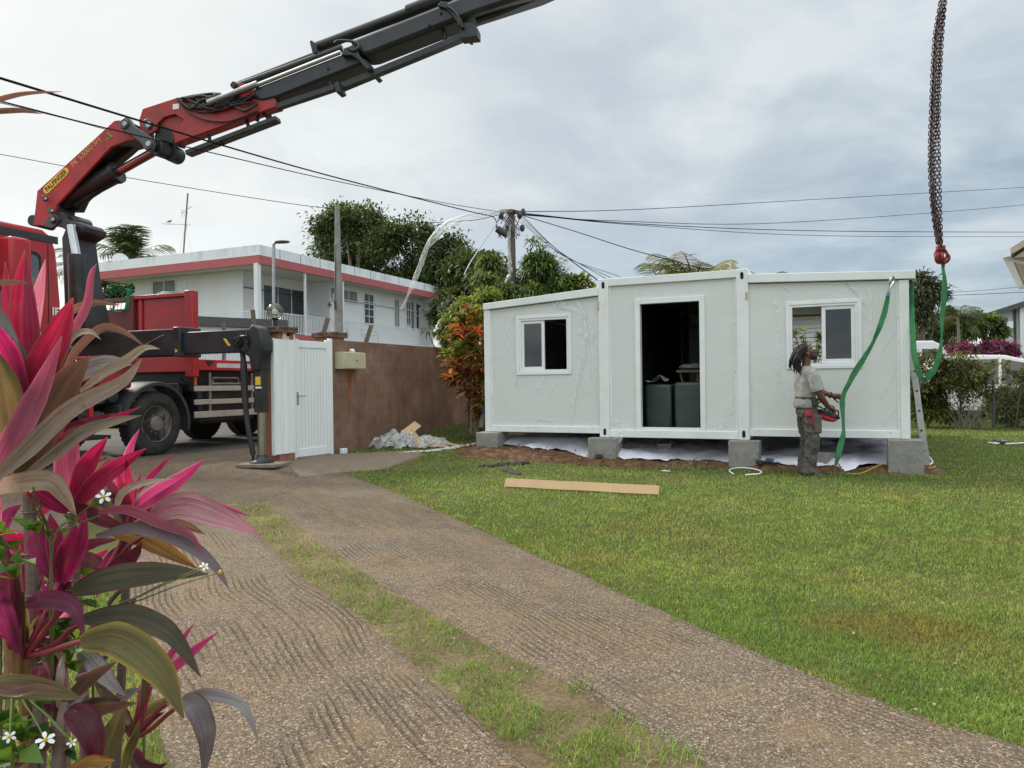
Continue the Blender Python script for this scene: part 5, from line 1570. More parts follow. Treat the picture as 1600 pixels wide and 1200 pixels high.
# posts on the balcony
PBal = Pl(HM @ V3((0, .12, 0)), HA)
for u, wd2, nm in ((404, .22, 'corner_post'), (476.5, .09, 'balcony_post'), (535.5, .09, 'balcony_post')):
    x = PBal.sz(u, 480)[0]; HBd().box((x - wd2 / 2, .06, hfl - .3), (x + wd2 / 2, .06 + wd2, hz0 + .02)).build(nm, M['rail_white'], hs)
# balcony slab and railing
HBd().box((0.0, 0.02, hfl - .32), (16.0, 2.29, hfl)).build('balcony_floor', M['soffit'], hs)
xrd = PBal.sz(499, 500)[0]
HBd().box((-.02, -.02, hfl - .33), (xrd, .018, hfl + .02)).build('balcony_edge', M['fascia_red'], hs)
HBd().box((xrd, -.01, hfl - .33), (16.0, .018, hfl + .0)).build('balcony_edge', M['rail_white'], hs)
HBd().box((-.04, .02, hfl - .33), (-.002, 8, hfl + .02)).build('balcony_edge', M['fascia_red'], hs)
def railing(p, q, n_, name='railing'):
    b = HBd(); p, q = V3(p), V3(q)
    b.beam(p + Z * .98, q + Z * .98, .05, .035); b.beam(p + Z * .08, q + Z * .08, .035, .03)
    for i in range(n_ + 1):
        o = p + (q - p) * i / n_; b.box((o.x - .013, o.y - .013, o.z + .08), (o.x + .013, o.y + .013, o.z + .97))
    return b.build(name, M['rail_white'], hs)
xr_end = PBal.sz(654, 500)[0]
xc1_ = PBal.sz(476, 500)[0]
railing((.06, .12, hfl), (xc1_, .12, hfl), 28); railing((xc1_ + .1, .12, hfl), (xr_end, .12, hfl), 78)
railing((.06, .2, hfl), (.06, 7.0, hfl), 46)


def hwin(Pn, u0, u1, v0, v1, name, m, muns=(1, 1), dep=.05, frame_m='rail_white', face='long'):
    """window on a house wall: dark pane or louvre with a light frame and glazing bars"""
    s0, za = Pn.sz(u0, v0); s1, _ = Pn.sz(u1, v0); zb = Pn.sz(u0, v1)[1]
    s0, s1 = min(s0, s1), max(s0, s1)
    yy = yW if Pn is PR1 else 2.3
    def bxx(x0, x1, z0, z1, d0, d1):
        if face == 'long': return HBd().box((x0, yy - d1, z0), (x1, yy - d0, z1))
        return HBd().box((1.13 - d1, x0, z0), (1.13 - d0, x1, z1))
    wo = bxx(s0, s1, zb, za, .002, .02).build(name, m, hs)
    if frame_m:
        f = .05
        b = HBd()
        for (x0, x1, z0, z1) in [(s0 - f, s0, zb - f, za + f), (s1, s1 + f, zb - f, za + f), (s0, s1, za, za + f), (s0, s1, zb - f, zb)] + [(s0 + (s1 - s0) * i / muns[0] - .02, s0 + (s1 - s0) * i / muns[0] + .02, zb, za) for i in range(1, muns[0])]:
            if face == 'long': b.box((x0, yy - dep, z0), (x1, yy - .001, z1))
            else: b.box((1.13 - dep, x0, z0), (1.129, x1, z1))
        for j in range(1, muns[1]):
            z_ = zb + (za - zb) * j / muns[1]
            if face == 'long': b.box((s0, yy - dep + .003, z_ - .02), (s1, yy - .021, z_ + .02))
            else: b.box((1.13 - dep + .003, s0, z_ - .02), (1.13 - .021, s1, z_ + .02))
        b.build('window_frame', M[frame_m], wo)
    return wo


hwin(PR2, 411, 474.5, 445, 519, 'sliding_door', M['house_dark'], (3, 1))
hwin(PR1, 516, 557, 449.5, 468, 'window', M['louver'], (3, 1))
hwin(PR1, 568.5, 582.5, 459, 505, 'window', M['house_dark'], (2, 4))
hwin(PR1, 585, 613, 460, 512, 'folding_shutter', M['house_white'], (4, 1), .03)
hwin(PR1, 616, 622.5, 468, 512, 'window', M['louver'], (2, 1))
hwin(PR1, 625, 633, 470, 515, 'white_shutter', M['house_white'], (2, 1), .03)
hwin(PR1, 634.8, 640, 472, 507, 'window', M['house_dark'], (2, 3))
hwin(PR1, 641.5, 646, 472, 516, 'grey_shutter', M['louver'], (1, 1))
hwin(PR1, 649.5, 653.5, 474, 513, 'window', M['house_dark'], (1, 2))
hwin(PLf, 240, 275, 441, 462, 'window', M['louver'], (2, 1), face='short')
for u0, u1 in ((223, 236), (279, 291)): hwin(PLf, u0, u1, 438, 466, 'white_shutter', M['house_white'], (2, 1), .03, face='short')
for nm_, (s0, s1, z0, z1) in enumerate([(0, 0, 0, 0)]): pass
HBd().box((xw + .1, yW - .10, hfl + 2.2), (xe - .1, yW - .003, hfl + 2.26)).build('drip_ledge', M['soffit'], hs)
HBd().box((1.2, 2.18, hfl + 2.3), (xw - .5, 2.28, hfl + 2.33)).build('curtain_rail', M['house_dark'], hs)
x_, z_ = PR1.sz(514.5, 476)
b = HBd(); b.box((x_ - .03, yW - .04, z_ - .16), (x_ + .03, yW - .003, z_ + .16)); b.box((x_ - .15, yW - .045, z_ - .03), (x_ + .15, yW - .004, z_ + .03))
b.build('wall_ornament', M['house_dark'], hs)
x_, z_ = PR1.sz(518, 463); b = HBd(); b.box((x_ - .06, yW - .16, z_ - .2), (x_ + .12, yW - .004, z_ - .1)); b.lathe((x_ + .03, yW - .12, z_ - .08), (0, 0, 1), [(0, .09), (.2, .11), (.25, .04)], 10)
b.build('wall_lantern', M['rail_white'], hs)
# dish, aerial, floodlight
q = P(188, 408, 41); t = thing('satellite_dish', q, 'round pale satellite dish on the roof of the white house', 'satellite dish')
fd = (CAM - q).normalized(); fd = (fd + V3((.15, 0, .25))).normalized()
MB().lathe(q - fd * .08, fd, [(0, .02), (.03, .2), (.07, .35), (.11, .44), (.12, .44), (.08, .35), (.04, .2), (.015, .02)], 24, cap=False).build('dish', M['parapet'], t)
MB().tube([q, q - V3((0, 0, .9))], .035, 8).build('mast', M['steel'], t); MB().tube([q, q + fd * .42 + V3((0, 0, -.1))], .015, 6).build('feed_arm', M['steel'], t)
q = P(285, 408, 39); tp = P(293.5, 302, 39)
t = thing('television_aerial', q, 'thin television aerial mast with two crossbars on the house roof', 'aerial')
MB().tube([q - Z * .3, tp], .04, 6).build('mast', M['dark_wood'], t)
MB().tube([P(253, 349.5, 39), P(297, 351, 39)], .022, 6).build('crossbar', M['steel'], t)
MB().tube([P(283, 334, 39), P(300, 322, 39)], .018, 6).build('crossbar', M['steel'], t)
for a, c_ in (((283, 327), (285, 340)), ((287, 327), (288, 338)), ((292, 323), (293, 333)), ((291, 347), (292, 355)), ((262, 347), (263, 352))):
    MB().tube([P(*a, 39), P(*c_, 39)], .012, 5).build('element', M['steel'], t)
for e_ in ((301, 402), (279, 403)): MB().tube([P(290, 350, 39), P(*e_, 39.5)], .006, 4).build('stay_wire', M['steel'], t)
q = P(265, 347.5, 39); b = MB(); b.ball(q + Z * .05, .065, 10, (1.5, .8, .9)); b.ball(q + V3((.08, 0, .11)), .036, 8); b.prism([q + V3((-.08, -.02, .05)), q + V3((-.2, 0, .0)), q + V3((-.08, .02, .03))], (0, 0, .02))
tag(b.build('bird', M['dark_wood']), 'small dark bird perched on the aerial crossbar', 'bird')
x_, z_ = PBal.sz(654, 447)
# garden furniture on the balcony
def wire_chair(x, lab, wd_=.5):
    c = HM @ V3((x, .75, hfl)); t = thing('garden_chair', c, lab, 'chair', 'white wire furniture on the balcony')
    f = lambda a, b_, z: c + HA * a - V3((0, 0, 0)) + HBk * b_ + Z * z
    mm = M['chair_blue'] if 'chair_blue' in M else M.setdefault('chair_blue', mat('chair_blue', (.33, .40, .52), .5))
    b = MB(); h = wd_ / 2
    for i in range(9): b.tube([f(-h + wd_ * i / 8, .0, .43), f(-h + wd_ * i / 8, .42, .43)], .010, 5)
    b.tube([f(-h, 0, .43), f(h, 0, .43), f(h, .42, .43), f(-h, .42, .43)], .018, 6, closed=True); b.build('seat', mm, t)
    b = MB(); arc = [f(-h, .42, .43)] + [f(-h + wd_ * i / 10, .50, .72 + .16 * math.sin(math.pi * i / 10)) for i in range(11)] + [f(h, .42, .43)]
    b.tube(arc, .018, 6)
    for i in range(1, 8): b.tube([f(-h + wd_ * i / 8, .43, .43), f(-h + wd_ * i / 8 + .04 * (-1) ** i, .47, .6), f(-h + wd_ * i / 8, .50, .74 + .13 * math.sin(math.pi * i / 8))], .010, 5)
    b.build('backrest', mm, t)
    for sx_ in (-h, h):
        for y_ in (0, .42): MB().tube([f(sx_, y_, .43), f(sx_ * 1.1, y_, 0)], .018, 6).build('leg', mm, t)
        MB().tube([f(sx_, .46, .66), f(sx_, .2, .68), f(sx_, .0, .62), f(sx_, .0, .43)], .016, 6).build('armrest', mm, t)
    return t
wire_chair(PBal.sz(549, 500)[0] + .25, 'white wire garden chair on the balcony, right of the concrete lamp post'); wire_chair(PBal.sz(588, 500)[0] + .4, 'wide white wire bench on the balcony, left of the hanging flowers', 1.3)
x_ = PBal.sz(446, 505)[0]
# street light and poles ------------------------------------------------------------
q = P(426.5, 500, 23); tp = P(427.5, 381, 23); t = thing('street_light', (q.x, q.y, 0), 'slim grey street light in front of the white house', 'street light')
MB().tube([(q.x, q.y, .2), tp - Z * .15, tp, tp + V3((.08, 0, .05)), tp + V3((.2, 0, .05))], .05, 10).build('pole', M['steel'], t)
MB().ball(tp + V3((.27, 0, .06)), .24, 14, (1.05, .55, .22)).build('lamp_head', M['grey_paint'], t)
q = P(528, 520, 26); tp = P(527, 321, 26)
t = thing('concrete_pole', (q.x, q.y, 0), 'tall tapered grey concrete pole in front of the house balcony', 'pole')
MB().tube([(q.x + .02, q.y, 0), tp], [.21, .085], 10).build('shaft', M['concrete_block'], t)
MB().tube([P(523.5, 470, 25.8), P(524, 484, 25.8)], .04, 8).build('cable_guard', M['black_plastic'], t)
MB().tube([P(526, 325, 26), P(523, 478, 25.8)], .018, 6).build('riser_cable', M['black_plastic'], t)
D_POLE = 21.0
q = P(803, 600, D_POLE); tp = P(798.5, 331, D_POLE)
t = thing('utility_pole', (q.x, q.y, 0), 'weathered wooden utility pole carrying many cables, rising from the tree', 'utility pole')
MB().tube([(q.x, q.y, 0), tp], [.14, .105], 12).build('pole', mat('old_pole', (.14, .115, .09), .9, 0, .35, 3, .6, 20, stretch=(6, 6, .4), dirt=(.06, .05, .04), da=.7), t)
MB().beam(P(781, 331, D_POLE - .15), P(801, 329.5, D_POLE - .15), .10, .09).build('crossarm', M['dark_wood'], t)
MB().beam(P(800, 330, D_POLE), P(818, 334, D_POLE - .4), .12, .12).build('cable_clamp', M['black_plastic'], t)
for u, v in ((783, 338), (812, 337), (817, 331), (796, 354), (816, 356.5)):
    MB().ball(P(u, v, D_POLE - .2), .075, 10, (1, 1, 1.4)).build('insulator', M['black_plastic'], t)
MB().cyl(P(775.5, 357, D_POLE - .3), P(793, 367, D_POLE - .25), .10, n=16).build('splice_case', M['black_plastic'], t, .03)
MB().cbox(P(794, 361, D_POLE - .2), (.16, .12, .34)).build('junction_box', M['black_plastic'], t, .01)
rr = random.Random(5)
for i in range(12):
    a = P(784 + rr.uniform(-2, 30), 333 + rr.uniform(-2, 6), D_POLE - .25); e_ = P(790 + rr.uniform(-12, 24), 352 + rr.uniform(-5, 22), D_POLE - .2)
    mm_ = (a + e_) / 2 + V3((rr.uniform(-.25, .25), 0, rr.uniform(-.35, .0)))
    MB().tube(spline([tuple(a), tuple(mm_), tuple(e_)], 14), .012, 5).build('drop_cable', M['black_plastic'] if i % 3 else M['steel'], t)
# overhead wires
M['cable_black'] = mat('cable_black', (.012, .012, .013), .9, 0, .1, 2, spec=.1)
def wire(pts, r_, lab, m='cable_black', grp='overhead cables', sag=0):
    L = [P(*p) for p in pts]
    S = spline([tuple(q) for q in L], 40)
    b = MB(); b.tube(S, r_, 6); o = b.build('overhead_cable', M[m]); return tag(o, lab, 'cable', grp)
dp = D_POLE - .2
wire([(-60, 103, 6.2), (0, 122, 6.9), (330, 222, 11.0), (520, 276, 15.0), (720, 327, 19.3), (770, 338, dp)], .0135, 'thickest black overhead cable, crossing in front of the red crane arm')
wire([(770, 338, dp), (775, 345, dp), (776.5, 356, dp)], .014, 'short black cable drop curling into the splice case')
wire([(-60, 146, 7.0), (0, 158, 7.6), (165, 200, 9.4), (345, 242, 11.6), (520, 282, 15), (700, 318, 19.5), (788, 332, dp)], .0085, 'thin overhead cable just below the thickest one, crossing the crane')
wire([(-60, 152, 7.2), (0, 160.5, 7.8), (110, 187, 8.8), (165, 202, 9.6)], .007, 'thin pale wire beside the upper left cables', 'steel')
wire([(-60, 232, 22), (0, 241, 22.5), (95, 258.5, 23.2), (190, 276, 24), (330, 299, 25), (460, 319, 25.6), (527, 327, 26)], .011, 'thin cable running behind the crane to the grey concrete pole')
wire([(527, 328, 26), (640, 346, 24), (730, 345, 22.5), (788, 334, dp)], .010, 'faint cable between the concrete pole and the wooden pole')
wire([(802, 331, dp), (1000, 327, 26), (1300, 310, 33), (1700, 287, 45)], .012, 'uppermost cable leaving the wooden pole to the right')
wire([(812, 333, dp), (1000, 350, 26), (1300, 361, 33), (1700, 363, 45)], .015, 'thick lower cable leaving the wooden pole to the right')
wire([(812, 334, dp), (1000, 352, 26), (1300, 368.5, 33), (1700, 370, 45)], .011, 'cable just under the thick one right of the wooden pole')
wire([(816, 336, dp), (960, 345, 25), (1200, 349, 31), (1500, 329, 40), (1700, 310, 46)], .012, 'thin cable rising to the right behind the hanging chains')
wire([(818, 337, dp), (900, 362, 20), (980, 388, 19), (1060, 410, 17.8), (1110, 424, 17)], .012, 'lone thin cable slanting down right to the cabin roof')
for i, (e_, r_) in enumerate([((934, 438), .011), ((948, 436), .006), ((955, 434), .006), ((968, 432), .006)]):
    a = P(817 - i, 338 + 3 * i, dp); q = PF.off(1.5 + .5 * i).pt(*e_)
    mm_ = (a + q) / 2 - Z * (.10 + .05 * i)
    b = MB(); b.tube(spline([tuple(a), tuple(mm_), tuple(q)], 30), r_, 5)
    tag(b.build('overhead_cable', M['cable_black']), ['thick cable slanting from the wooden pole down behind the cabin corner', 'thin cable close above the thick one behind the cabin corner', 'second thin cable slanting down to the cabin roof', 'highest of the thin cables slanting down to the cabin roof'][i], 'cable', 'overhead cables')
wire([(783, 340, dp), (760, 372, 20), (735, 410, 19.2), (725, 430, 19)], .014, 'pale thick stay slanting down left of the wooden pole', 'steel')
wire([(736, 404, 23), (700, 392, 25), (640, 372, 29), (560, 345, 34)], .012, 'thin cable running left through the dark tree tops')
wire([(1380, 466, 40), (1500, 461, 40), (1700, 452, 40)], .015, 'faint low cable above the trees at the far right'); wire([(1400, 452, 44), (1500, 456, 44), (1700, 438, 44)], .012, 'faint sloping cable right of the green sling')
# torn plastic streamer caught on the pole
S = spline([(792, 331, 20.7), (760, 333, 20.5), (725, 341, 20.2), (700, 352, 20), (683, 368, 19.8), (668, 385, 19.6), (655, 420, 19.4), (642, 452, 19.2), (627, 484, 19)], 60)
W_ = np.interp(np.linspace(0, 1, 60), [0, .15, .33, .5, .6, .8, 1], [.04, .08, .13, .15, .08, .08, .03])
vs, fs = [], []
for i, s_ in enumerate(S):
    p = P(*s_); tn = (P(*S[min(i + 1, 59)]) - P(*S[max(i - 1, 0)])).normalized(); sd_ = tn.cross(V3((0, 1, 0))).normalized()
    for j in range(6):
        k_ = j / 5 - .5; n_ = noise.noise(V3((i * .25, j * 1.1, 2))); vs.append(p + sd_ * (k_ * 2 * W_[i] * (1 + .4 * n_)) + V3((0, .12 * n_ + .06 * (-1) ** j, 0)))
for i in range(59):
    for j in range(5): fs.append((i * 6 + j, i * 6 + j + 1, i * 6 + j + 7, i * 6 + j + 6))
b = MB(); b.add(vs, fs); tag(b.build('plastic_streamer', M['streamer'], None, ang=80), 'long torn strip of clear plastic blowing left from the wooden pole', 'plastic strip')
S = spline([(797, 352, 20.7), (795, 385, 20.7), (797, 415, 20.6), (795, 432, 20.5), (782, 455, 20.2), (772, 470, 20)], 40); vs, fs = [], []
for i, s_ in enumerate(S):
    p = P(*s_)
    for j in range(5):
        n_ = noise.noise(V3((i * .4, j * 1.3, 9))); vs.append(p + V3(((j / 4 - .5) * .15 * (.6 + n_), -.1 + .12 * n_, 0)))
for i in range(39):
    for j in range(4): fs.append((i * 5 + j, i * 5 + j + 1, i * 5 + j + 6, i * 5 + j + 5))
b = MB(); b.add(vs, fs); tag(b.build('plastic_streamer', M['streamer'], None, ang=80), 'tangled clear plastic hanging down the wooden pole into the tree', 'plastic strip')
# low street wall and railing in front of the house (seen under and over the crane outrigger)
Pw2 = Pl(P(440, 520, 27), HA)
a_ = P(300, 515, 25.5); c_ = P(446, 512, 27.5)
b = MB(); a0 = V3((a_.x, a_.y, 0)); c0 = V3((c_.x, c_.y, 0)); zz = P(440, 501, 27.5).z
t = thing('street_fence', (a0 + c0) / 2, 'white barred fence with a dark coping in front of the house', 'fence')
MB().beam(a0 + Z * (zz - .16), c0 + Z * (zz - .16), .5, .32).build('coping', M['grey_paint'], t)
MB().beam(a0 + Z * (zz - .5), c0 + Z * (zz - .5), .2, .34).build('top_rail', M['rail_white'], t)
b = MB()
for i in range(34):
    o = a0 + (c0 - a0) * i / 33; b.box((o.x - .04, o.y - .03, .2), (o.x + .04, o.y + .03, zz - .66))
b.build('bars', M['rail_white'], t); MB().beam(a0 + Z * .7 + V3((0, .12, 0)), c0 + Z * .7 + V3((0, .12, 0)), .1, 1.2).build('back_panel', mat('pale_blue', (.42, .48, .56), .6), t)
# ---------------------------------------------------------------- foliage
def unit(a): return a / (np.linalg.norm(a, axis=1, keepdims=True) + 1e-9)


def leaves(cen, dirs, length, width, colr, r, curl=0.25, k=1):
    """one folded leaf per row: cen base points, dirs unit growth directions"""
    n = len(cen); L = np.asarray(length).reshape(-1, 1) * np.ones((n, 1)); W = np.asarray(width).reshape(-1, 1) * np.ones((n, 1))
    up = unit(np.stack([r.normal(0, .35, n), r.normal(0, .35, n), np.ones(n)], 1))
    side = unit(np.cross(dirs, up)); nor = np.cross(side, dirs)
    droop = np.array([0, 0, -1.0])
    m1 = cen + dirs * L * .5 + nor * L * .05
    tip = cen + dirs * L + droop * L * curl
    V = np.stack([cen, m1 - side * W / 2 + nor * W * .12, m1, m1 + side * W / 2 + nor * W * .12, tip], 1).reshape(-1, 3)
    i = np.arange(n)[:, None] * 5
    F = np.concatenate([i + np.array(q) for q in ((0, 2, 1), (0, 3, 2), (1, 2, 4), (2, 3, 4))], 0)
    C = np.repeat(np.concatenate([colr, np.ones((n, 1))], 1), 5, axis=0)
    return V, F, C


def pick(pal, n, r, lo=.7, hi=1.3):
    p = np.array([q[0] for q in pal]); w = np.array([q[1] for q in pal], float); w /= w.sum()
    return p[r.choice(len(p), n, p=w)] * r.uniform(lo, hi, (n, 1))


GREEN_DK = [((.036, .062, .018), 4), ((.055, .085, .022), 3), ((.085, .115, .028), 1.4), ((.10, .095, .035), .3)]
GREEN_MD = [((.06, .105, .022), 3), ((.10, .15, .03), 3), ((.15, .20, .04), 1.4), ((.035, .06, .018), 1.6)]
GREEN_YL = [((.17, .23, .035), 3), ((.24, .29, .05), 2), ((.09, .14, .028), 2), ((.16, .11, .03), .4)]


def crown(name, blobs, nl, ll, lw, pal, parent, seed, nclump=40, cl=.28, curl=.3, m='tree_leaf', shell=.75):
    """blobs: (centre, radii). clumps of leaves spread through the blobs' volume, denser near the surface"""
    r = np.random.default_rng(seed)
    vol = np.array([b[1][0] * b[1][1] * b[1][2] for b in blobs]) ** .67; vol /= vol.sum()
    cc, dd, rad, tone = [], [], [], []
    for b, w_ in zip(blobs, vol):
        k = max(3, int(nclump * w_ + .5))
        d = unit(r.normal(0, 1, (k, 3))); d[:, 2] = np.where(d[:, 2] < -.5, -d[:, 2], d[:, 2])
        q = r.uniform(shell, 1.0, (k, 1)) * r.uniform(.6, 1.04, (k, 1)) ** .5
        cc.append(np.array(b[0]) + d * q * np.array(b[1])); dd.append(d); rad.append(np.full(k, min(b[1]) * cl) * r.uniform(.6, 1.5, k)); tone.append(r.uniform(.72, 1.28, k))
    cc = np.concatenate(cc); dd = np.concatenate(dd); rad = np.concatenate(rad); tone = np.concatenate(tone)
    pr = rad ** 2 / (rad ** 2).sum(); idx = r.choice(len(cc), nl, p=pr)
    off = r.normal(0, .55, (nl, 3)) * rad[idx][:, None]; off[:, 2] *= .75
    pos = cc[idx] + off
    dirs = unit(dd[idx] * .7 + unit(off + 1e-6) * .8 + r.normal(0, .55, (nl, 3)) + np.array([0, 0, -.15]))
    col_ = pick(pal, nl, r) * tone[idx][:, None]
    V, F, C = leaves(pos, dirs, ll * r.uniform(.6, 1.3, nl), lw * r.uniform(.7, 1.2, nl), col_, r, curl)
    o = np_mesh(name, V, F, M[m], C, parent)
    return o, cc


def tree(loc, label, cat, blobs, nl, ll, lw, pal, seed, trunk_r=.2, name='tree', group=None, nclump=40, cl=.28, curl=.3, limbs=9, trunk_lean=(0, 0), shell=.75):
    t = thing(name, loc, label, cat, group)
    o, cc = crown('crown', blobs, nl, ll, lw, pal, t, seed, nclump, cl, curl, shell=shell)
    r = random.Random(seed); base = V3(loc)
    top = V3(tuple(np.mean(cc, 0))); top = V3((top.x, top.y, min(q[2] for q in cc) * .5 + top.z * .5))
    b = MB(); mid = (base + top) / 2 + V3((trunk_lean[0], trunk_lean[1], 0))
    sp = [V3(q) for q in spline([tuple(base - Z * .2), tuple(mid), tuple(top)], 14)]
    b.tube(sp, [trunk_r * (1 - .65 * i / 13) for i in range(14)], 10); b.build('trunk', M['bark'], t)
    b = MB()
    for i in range(limbs):
        q = V3(tuple(cc[r.randrange(len(cc))])); s0 = sp[r.randrange(6, 13)]
        mm_ = (s0 + q) / 2 + V3((0, 0, -.08 * (q - s0).length)); L = spline([tuple(s0), tuple(mm_), tuple(q)], 10)
        b.tube(L, [trunk_r * .38 * (1 - .85 * j / 9) for j in range(10)], 6)
    b.build('branches', M['bark'], t)
    return t


def at(u, v, d, ru, rv, rd=None):
    """blob from its outline in the photograph: centre px, depth, half sizes in px"""
    p = P(u, v, d); s = d / FPX
    return (tuple(p), (ru * s, rd if rd else (ru + rv) / 2 * s, rv * s))


def gz(p): return float(T(p[0], p[1]))


# big dark trees behind the house
p = P(560, 500, 52); tree((p.x, p.y, 0), 'large dark spreading tree behind the white house roof, left of the grey pole', 'tree',
     [at(540, 375, 52, 48, 52), at(585, 385, 53, 45, 50), at(520, 350, 52, 30, 30), at(560, 440, 54, 70, 40), at(498, 372, 51, 22, 20)], 19000, .34, .15, GREEN_DK, 31, .5, nclump=75, cl=.34)
p = P(660, 500, 50); tree((p.x, p.y, 0), 'dark bushy tree behind the right end of the white house', 'tree',
     [at(640, 398, 50, 52, 52), at(690, 420, 49, 46, 52), at(665, 470, 50, 60, 50), at(620, 385, 51, 28, 26), at(705, 480, 48, 40, 60)], 20000, .34, .15, GREEN_DK, 32, .5, nclump=75, cl=.34)
p = P(735, 500, 33); tree((p.x, p.y, 0), 'dark leafy tree left of the wooden pole, behind the orange bush', 'tree',
     [at(728, 445, 33, 40, 46), at(760, 430, 31, 30, 34), at(715, 485, 32, 34, 40), at(780, 470, 31, 45, 35)], 12000, .30, .11, GREEN_DK, 33, .25, nclump=60, cl=.36)
# tree round the pole: long drooping leaves
p = P(830, 500, 19.4); tree((p.x, p.y, 0), 'mango like tree with long drooping leaves growing round the wooden pole', 'tree',
     [at(765, 425, 21.8, 24, 22), at(845, 435, 20.4, 32, 36), at(838, 388, 20.4, 13, 20), at(880, 450, 20.5, 26, 18), at(762, 455, 20.6, 30, 24), at(835, 475, 20.4, 70, 28), at(790, 480, 20.3, 40, 26)], 8500, .26, .055, GREEN_MD, 34, .12, nclump=130, cl=.30, curl=.45)
p = P(905, 500, 20.5); tree((p.x, p.y, 0), 'bright green shrub top showing between the tree and the cabin roof', 'shrub',
     [at(905, 450, 20.5, 24, 16), at(885, 455, 20.5, 20, 18)], 1100, .24, .09, GREEN_YL, 35, .06, nclump=20, name='shrub', limbs=3)
# yellow-green bush over the wall and the croton in front of it
p = P(735, 600, 15.6); tree((p.x, p.y, gz(p)), 'yellow green leafy bush above the end of the brown wall', 'shrub',
     [at(735, 500, 15.6, 28, 34), at(712, 515, 15.4, 22, 26), at(755, 475, 15.5, 26, 22), at(700, 535, 15.2, 14, 14), at(750, 540, 15.6, 20, 30)], 5200, .13, .05, GREEN_YL, 36, .07, name='shrub', nclump=70, cl=.34)
p = P(672, 600, 15.9); tree((p.x, p.y, gz(p)), 'dark green feathery shrub tip over the brown wall beside the house', 'shrub',
     [at(685, 517, 15.5, 24, 9), at(700, 530, 15.5, 18, 16)], 700, .16, .03, GREEN_DK, 37, .05, name='shrub', nclump=16, limbs=4)


def rosettes(name, cents, nper, ll, lw, pals, parent, seed, droop=.5):
    r = np.random.default_rng(seed); Vs, Fs, Cs = [], [], []; b0 = 0
    for ci, c in enumerate(cents):
        pal = pals[ci % len(pals)] if not callable(pals) else pals(c, r)
        n = int(nper * r.uniform(.7, 1.3)); a = r.uniform(0, 2 * np.pi, n); el = r.uniform(-.35, 1.1, n)
        d = np.stack([np.cos(a) * np.cos(el), np.sin(a) * np.cos(el), np.sin(el)], 1)
        L = ll * r.uniform(.65, 1.25, n); W = lw * r.uniform(.7, 1.25, n); col_ = pick(pal, n, r, .65, 1.3)
        side = unit(np.cross(d, np.array([0, 0, 1.0]) + r.normal(0, .3, (n, 3)))); nor = np.cross(side, d)
        S = 6; rows = []
        for s in range(S):
            t = s / (S - 1); w_ = W * max(.04, math.sin(math.pi * min(1, .08 + t * .92)) ** .8)
            p_ = c + d * (L * t)[:, None] * (1 - .15 * droop * t) + np.array([0, 0, -1.0]) * (droop * L * t * t * .55)[:, None]
            rows += [p_ - side * w_[:, None] / 2 + nor * w_[:, None] * .18, p_, p_ + side * w_[:, None] / 2 + nor * w_[:, None] * .18]
        V = np.stack(rows, 1).reshape(-1, 3); i = np.arange(n)[:, None] * (3 * S)
        F = np.concatenate([i + np.array((s * 3 + j, s * 3 + j + 1, s * 3 + j + 4, s * 3 + j + 3)) for s in range(S - 1) for j in range(2)], 0)
        Vs.append(V); Fs.append(F + b0); Cs.append(np.repeat(np.concatenate([col_, np.ones((n, 1))], 1), 3 * S, axis=0)); b0 += len(V)
    return np_mesh(name, np.concatenate(Vs), np.concatenate(Fs), M['petal_leaf'] if 'croton' not in M else M['croton'], np.concatenate(Cs), parent, smooth=True)


M['croton'] = leafmat('croton', .35, .45, .35, tt=(1.4, 1.1, .8))
ORANGE = [((.60, .17, .04), 3), ((.52, .09, .04), 2), ((.50, .26, .05), 2), ((.16, .17, .035), 1.2)]
BRONZE = [((.26, .14, .055), 3), ((.17, .13, .045), 3), ((.33, .15, .06), 2), ((.09, .10, .03), 1.5)]
MIXED = [((.30, .24, .04), 2), ((.16, .17, .03), 2), ((.36, .12, .04), 2)]
pc = P(735, 672, 14.0); t = thing('croton_bush', (pc.x, pc.y, gz(pc)), 'orange and bronze croton bush between the brown wall and the cabin', 'shrub')
r = np.random.default_rng(41); cs = []; tries = 0
OUT = [(700, 505), (712, 492), (735, 478), (757, 482), (775, 500), (775, 660), (745, 655), (735, 632), (716, 612), (700, 590), (690, 560), (700, 548), (708, 530)]
while len(cs) < 150:
    u, v = r.uniform(688, 778), r.uniform(478, 655)
    if inpoly(np.array([u]), np.array([v]), OUT)[0]: cs.append((u, v, 14.0 + r.uniform(-.45, .5)))
cents = [np.array(P(*q)) for q in cs]
hi_z = P(740, 555, 14).z


def cpal(c, r_):
    if c[2] > hi_z: return [ORANGE, ORANGE, MIXED, GREEN_YL, BRONZE][r_.integers(5)]
    return [BRONZE, BRONZE, BRONZE, MIXED, GREEN_MD, ORANGE][r_.integers(6)]


rosettes('foliage', cents, 26, .23, .045, cpal, t, 42)
b = MB(); rr = random.Random(2)
for i in range(7):
    x0 = pc + V3((rr.uniform(-.1, .5), rr.uniform(-.2, .3), -.05)); c = V3(tuple(cents[rr.randrange(len(cents))]))
    b.tube(spline([tuple(x0), tuple((x0 + c) / 2 + V3((rr.uniform(-.1, .1), 0, .1))), tuple(c)], 12), [.028 * (1 - .7 * j / 11) for j in range(12)], 6)
b.build('stems', M['bark'], t)
for i, c in enumerate(cents):
    if i % 3 == 0:
        s = V3(tuple(cents[(i * 7 + 3) % len(cents)]))
q = P(752, 660, 13.8); b = MB(); b.beam(q - Z * .1, q + V3((.09, .1, .5)), .10, .05); tag(b.build('stub_post', M['concrete_block'], None, .01), 'short pale leaning stub at the foot of the croton bush', 'post')


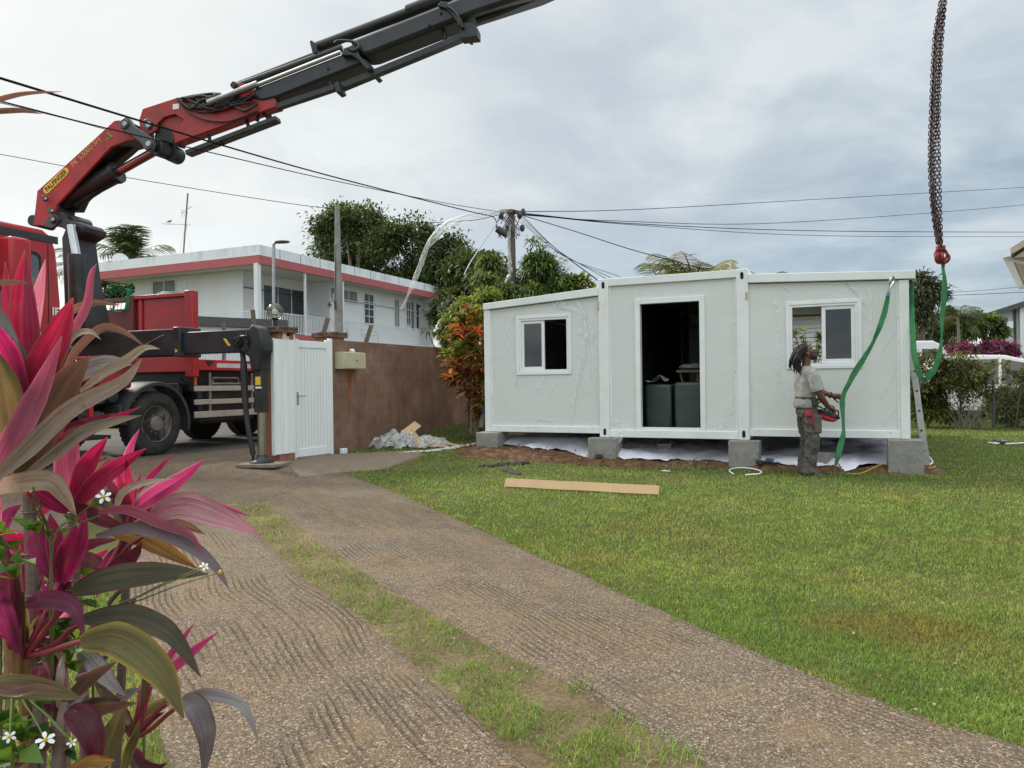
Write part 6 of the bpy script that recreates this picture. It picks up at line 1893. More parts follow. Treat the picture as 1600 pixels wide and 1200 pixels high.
def palm(c, R_f, n, label, seed, trunk_to=None, pal=GREEN_MD, droop=.9, tr=.13, el0=-.1, el1=1.2, leaf=.32, group=None, az=None, den=26):
    c = V3(c); t = thing('palm_tree', (c.x, c.y, 0 if trunk_to is None else trunk_to), label, 'palm', group); r = np.random.default_rng(seed)
    b = MB(); b.tube(spline([(c.x + .2, c.y, (0 if trunk_to is None else trunk_to) - .2), (c.x + .05, c.y, c.z * .5), tuple(c)], 14), [tr * (1.25 - .35 * i / 13) for i in range(14)], 10); b.build('trunk', M['palm_bark'], t)
    for k_ in range(n):
        a = r.uniform(0, 2 * np.pi) if az is None else r.uniform(*az); el = el0 + (el1 - el0) * ((k_ + r.random()) / n); L = R_f * r.uniform(.8, 1.1)
        d0 = np.array([math.cos(a) * math.cos(el), math.sin(a) * math.cos(el), math.sin(el)]); N_ = den
        s = np.linspace(0, 1, N_)[:, None]
        ra = np.array(c) + d0 * s * L + np.array([0, 0, -1.0]) * droop * L * .5 * s ** 2.2
        tg = unit(np.gradient(ra, axis=0)); sd_ = unit(np.cross(tg, np.array([0, 0, 1.0]))); up_ = np.cross(sd_, tg)
        Vs, Fs, Cs = [], [], []; col_ = pick(pal, 1, r)[0]
        for j in range(2, N_):
            ls = leaf * R_f * (math.sin(math.pi * (.12 + .84 * j / N_)) ** .7)
            for sg in (-1, 1):
                dd_ = sd_[j] * sg * .75 + tg[j] * .65 + np.array([0, 0, -.28]) + r.normal(0, .07, 3); dd_ /= np.linalg.norm(dd_)
                w_ = .026 * R_f * .5; b0 = len(Vs); p0 = ra[j]
                Vs += [p0 - tg[j] * w_ * .5, p0 + tg[j] * w_ * .5, p0 + dd_ * ls * .55 + tg[j] * w_ * .5 + np.array([0, 0, -.03 * ls]), p0 + dd_ * ls * .55 - tg[j] * w_ * .5 + np.array([0, 0, -.03 * ls]), p0 + dd_ * ls + np.array([0, 0, -.22 * ls])]
                Fs += [[b0, b0 + 1, b0 + 2], [b0, b0 + 2, b0 + 3], [b0 + 3, b0 + 2, b0 + 4]]
                cj = list(col_ * r.uniform(.75, 1.25)) + [1]; Cs += [cj] * 5
        b0 = len(Vs); w_ = .012 * R_f
        for j in range(N_):
            ww = w_ * (1.2 - j / N_)
            Vs += [ra[j] - sd_[j] * ww, ra[j] + sd_[j] * ww, ra[j] + up_[j] * ww]; Cs += [[.16, .15, .05, 1]] * 3
        for j in range(N_ - 1):
            for q in range(3):
                a0 = b0 + j * 3 + q; a1 = b0 + j * 3 + (q + 1) % 3; Fs += [[a0, a1, a1 + 3], [a0, a1 + 3, a0 + 3]]
        np_mesh('frond', Vs, Fs, M['tree_leaf'], Cs, t)
    return t


p = P(205, 408, 47); palm(p, 3.7, 24, 'palm tree behind the roof of the white house, left of the aerial', 51, 0, GREEN_DK, .85, .2, -.2, 1.35, .36, den=34)
p = P(128, 420, 44); palm(p, 2.6, 10, 'smaller palm behind the crane lift cylinder and the house', 52, 0, GREEN_DK, .9, .18, -.2, 1.2)
OLIVE = [((.15, .16, .035), 2), ((.10, .12, .028), 2), ((.20, .17, .05), 1)]
p = P(1086, 452, 23); palm(p, 2.35, 34, 'palm with yellowish fronds showing above the middle of the cabin roof', 53, 0, OLIVE, .75, .15, -.1, 1.0, .30)
p = P(1035, 452, 25); palm(p, 2.0, 14, 'darker palm fronds low over the cabin roof, left of the yellowish palm', 54, 0, GREEN_DK, .8, .12, .0, .9)
p = P(1205, 450, 27); palm(p, 1.5, 8, 'thin pale palm fronds barely showing above the right part of the cabin roof', 55, 0, OLIVE, .9, .1, .2, 1.0)
# greenery seen through the porch of the house
p = P(175, 480, 44); tree((p.x, p.y, 0), 'dark shrub with orange flowers behind the house porch', 'shrub', [at(165, 455, 44, 30, 22), at(200, 458, 44, 26, 16)], 2200, .3, .14, GREEN_DK + [((.5, .1, .03), .35)], 61, .1, name='shrub', nclump=30)

# ---------------------------------------------------------------- right-hand side
p = P(1440, 560, 25); tree((p.x, p.y, 0), 'loose grey green tree rising just right of the cabin', 'tree', [at(1436, 455, 25, 24, 28), at(1455, 470, 25, 22, 24), at(1430, 500, 25, 26, 26), at(1450, 440, 25, 14, 14), at(1462, 450, 25, 12, 8)], 3200, .24, .07, [((.07, .085, .05), 2), ((.05, .065, .03), 2), ((.10, .11, .06), 1)], 62, .14, nclump=60, cl=.3)
p = P(1490, 560, 28); tree((p.x, p.y, 0), 'dark rounded tree behind the white van', 'tree', [at(1478, 510, 28, 30, 26), at(1455, 520, 28, 25, 22), at(1505, 518, 29, 26, 18)], 3600, .22, .09, GREEN_DK, 63, .14, nclump=50)
p = P(1545, 560, 31); tree((p.x, p.y, 0), 'mid green tree between the palm and the pale house', 'tree', [at(1535, 515, 31, 28, 20), at(1555, 520, 31, 16, 16), at(1525, 500, 31, 14, 10)], 3000, .24, .10, GREEN_MD, 64, .14, nclump=40)
p = P(1497, 497, 26); palm(p, 1.15, 15, 'short feathery palm right of the green sling, behind the van', 65, 0, GREEN_DK, .95, .05, -.2, 1.2)
p = P(1475, 590, 40); tree((p.x, p.y, 0), 'distant low green trees beyond the parked vehicles', 'tree', [at(1500, 540, 42, 90, 22, 3), at(1600, 545, 42, 60, 20, 3)], 5000, .3, .13, GREEN_MD, 66, .1, nclump=60)
BOUG = [((.25, .02, .15), 4), ((.17, .02, .10), 3), ((.12, .03, .07), 3), ((.045, .065, .02), 3)]
p = P(1535, 600, 21.5); tree((p.x, p.y, 0), 'rounded bougainvillea covered in magenta flowers behind the fence', 'bougainvillea', [at(1535, 550, 21.5, 52, 17, .8), at(1505, 553, 21.5, 30, 11, .6), at(1565, 555, 21.5, 32, 15, .7), at(1540, 575, 21.5, 50, 16, .7)], 8500, .085, .06, BOUG, 67, .06, name='bougainvillea', nclump=120, cl=.28, limbs=12)
HEDGE = [((.10, .125, .028), 3), ((.06, .08, .02), 3), ((.15, .16, .03), 1), ((.11, .07, .03), .6)]
HEDGEY = [((.19, .22, .04), 3), ((.13, .165, .03), 3), ((.08, .10, .025), 2)]
p = P(1500, 665, 16.4); tree((p.x, p.y, gz(p)), 'broad dark clipped shrub in the middle of the chain link fence', 'shrub', [at(1505, 590, 16.4, 36, 32, .55), at(1492, 612, 16.3, 44, 26, .5), at(1530, 612, 16.4, 28, 18, .4)], 8000, .075, .04, HEDGE, 68, .03, name='shrub', nclump=140, cl=.3, limbs=16)
p = P(1450, 665, 16.6); tree((p.x, p.y, gz(p)), 'reddish green shrub at the fence close to the cabin end', 'shrub', [at(1452, 572, 16.6, 30, 24, .4), at(1440, 625, 16.6, 24, 26, .35), at(1440, 600, 16.6, 22, 22, .4), at(1475, 580, 16.6, 20, 18, .35)], 5000, .075, .04, HEDGE + [((.14, .06, .04), 1.5)], 69, .025, name='shrub', nclump=70, cl=.3)
p = P(1585, 665, 16.2); tree((p.x, p.y, gz(p)), 'ragged shrub tops in front of the parked white car', 'shrub', [at(1560, 575, 16.4, 26, 12, .3), at(1590, 590, 16.3, 26, 12, .3), at(1585, 610, 16.4, 30, 10, .3), at(1620, 590, 16.3, 30, 24, .4)], 3000, .07, .04, HEDGE, 70, .02, name='shrub', nclump=60, cl=.26)
for i, (u, ru, lab, n_) in enumerate([(1450, 34, 'yellow green weeds behind the fence beside the cabin', 3600), (1575, 40, 'bright yellow green weeds behind the chain link at the right edge', 4800), (1668, 50, 'yellow green weeds behind the fence just outside the right edge', 3000)]):
    p = P(u, 660, 16.75); tree((p.x, p.y, gz(p)), lab, 'weeds', [at(u, 632, 16.75, ru, 26, .25), at(u + 12, 648, 16.6, ru, 18, .25)], n_, .10, .045, HEDGEY, 71 + i, .02, name='weed_patch', nclump=60, cl=.3, limbs=14, group='weeds behind the fence')
p = P(1515, 662, 16.2); b = MB(); rr = random.Random(8)
for i in range(46):
    a = p + V3((rr.uniform(-.3, .3), rr.uniform(-.1, .1), -.15)); e_ = a + V3((rr.uniform(-.45, .5), rr.uniform(-.1, .1), rr.uniform(.35, .75)))
    b.tube([a, (a + e_) / 2 + V3((rr.uniform(-.06, .06), 0, .03)), e_], [.009, .007, .004], 5)
tag(b.build('dry_twigs', mat('twig', (.24, .21, .16), .9), None), 'bare grey brown twigs at the foot of the broad dark shrub', 'twigs')
# chain link fence
f0, f1 = P(1420, 640, 16.9), P(1700, 640, 15.2); f0.z = f1.z = 0; fl = (f1 - f0).length; fd = (f1 - f0).normalized()
t = thing('chain_link_fence', (f0 + f1) / 2, 'wire chain link fence along the far side of the lawn', 'fence')
b = MB(); zz0, zz1 = .10, 1.12; pitch = .10; wire_m = mat('fence_wire', (.10, .11, .09), .6, .4)
vs, fs = [], []
def thinwire(a, c, w_=.0035):
    b.beam(a, c, w_ * 2, w_ * 2, fd.cross(Z))
for sgn in (1, -1):
    x = -1.2
    while x < fl + 1.2:
        xa, xb = (x, x + (zz1 - zz0) * .9 * 1) if sgn > 0 else (x, x - (zz1 - zz0) * .9)
        lo_, hi_ = 0.0, 1.0
        pa, pb = f0 + fd * xa + Z * zz0, f0 + fd * xb + Z * zz1
        if 0 <= min(xa, xb) and max(xa, xb) <= fl: thinwire(pa + fd.cross(Z) * .004 * sgn, pb + fd.cross(Z) * .004 * sgn)
        x += pitch
b.build('mesh', wire_m, t, recalc=False)
for z_ in (zz0, .62, zz1): MB().tube([f0 + Z * z_, f1 + Z * z_], .006, 5).build('line_wire', wire_m, t)
for s_ in np.linspace(0, 1, 3): MB().tube([f0 + fd * fl * s_ - Z * .1, f0 + fd * fl * s_ + Z * 1.2], .025, 8).build('post', M['grey_paint'], t)
# slatted outbuilding and shrub seen through the right window
sp_ = P(1262, 560, 20.5); SM_ = frame((sp_.x, sp_.y, 0), E1, E2)
t = thing('slatted_shed', SM_ @ V3((0, .5, 0)), 'white slatted outbuilding behind the cabin, seen through its right window', 'shed')
ez = P(1262, 493, 20.5).z
MB(SM_).box((-3.2, .06, -.1), (1.6, 2.2, ez - .02)).build('wall', M['house_white'], t)
for i in range(22):
    z_ = .2 + i * (ez - .3) / 22
    MB(SM_).prism([(-3.2, .055, z_), (-3.2, -.0, z_), (-3.2, .03, z_ + .105), (-3.2, .055, z_ + .11)], (4.8, 0, 0)).build('slat', M['house_white'], t)
MB(SM_).box((-3.6, -.6, ez), (1.9, 2.4, ez + .30)).build('roof', mat('ochre_roof', (.20, .15, .035), .8, 0, .2, 2), t)
p = P(1266, 590, 18.6); t = thing('oleander_shrub', (p.x, p.y, gz(p)), 'green shrub with narrow leaves behind the cabin, seen through the right window', 'shrub')
r = np.random.default_rng(77); cents = [np.array(P(r.uniform(1236, 1290), 505 + 75 * r.random() ** .8 + (10 if k_ % 4 else 0), 18.6 + r.uniform(-.3, .3))) for k_ in range(44)]
rosettes('foliage', cents, 18, .15, .032, [GREEN_YL, GREEN_MD, GREEN_DK], t, 78, .3)
b = MB()
for c in cents[:22]: b.tube([p - Z * .1, (p + V3(tuple(c))) / 2 + V3((0, 0, -.1)), V3(tuple(c))], [.02, .014, .006], 5)
b.build('stems', M['bark'], t)

# ---------------------------------------------------------------- parked vehicles and houses on the right
def vehicle(Mx, prof, w_, label, cat, name, wins, wheels, mpaint):
    t = thing(name, Mx @ V3((0, 0, 0)), label, cat)
    b = MB(Mx); b.prism([(x, 0, z) for x, z in prof], (0, w_, 0)); b.build('body', mpaint, t, .05, segs=3)
    for wn_p in wins:
        MB(Mx).prism([(x, -.006, z) for x, z in wn_p], (0, .02, 0)).build('window', M['truck_glass'], t, .01)
    for x in wheels:
        wb = MB(Mx).lathe((x, .12, .31), (0, -1, 0), [(-.1, .2), (-.1, .31), (.08, .315), (.115, .28), (.115, .19)], 24).build('wheel', M['black_rubber'], t)
        MB(Mx).lathe((x, .0, .31), (0, -1, 0), [(-.02, .19), (.0, .185), (-.02, .12), (.0, .05), (.005, .001)], 20).build('rim', M['steel'], wb)
    MB(Mx).box((prof[0][0] - .05, .02, .28), (prof[0][0] + .15, w_ - .02, .5)).build('bumper', M['black_plastic'], t, .03)
    return t


M['car_white'] = mat('car_white', (.78, .79, .80), .25, 0, .03, 2, coat=.5)
q = P(1425, 590, 23.5); VM = frame((q.x, q.y, .02), V3((1, .10, 0)), V3((-.10, 1, 0)))
zr = P(1450, 533.5, 23.5).z; xr_ = (1493 - 1425) / FPX * 23.5
vehicle(VM, [(-3.4, .35), (-3.45, zr - .1), (-3.3, zr), (.75, zr + .01), (1.05, zr - .12), (1.45, zr - .75), (2.15, zr - 1.0), (2.3, .6), (2.25, .35)], 1.9, 'white panel van parked beyond the hedge, right of the cabin', 'van', 'white_van',
        [[(.35, zr - .75), (.35, zr - .25), (.95, zr - .25), (1.3, zr - .75)]], (-2.3, 1.5), M['car_white'])
q = P(1490, 600, 20.3); VM = frame((q.x, q.y, .02), V3((1, -.06, 0)), V3((.06, 1, 0)))
zr = P(1525, 557.5, 20.3).z
vehicle(VM, [(-.75, .32), (-.78, .85), (-.6, .98), (-.15, 1.02), (.0, zr - .04), (.35, zr + .04), (1.4, zr + .02), (2.0, zr - .12), (2.75, 1.05), (3.5, .92), (3.62, .6), (3.55, .32)], 1.7, 'white car parked behind the shrubs at the right edge', 'car', 'parked_car',
        [[(.15, 1.06), (.3, zr - .10), (1.2, zr - .08), (1.2, 1.06)], [(1.28, 1.06), (1.28, zr - .08), (1.9, zr - .2), (2.55, 1.06)]], (0.1, 2.8), M['car_white'])
q = P(1560, 620, 19.2); 
# far white house
qa = P(1548, 560, 33); FM = frame((qa.x, qa.y, 0), E1, E2)
t = thing('pale_house', FM @ V3((3, 3, 0)), 'small white house with a dark sloping roof edge at the far right', 'house')
PFh = Pl(FM @ V3((0, 0, 0)), E1)
s1 = PFh.sz(1592, 540)[0]; zl_ = PFh.sz(1550, 492)[1]; zr_ = PFh.sz(1592, 478)[1]
slope = (zr_ - zl_) / s1
MB(FM).prism([(0, 0, -.1), (s1, 0, -.1), (s1, 0, zr_ - .1), (0, 0, zl_ - .1)], (0, 7, 0)).build('wall', M['house_white'], t)
MB(FM).prism([(s1, -.3, -.1), (s1 + 4, -.3, -.1), (s1 + 4, -.3, zr_ + 4 * slope - .12), (s1, -.3, zr_ - .12)], (0, 7, 0)).build('wall', M['house_white'], t)
MB(FM).prism([(-.5, -.5, zl_ - .5 * slope - .10), (s1 + 1, -.5, zl_ + (s1 + 1) * slope - .1), (s1 + 5, -.5, zl_ + (s1 + 5) * slope - .1), (s1 + 5, -.5, zl_ + (s1 + 5) * slope + .14), (-.5, -.5, zl_ - .5 * slope + .12)], (0, 8, 0)).build('roof', M['grey_paint'], t)
x0, z0 = PFh.sz(1571, 514); x1, z1 = PFh.sz(1581, 503)
MB(FM).box((x0, -.35, z0), (x1, -.01, z1)).build('air_conditioner', M['white_plastic'], t, .02)
x0, z0 = PFh.sz(1568, 515); x1, z1 = PFh.sz(1575, 496); MB(FM).box((x0, -.03, z0), (x1, .0, z1)).build('window', M['louver'], t)
MB(FM).cyl((s1 - .15, -.08, 0), (s1 - .15, -.08, zr_ - .15), .05, n=8).build('downpipe', M['grey_paint'], t)
MB(FM).cyl((.05, -.08, zl_ - 1.2), (-.1, -.35, zl_ - .2), .045, n=8).build('downpipe', M['grey_paint'], t)
# near house eave at the right edge
ea, eb = P(1574, 400, 15.5), P(1604, 372, 15.8)
t = thing('tan_roofed_house', P(1640, 600, 17) * 1.0, 'corner of a house with a beige eave and gutter at the right edge', 'house')
tanm = mat('tan_trim', (.46, .39, .29), .7, 0, .08, 2)
o = P(1574, 401, 15.5); zE = o.z; EM = frame((o.x, o.y, 0), V3((.80, -.60, 0)), V3((.60, .80, 0)))
MB(EM).prism([(0, 0, zE), (0, 0, zE + .14), (2.6, 0, zE + 1.75), (2.6, 0, zE + 1.6)], (0, 7, 0)).build('roof', tanm, t)
MB(EM).prism([(-.08, -.05, zE - .02), (-.08, -.05, zE + .10), (.06, -.05, zE + .14), (.06, -.05, zE)], (0, 7.1, 0)).build('gutter', M['white_plastic'], t)
MB(EM).prism([(.1, .1, zE - .02), (.42, .1, zE - .02), (.42, .1, zE + .2)], (0, 6.8, 0)).build('soffit', tanm, t)
MB(EM).box((.34, .5, 0), (4.5, 6.5, zE + .15)).build('wall', M['house_white'], t)
MB(EM).tube([(.0, .2, zE), (.12, .3, zE - .06), (.32, .42, zE - .14), (.33, .45, zE - .3), (.33, .45, .1)], .035, 8).build('downpipe', M['white_plastic'], t)
# ---------------------------------------------------------------- the worker
def loft(b, rings, n=20, m=0, jit=0.0, seed=0, k=1.0):
    """closed skin through horizontal-ish rings: (cx, cy, cz, rx, ry[, tilt])"""
    vs = []
    for i, q in enumerate(rings):
        cx, cy, cz, rx, ry = q[:5]; rx *= k; ry *= (k + 1) / 2; tl = q[5] if len(q) > 5 else 0
        for k_ in range(n):
            a = 2 * math.pi * k_ / n
            jx = jit * noise.noise(V3((math.cos(a) * 2, math.sin(a) * 2 + seed, cz * 9)))
            x, y = (rx + jx) * math.cos(a), (ry + jx) * math.sin(a)
            vs.append((cx + x * math.cos(tl), cy + y, cz + x * math.sin(tl)))
    fs = []
    for i in range(len(rings) - 1):
        for k_ in range(n):
            k2 = (k_ + 1) % n; fs.append((i * n + k_, i * n + k2, (i + 1) * n + k2, (i + 1) * n + k_))
    fs.append(tuple(range(n))[::-1]); fs.append(tuple(range((len(rings) - 1) * n, len(rings) * n)))
    b.add(vs, fs, m)


def remesh(o, vox, it=2, fac=.5):
    r_ = o.modifiers.new('remesh', 'REMESH'); r_.mode = 'VOXEL'; r_.voxel_size = vox; r_.use_smooth_shade = True
    s_ = o.modifiers.new('smooth', 'SMOOTH'); s_.factor = fac; s_.iterations = it


def folds(o, scale, strength, seed=0):
    tx_ = bpy.data.textures.new('cloth_folds', 'CLOUDS'); tx_.noise_scale = scale; tx_.noise_depth = 2
    d_ = o.modifiers.new('folds', 'DISPLACE'); d_.texture = tx_; d_.strength = strength; d_.mid_level = .5; d_.texture_coords = 'LOCAL'


po = P(1262, 746, 9.72); PM = frame((po.x, po.y, po.z), V3((1, .06, 0)), V3((-.06, 1, 0)))
person = thing('person', po, 'worker with dreadlocks, grey t-shirt and cargo trousers, looking up and holding a green sling', 'person')
B_ = lambda: MB(PM)
M['skin'] = mat('skin', (.135, .062, .036), .5, 0, .12, 8, spec=.4)
M['hair'] = mat('hair', (.012, .010, .009), .75, 0, .3, 30, .4, 120)
M['tshirt'] = mat('tshirt', (.30, .295, .28), .9, 0, .05, 6, .35, 14, dirt=(.24, .22, .19), da=.15, ds=5)
M['trousers'] = mat('trousers', (.082, .074, .066), .9, 0, .35, 6, .5, 30, dirt=(.19, .16, .12), da=.6, ds=5)
M['shoe'] = mat('shoe', (.06, .055, .05), .8, 0, .2, 9, dirt=(.2, .17, .13), da=.6, ds=9)
M['patch_red'] = mat('patch_red', (.42, .022, .05), .8)
S = lambda L, n=12: [V3(q) for q in spline(L, n)]
b = B_()
nb = (-.005, 0, 1.45)
# legs and trunk (inside the clothes), neck, head
for sy in (-1, 1):
    b.tube(S([(-.02, sy * .09, .05), (.0 + .01 * sy, sy * .09, .28), (.035 + .02 * sy, sy * .095, .50), (.02, sy * .095, .72), (.0, sy * .085, .95)], 16), [.042 + .045 * (i / 15) for i in range(16)], 12)
loft(b, [(.0, 0, .88, .11, .15), (-.005, 0, 1.0, .10, .14), (-.01, 0, 1.15, .10, .145), (-.01, 0, 1.30, .11, .16), (-.015, 0, 1.40, .09, .16), (-.01, 0, 1.46, .06, .08)], 18)
b.tube(S([(-.015, 0, 1.42), (-.0, 0, 1.50), (.005, 0, 1.58)], 8), [.062, .056, .055, .054, .054, .055, .056, .058], 14)
# head, thrown back: local axes of the face
hc = V3((-.002, 0, 1.640)); th_ = R_(28); fx_ = V3((math.cos(th_), 0, math.sin(th_))); fz_ = V3((-math.sin(th_), 0, math.cos(th_))); fy_ = V3((0, 1, 0))
hp = lambda x, y, z: hc + fx_ * x + fy_ * y + fz_ * z
Rh = Matrix((fx_, fy_, fz_)).transposed()
def blob(bb, c, r3, n=14):
    vs = []; fs = []; k_ = n // 2
    for i in range(k_ + 1):
        t_ = math.pi * i / k_
        for j in range(n):
            p_ = 2 * math.pi * j / n; q = V3((r3[0] * math.sin(t_) * math.cos(p_), r3[1] * math.sin(t_) * math.sin(p_), r3[2] * math.cos(t_)))
            vs.append(c + Rh @ q)
    for i in range(k_):
        for j in range(n): fs.append((i * n + j, (i + 1) * n + j, (i + 1) * n + (j + 1) % n, i * n + (j + 1) % n))
    bb.add(vs, fs)
blob(b, hp(-.012, 0, .025), (.098, .078, .092)); blob(b, hp(.035, 0, -.035), (.066, .058, .085)); blob(b, hp(.055, 0, -.085), (.045, .045, .035))
blob(b, hp(.070, 0, .035), (.028, .055, .03))                               # brow
b.tube([hp(.085, 0, .035), hp(.103, 0, .0), hp(.118, 0, -.022), hp(.098, 0, -.034)], [.012, .014, .018, .014], 8)   # nose
blob(b, hp(.092, 0, -.052), (.018, .026, .009)); blob(b, hp(.090, 0, -.066), (.018, .024, .009))                 # lips
for sy in (-1, 1):
    blob(b, hp(-.012, sy * .080, -.015), (.020, .010, .032)); blob(b, hp(.06, sy * .045, -.01), (.028, .02, .03))   # ears, cheeks
# arms
near = [(-.02, -.175, 1.385), (.02, -.215, 1.25), (.065, -.235, 1.10), (.135, -.20, 1.01), (.215, -.155, .935)]
far = [(.0, .165, 1.385), (.08, .20, 1.27), (.17, .19, 1.175), (.28, .14, 1.12), (.385, .085, 1.075)]
for L in (near, far):
    b.tube(S(L, 20), [float(np.interp(i / 19, [0, .25, .48, .6, .8, 1], [.058, .053, .045, .046, .038, .029])) for i in range(20)], 12)
def hand(bb, w, d, nrm, curl, thumb):
    """palm, four bent fingers and a thumb. w wrist, d pointing direction, nrm back of the hand"""
    w, d, nrm = V3(w), V3(d).normalized(), V3(nrm); nrm = (nrm - d * nrm.dot(d)).normalized(); s_ = d.cross(nrm)
    bb.tube([w - d * .01, w + d * .03, w + d * .065, w + d * .09], [.026, .034, .037, .033], 10)
    for i, (o, L) in enumerate(((-.030, .078), (-.010, .088), (.011, .083), (.030, .066))):
        p0 = w + d * .080 + s_ * o; a = 0; pts = [p0]
        for sgm, f_ in enumerate((.42, .33, .25)):
            a += curl[sgm]; dd_ = d * math.cos(a) - nrm * math.sin(a); pts.append(pts[-1] + dd_ * L * f_)
        bb.tube(pts, [.0105, .0100, .0092, .0075], 8)
    p0 = w + d * .025 - s_ * .030 * thumb; d2 = (d * .75 - s_ * .6 * thumb - nrm * .35).normalized()
    bb.tube([p0, p0 + d2 * .04, p0 + d2 * .062 - nrm * .018, p0 + d2 * .078 - nrm * .038 + d * .008], [.015, .012, .011, .008], 8)
hand(b, near[-1], (.9, .35, -.28), (.25, -.1, 1), (.35, .8, .6), -1)
hand(b, far[-1], (.95, -.25, -.12), (-.1, 1, .25), (.7, 1.1, .9), 1)
bd_ = b.build('body', M['skin'], person); remesh(bd_, .0065, 2, .5)
# clothes
b = B_()
loft(b, [(-.01, 0, .925, .150, .185), (-.012, 0, .965, .156, .190), (-.015, 0, 1.02, .146, .182), (-.02, 0, 1.06, .132, .172), (-.012, 0, 1.12, .142, .178), (-.005, 0, 1.22, .150, .186), (-.008, 0, 1.32, .145, .192), (-.018, 0, 1.39, .118, .188), (-.02, 0, 1.435, .088, .140), (-.014, 0, 1.475, .066, .082)], 28, jit=.016, seed=3, k=.92)
for L in (near, far):
    q = S(L, 20)[:9]; q[0] = q[0] + V3((0, .03 if L is near else -.03, .01))
    b.tube(q, [.072, .078, .079, .079, .079, .080, .082, .084, .085], 16)
sh = b.build('tshirt', M['tshirt'], person); remesh(sh, .009, 2, .5); folds(sh, .085, .024)
b = B_()
loft(b, [(.005, 0, .80, .13, .175), (.0, 0, .88, .132, .180), (-.003, 0, .95, .126, .172), (-.008, 0, .99, .118, .165)], 24, jit=.006, k=.92)
for sy in (-1, 1):
    dx = .012 * sy
    loft(b, [(-.03 + dx, sy * .095, .055, .092, .082), (-.028 + dx, sy * .095, .11, .100, .086), (-.015 + dx, sy * .095, .18, .088, .078), (.005 + dx, sy * .095, .30, .096, .082), (.030 + dx, sy * .098, .42, .104, .086), (.038 + dx, sy * .098, .50, .108, .088), (.03 + dx, sy * .098, .60, .112, .092), (.018, sy * .095, .72, .122, .098), (.006, sy * .088, .86, .125, .098)], 22, jit=.020, seed=sy * 5, k=.86)
tr_ = b.build('trousers', M['trousers'], person); remesh(tr_, .009, 2, .45); folds(tr_, .085, .060)
B_().cbox((-.060, -.176, .85), (.075, .03, .075)).build('thigh_pocket', M['patch_red'], tr_, .012)
B_().cbox((-.012, -.184, .77), (.020, .03, .17)).build('red_stripe', M['patch_red'], tr_, .008)
B_().cbox((.055, -.176, .71), (.11, .05, .24)).build('tool_pocket', M['trousers'], tr_, .02)
B_().cbox((.06, -.192, .62), (.09, .02, .014)).build('red_stripe', M['patch_red'], tr_, .004)
for sy in (-1, 1):
    b = B_(); dx = .02 * sy
    loft(b, [(.055 + dx, sy * .095, .0, .150, .050), (.055 + dx, sy * .095, .022, .155, .054), (.045 + dx, sy * .095, .05, .140, .050), (.0 + dx, sy * .095, .085, .085, .046), (-.02 + dx, sy * .095, .13, .058, .045)], 18)
    s_ = b.build('shoe', M['shoe'], person, .004)
b = B_(); b.tube(S([(-.150, 0, 1.06), (-.11, -.14, 1.06), (.02, -.188, 1.045), (.13, -.12, 1.01), (.16, 0, .98)], 16), [.011] * 16, 8); b.build('waist_belt', M['black_plastic'], person)
b = B_(); b.box((-.02, -.215, .94), (.06, -.165, 1.05)); b.build('belt_pouch', M['black_plastic'], person, .015)
b = B_(); rr = random.Random(6)
for i in range(44):
    yy = rr.uniform(-.078, .078); x0 = rr.uniform(-.075, .045); zz = .118 * math.sqrt(max(0, 1 - (yy / .095) ** 2 - ((x0 + .01) / .12) ** 2)) + .018
    p0 = hp(x0, yy, zz); p1 = hp(-.10 + rr.uniform(-.025, .015), yy * 1.15, .06 + rr.uniform(-.03, .04)); ln_ = rr.uniform(.10, .27)
    p2 = V3((p1.x - .035 + rr.uniform(-.03, .025), yy * 1.3 + rr.uniform(-.02, .02), p1.z - ln_ * .5)); p3 = V3((p2.x + .01 + rr.uniform(-.03, .03), p2.y, p1.z - ln_))
    b.tube(S([tuple(p0), tuple(p1), tuple(p2), tuple(p3)], 12), [.014, .015, .015, .015, .014, .014, .014, .013, .012, .011, .010, .006], 7)
b2 = MB(); blob(b, hp(-.025, 0, .04), (.098, .082, .088)); b.build('hair', M['hair'], person)
b = B_(); blob(b, hp(.066, 0, -.095), (.046, .050, .036)); blob(b, hp(.03, -.055, -.065), (.035, .010, .035)); blob(b, hp(.03, .055, -.065), (.035, .010, .035)); blob(b, hp(.103, 0, -.041), (.010, .026, .006)); b.build('beard', M['hair'], person)
for sy in (-1, 1):
    b = B_(); blob(b, hp(.082, sy * .034, .012), (.012, .015, .010), 10); e_ = b.build('eye', mat('eye_white', (.5, .47, .44), .3), person)
    b = B_(); blob(b, hp(.093, sy * .034, .012), (.004, .007, .007), 8); b.build('iris', M['hair'], e_)
    b = B_(); b.tube([hp(.084, sy * .015, .036), hp(.088, sy * .034, .043), hp(.078, sy * .054, .036)], .006, 6); b.build('eyebrow', M['hair'], person)
B_().tube([V3(far[-1]) + V3((.012 * math.cos(a) - .02, .036 * math.sin(a), .036 * math.cos(a) + .005)) for a in np.linspace(0, 2 * math.pi, 16, endpoint=False)], .007, 6, closed=True).build('bracelet', M['hair'], person)
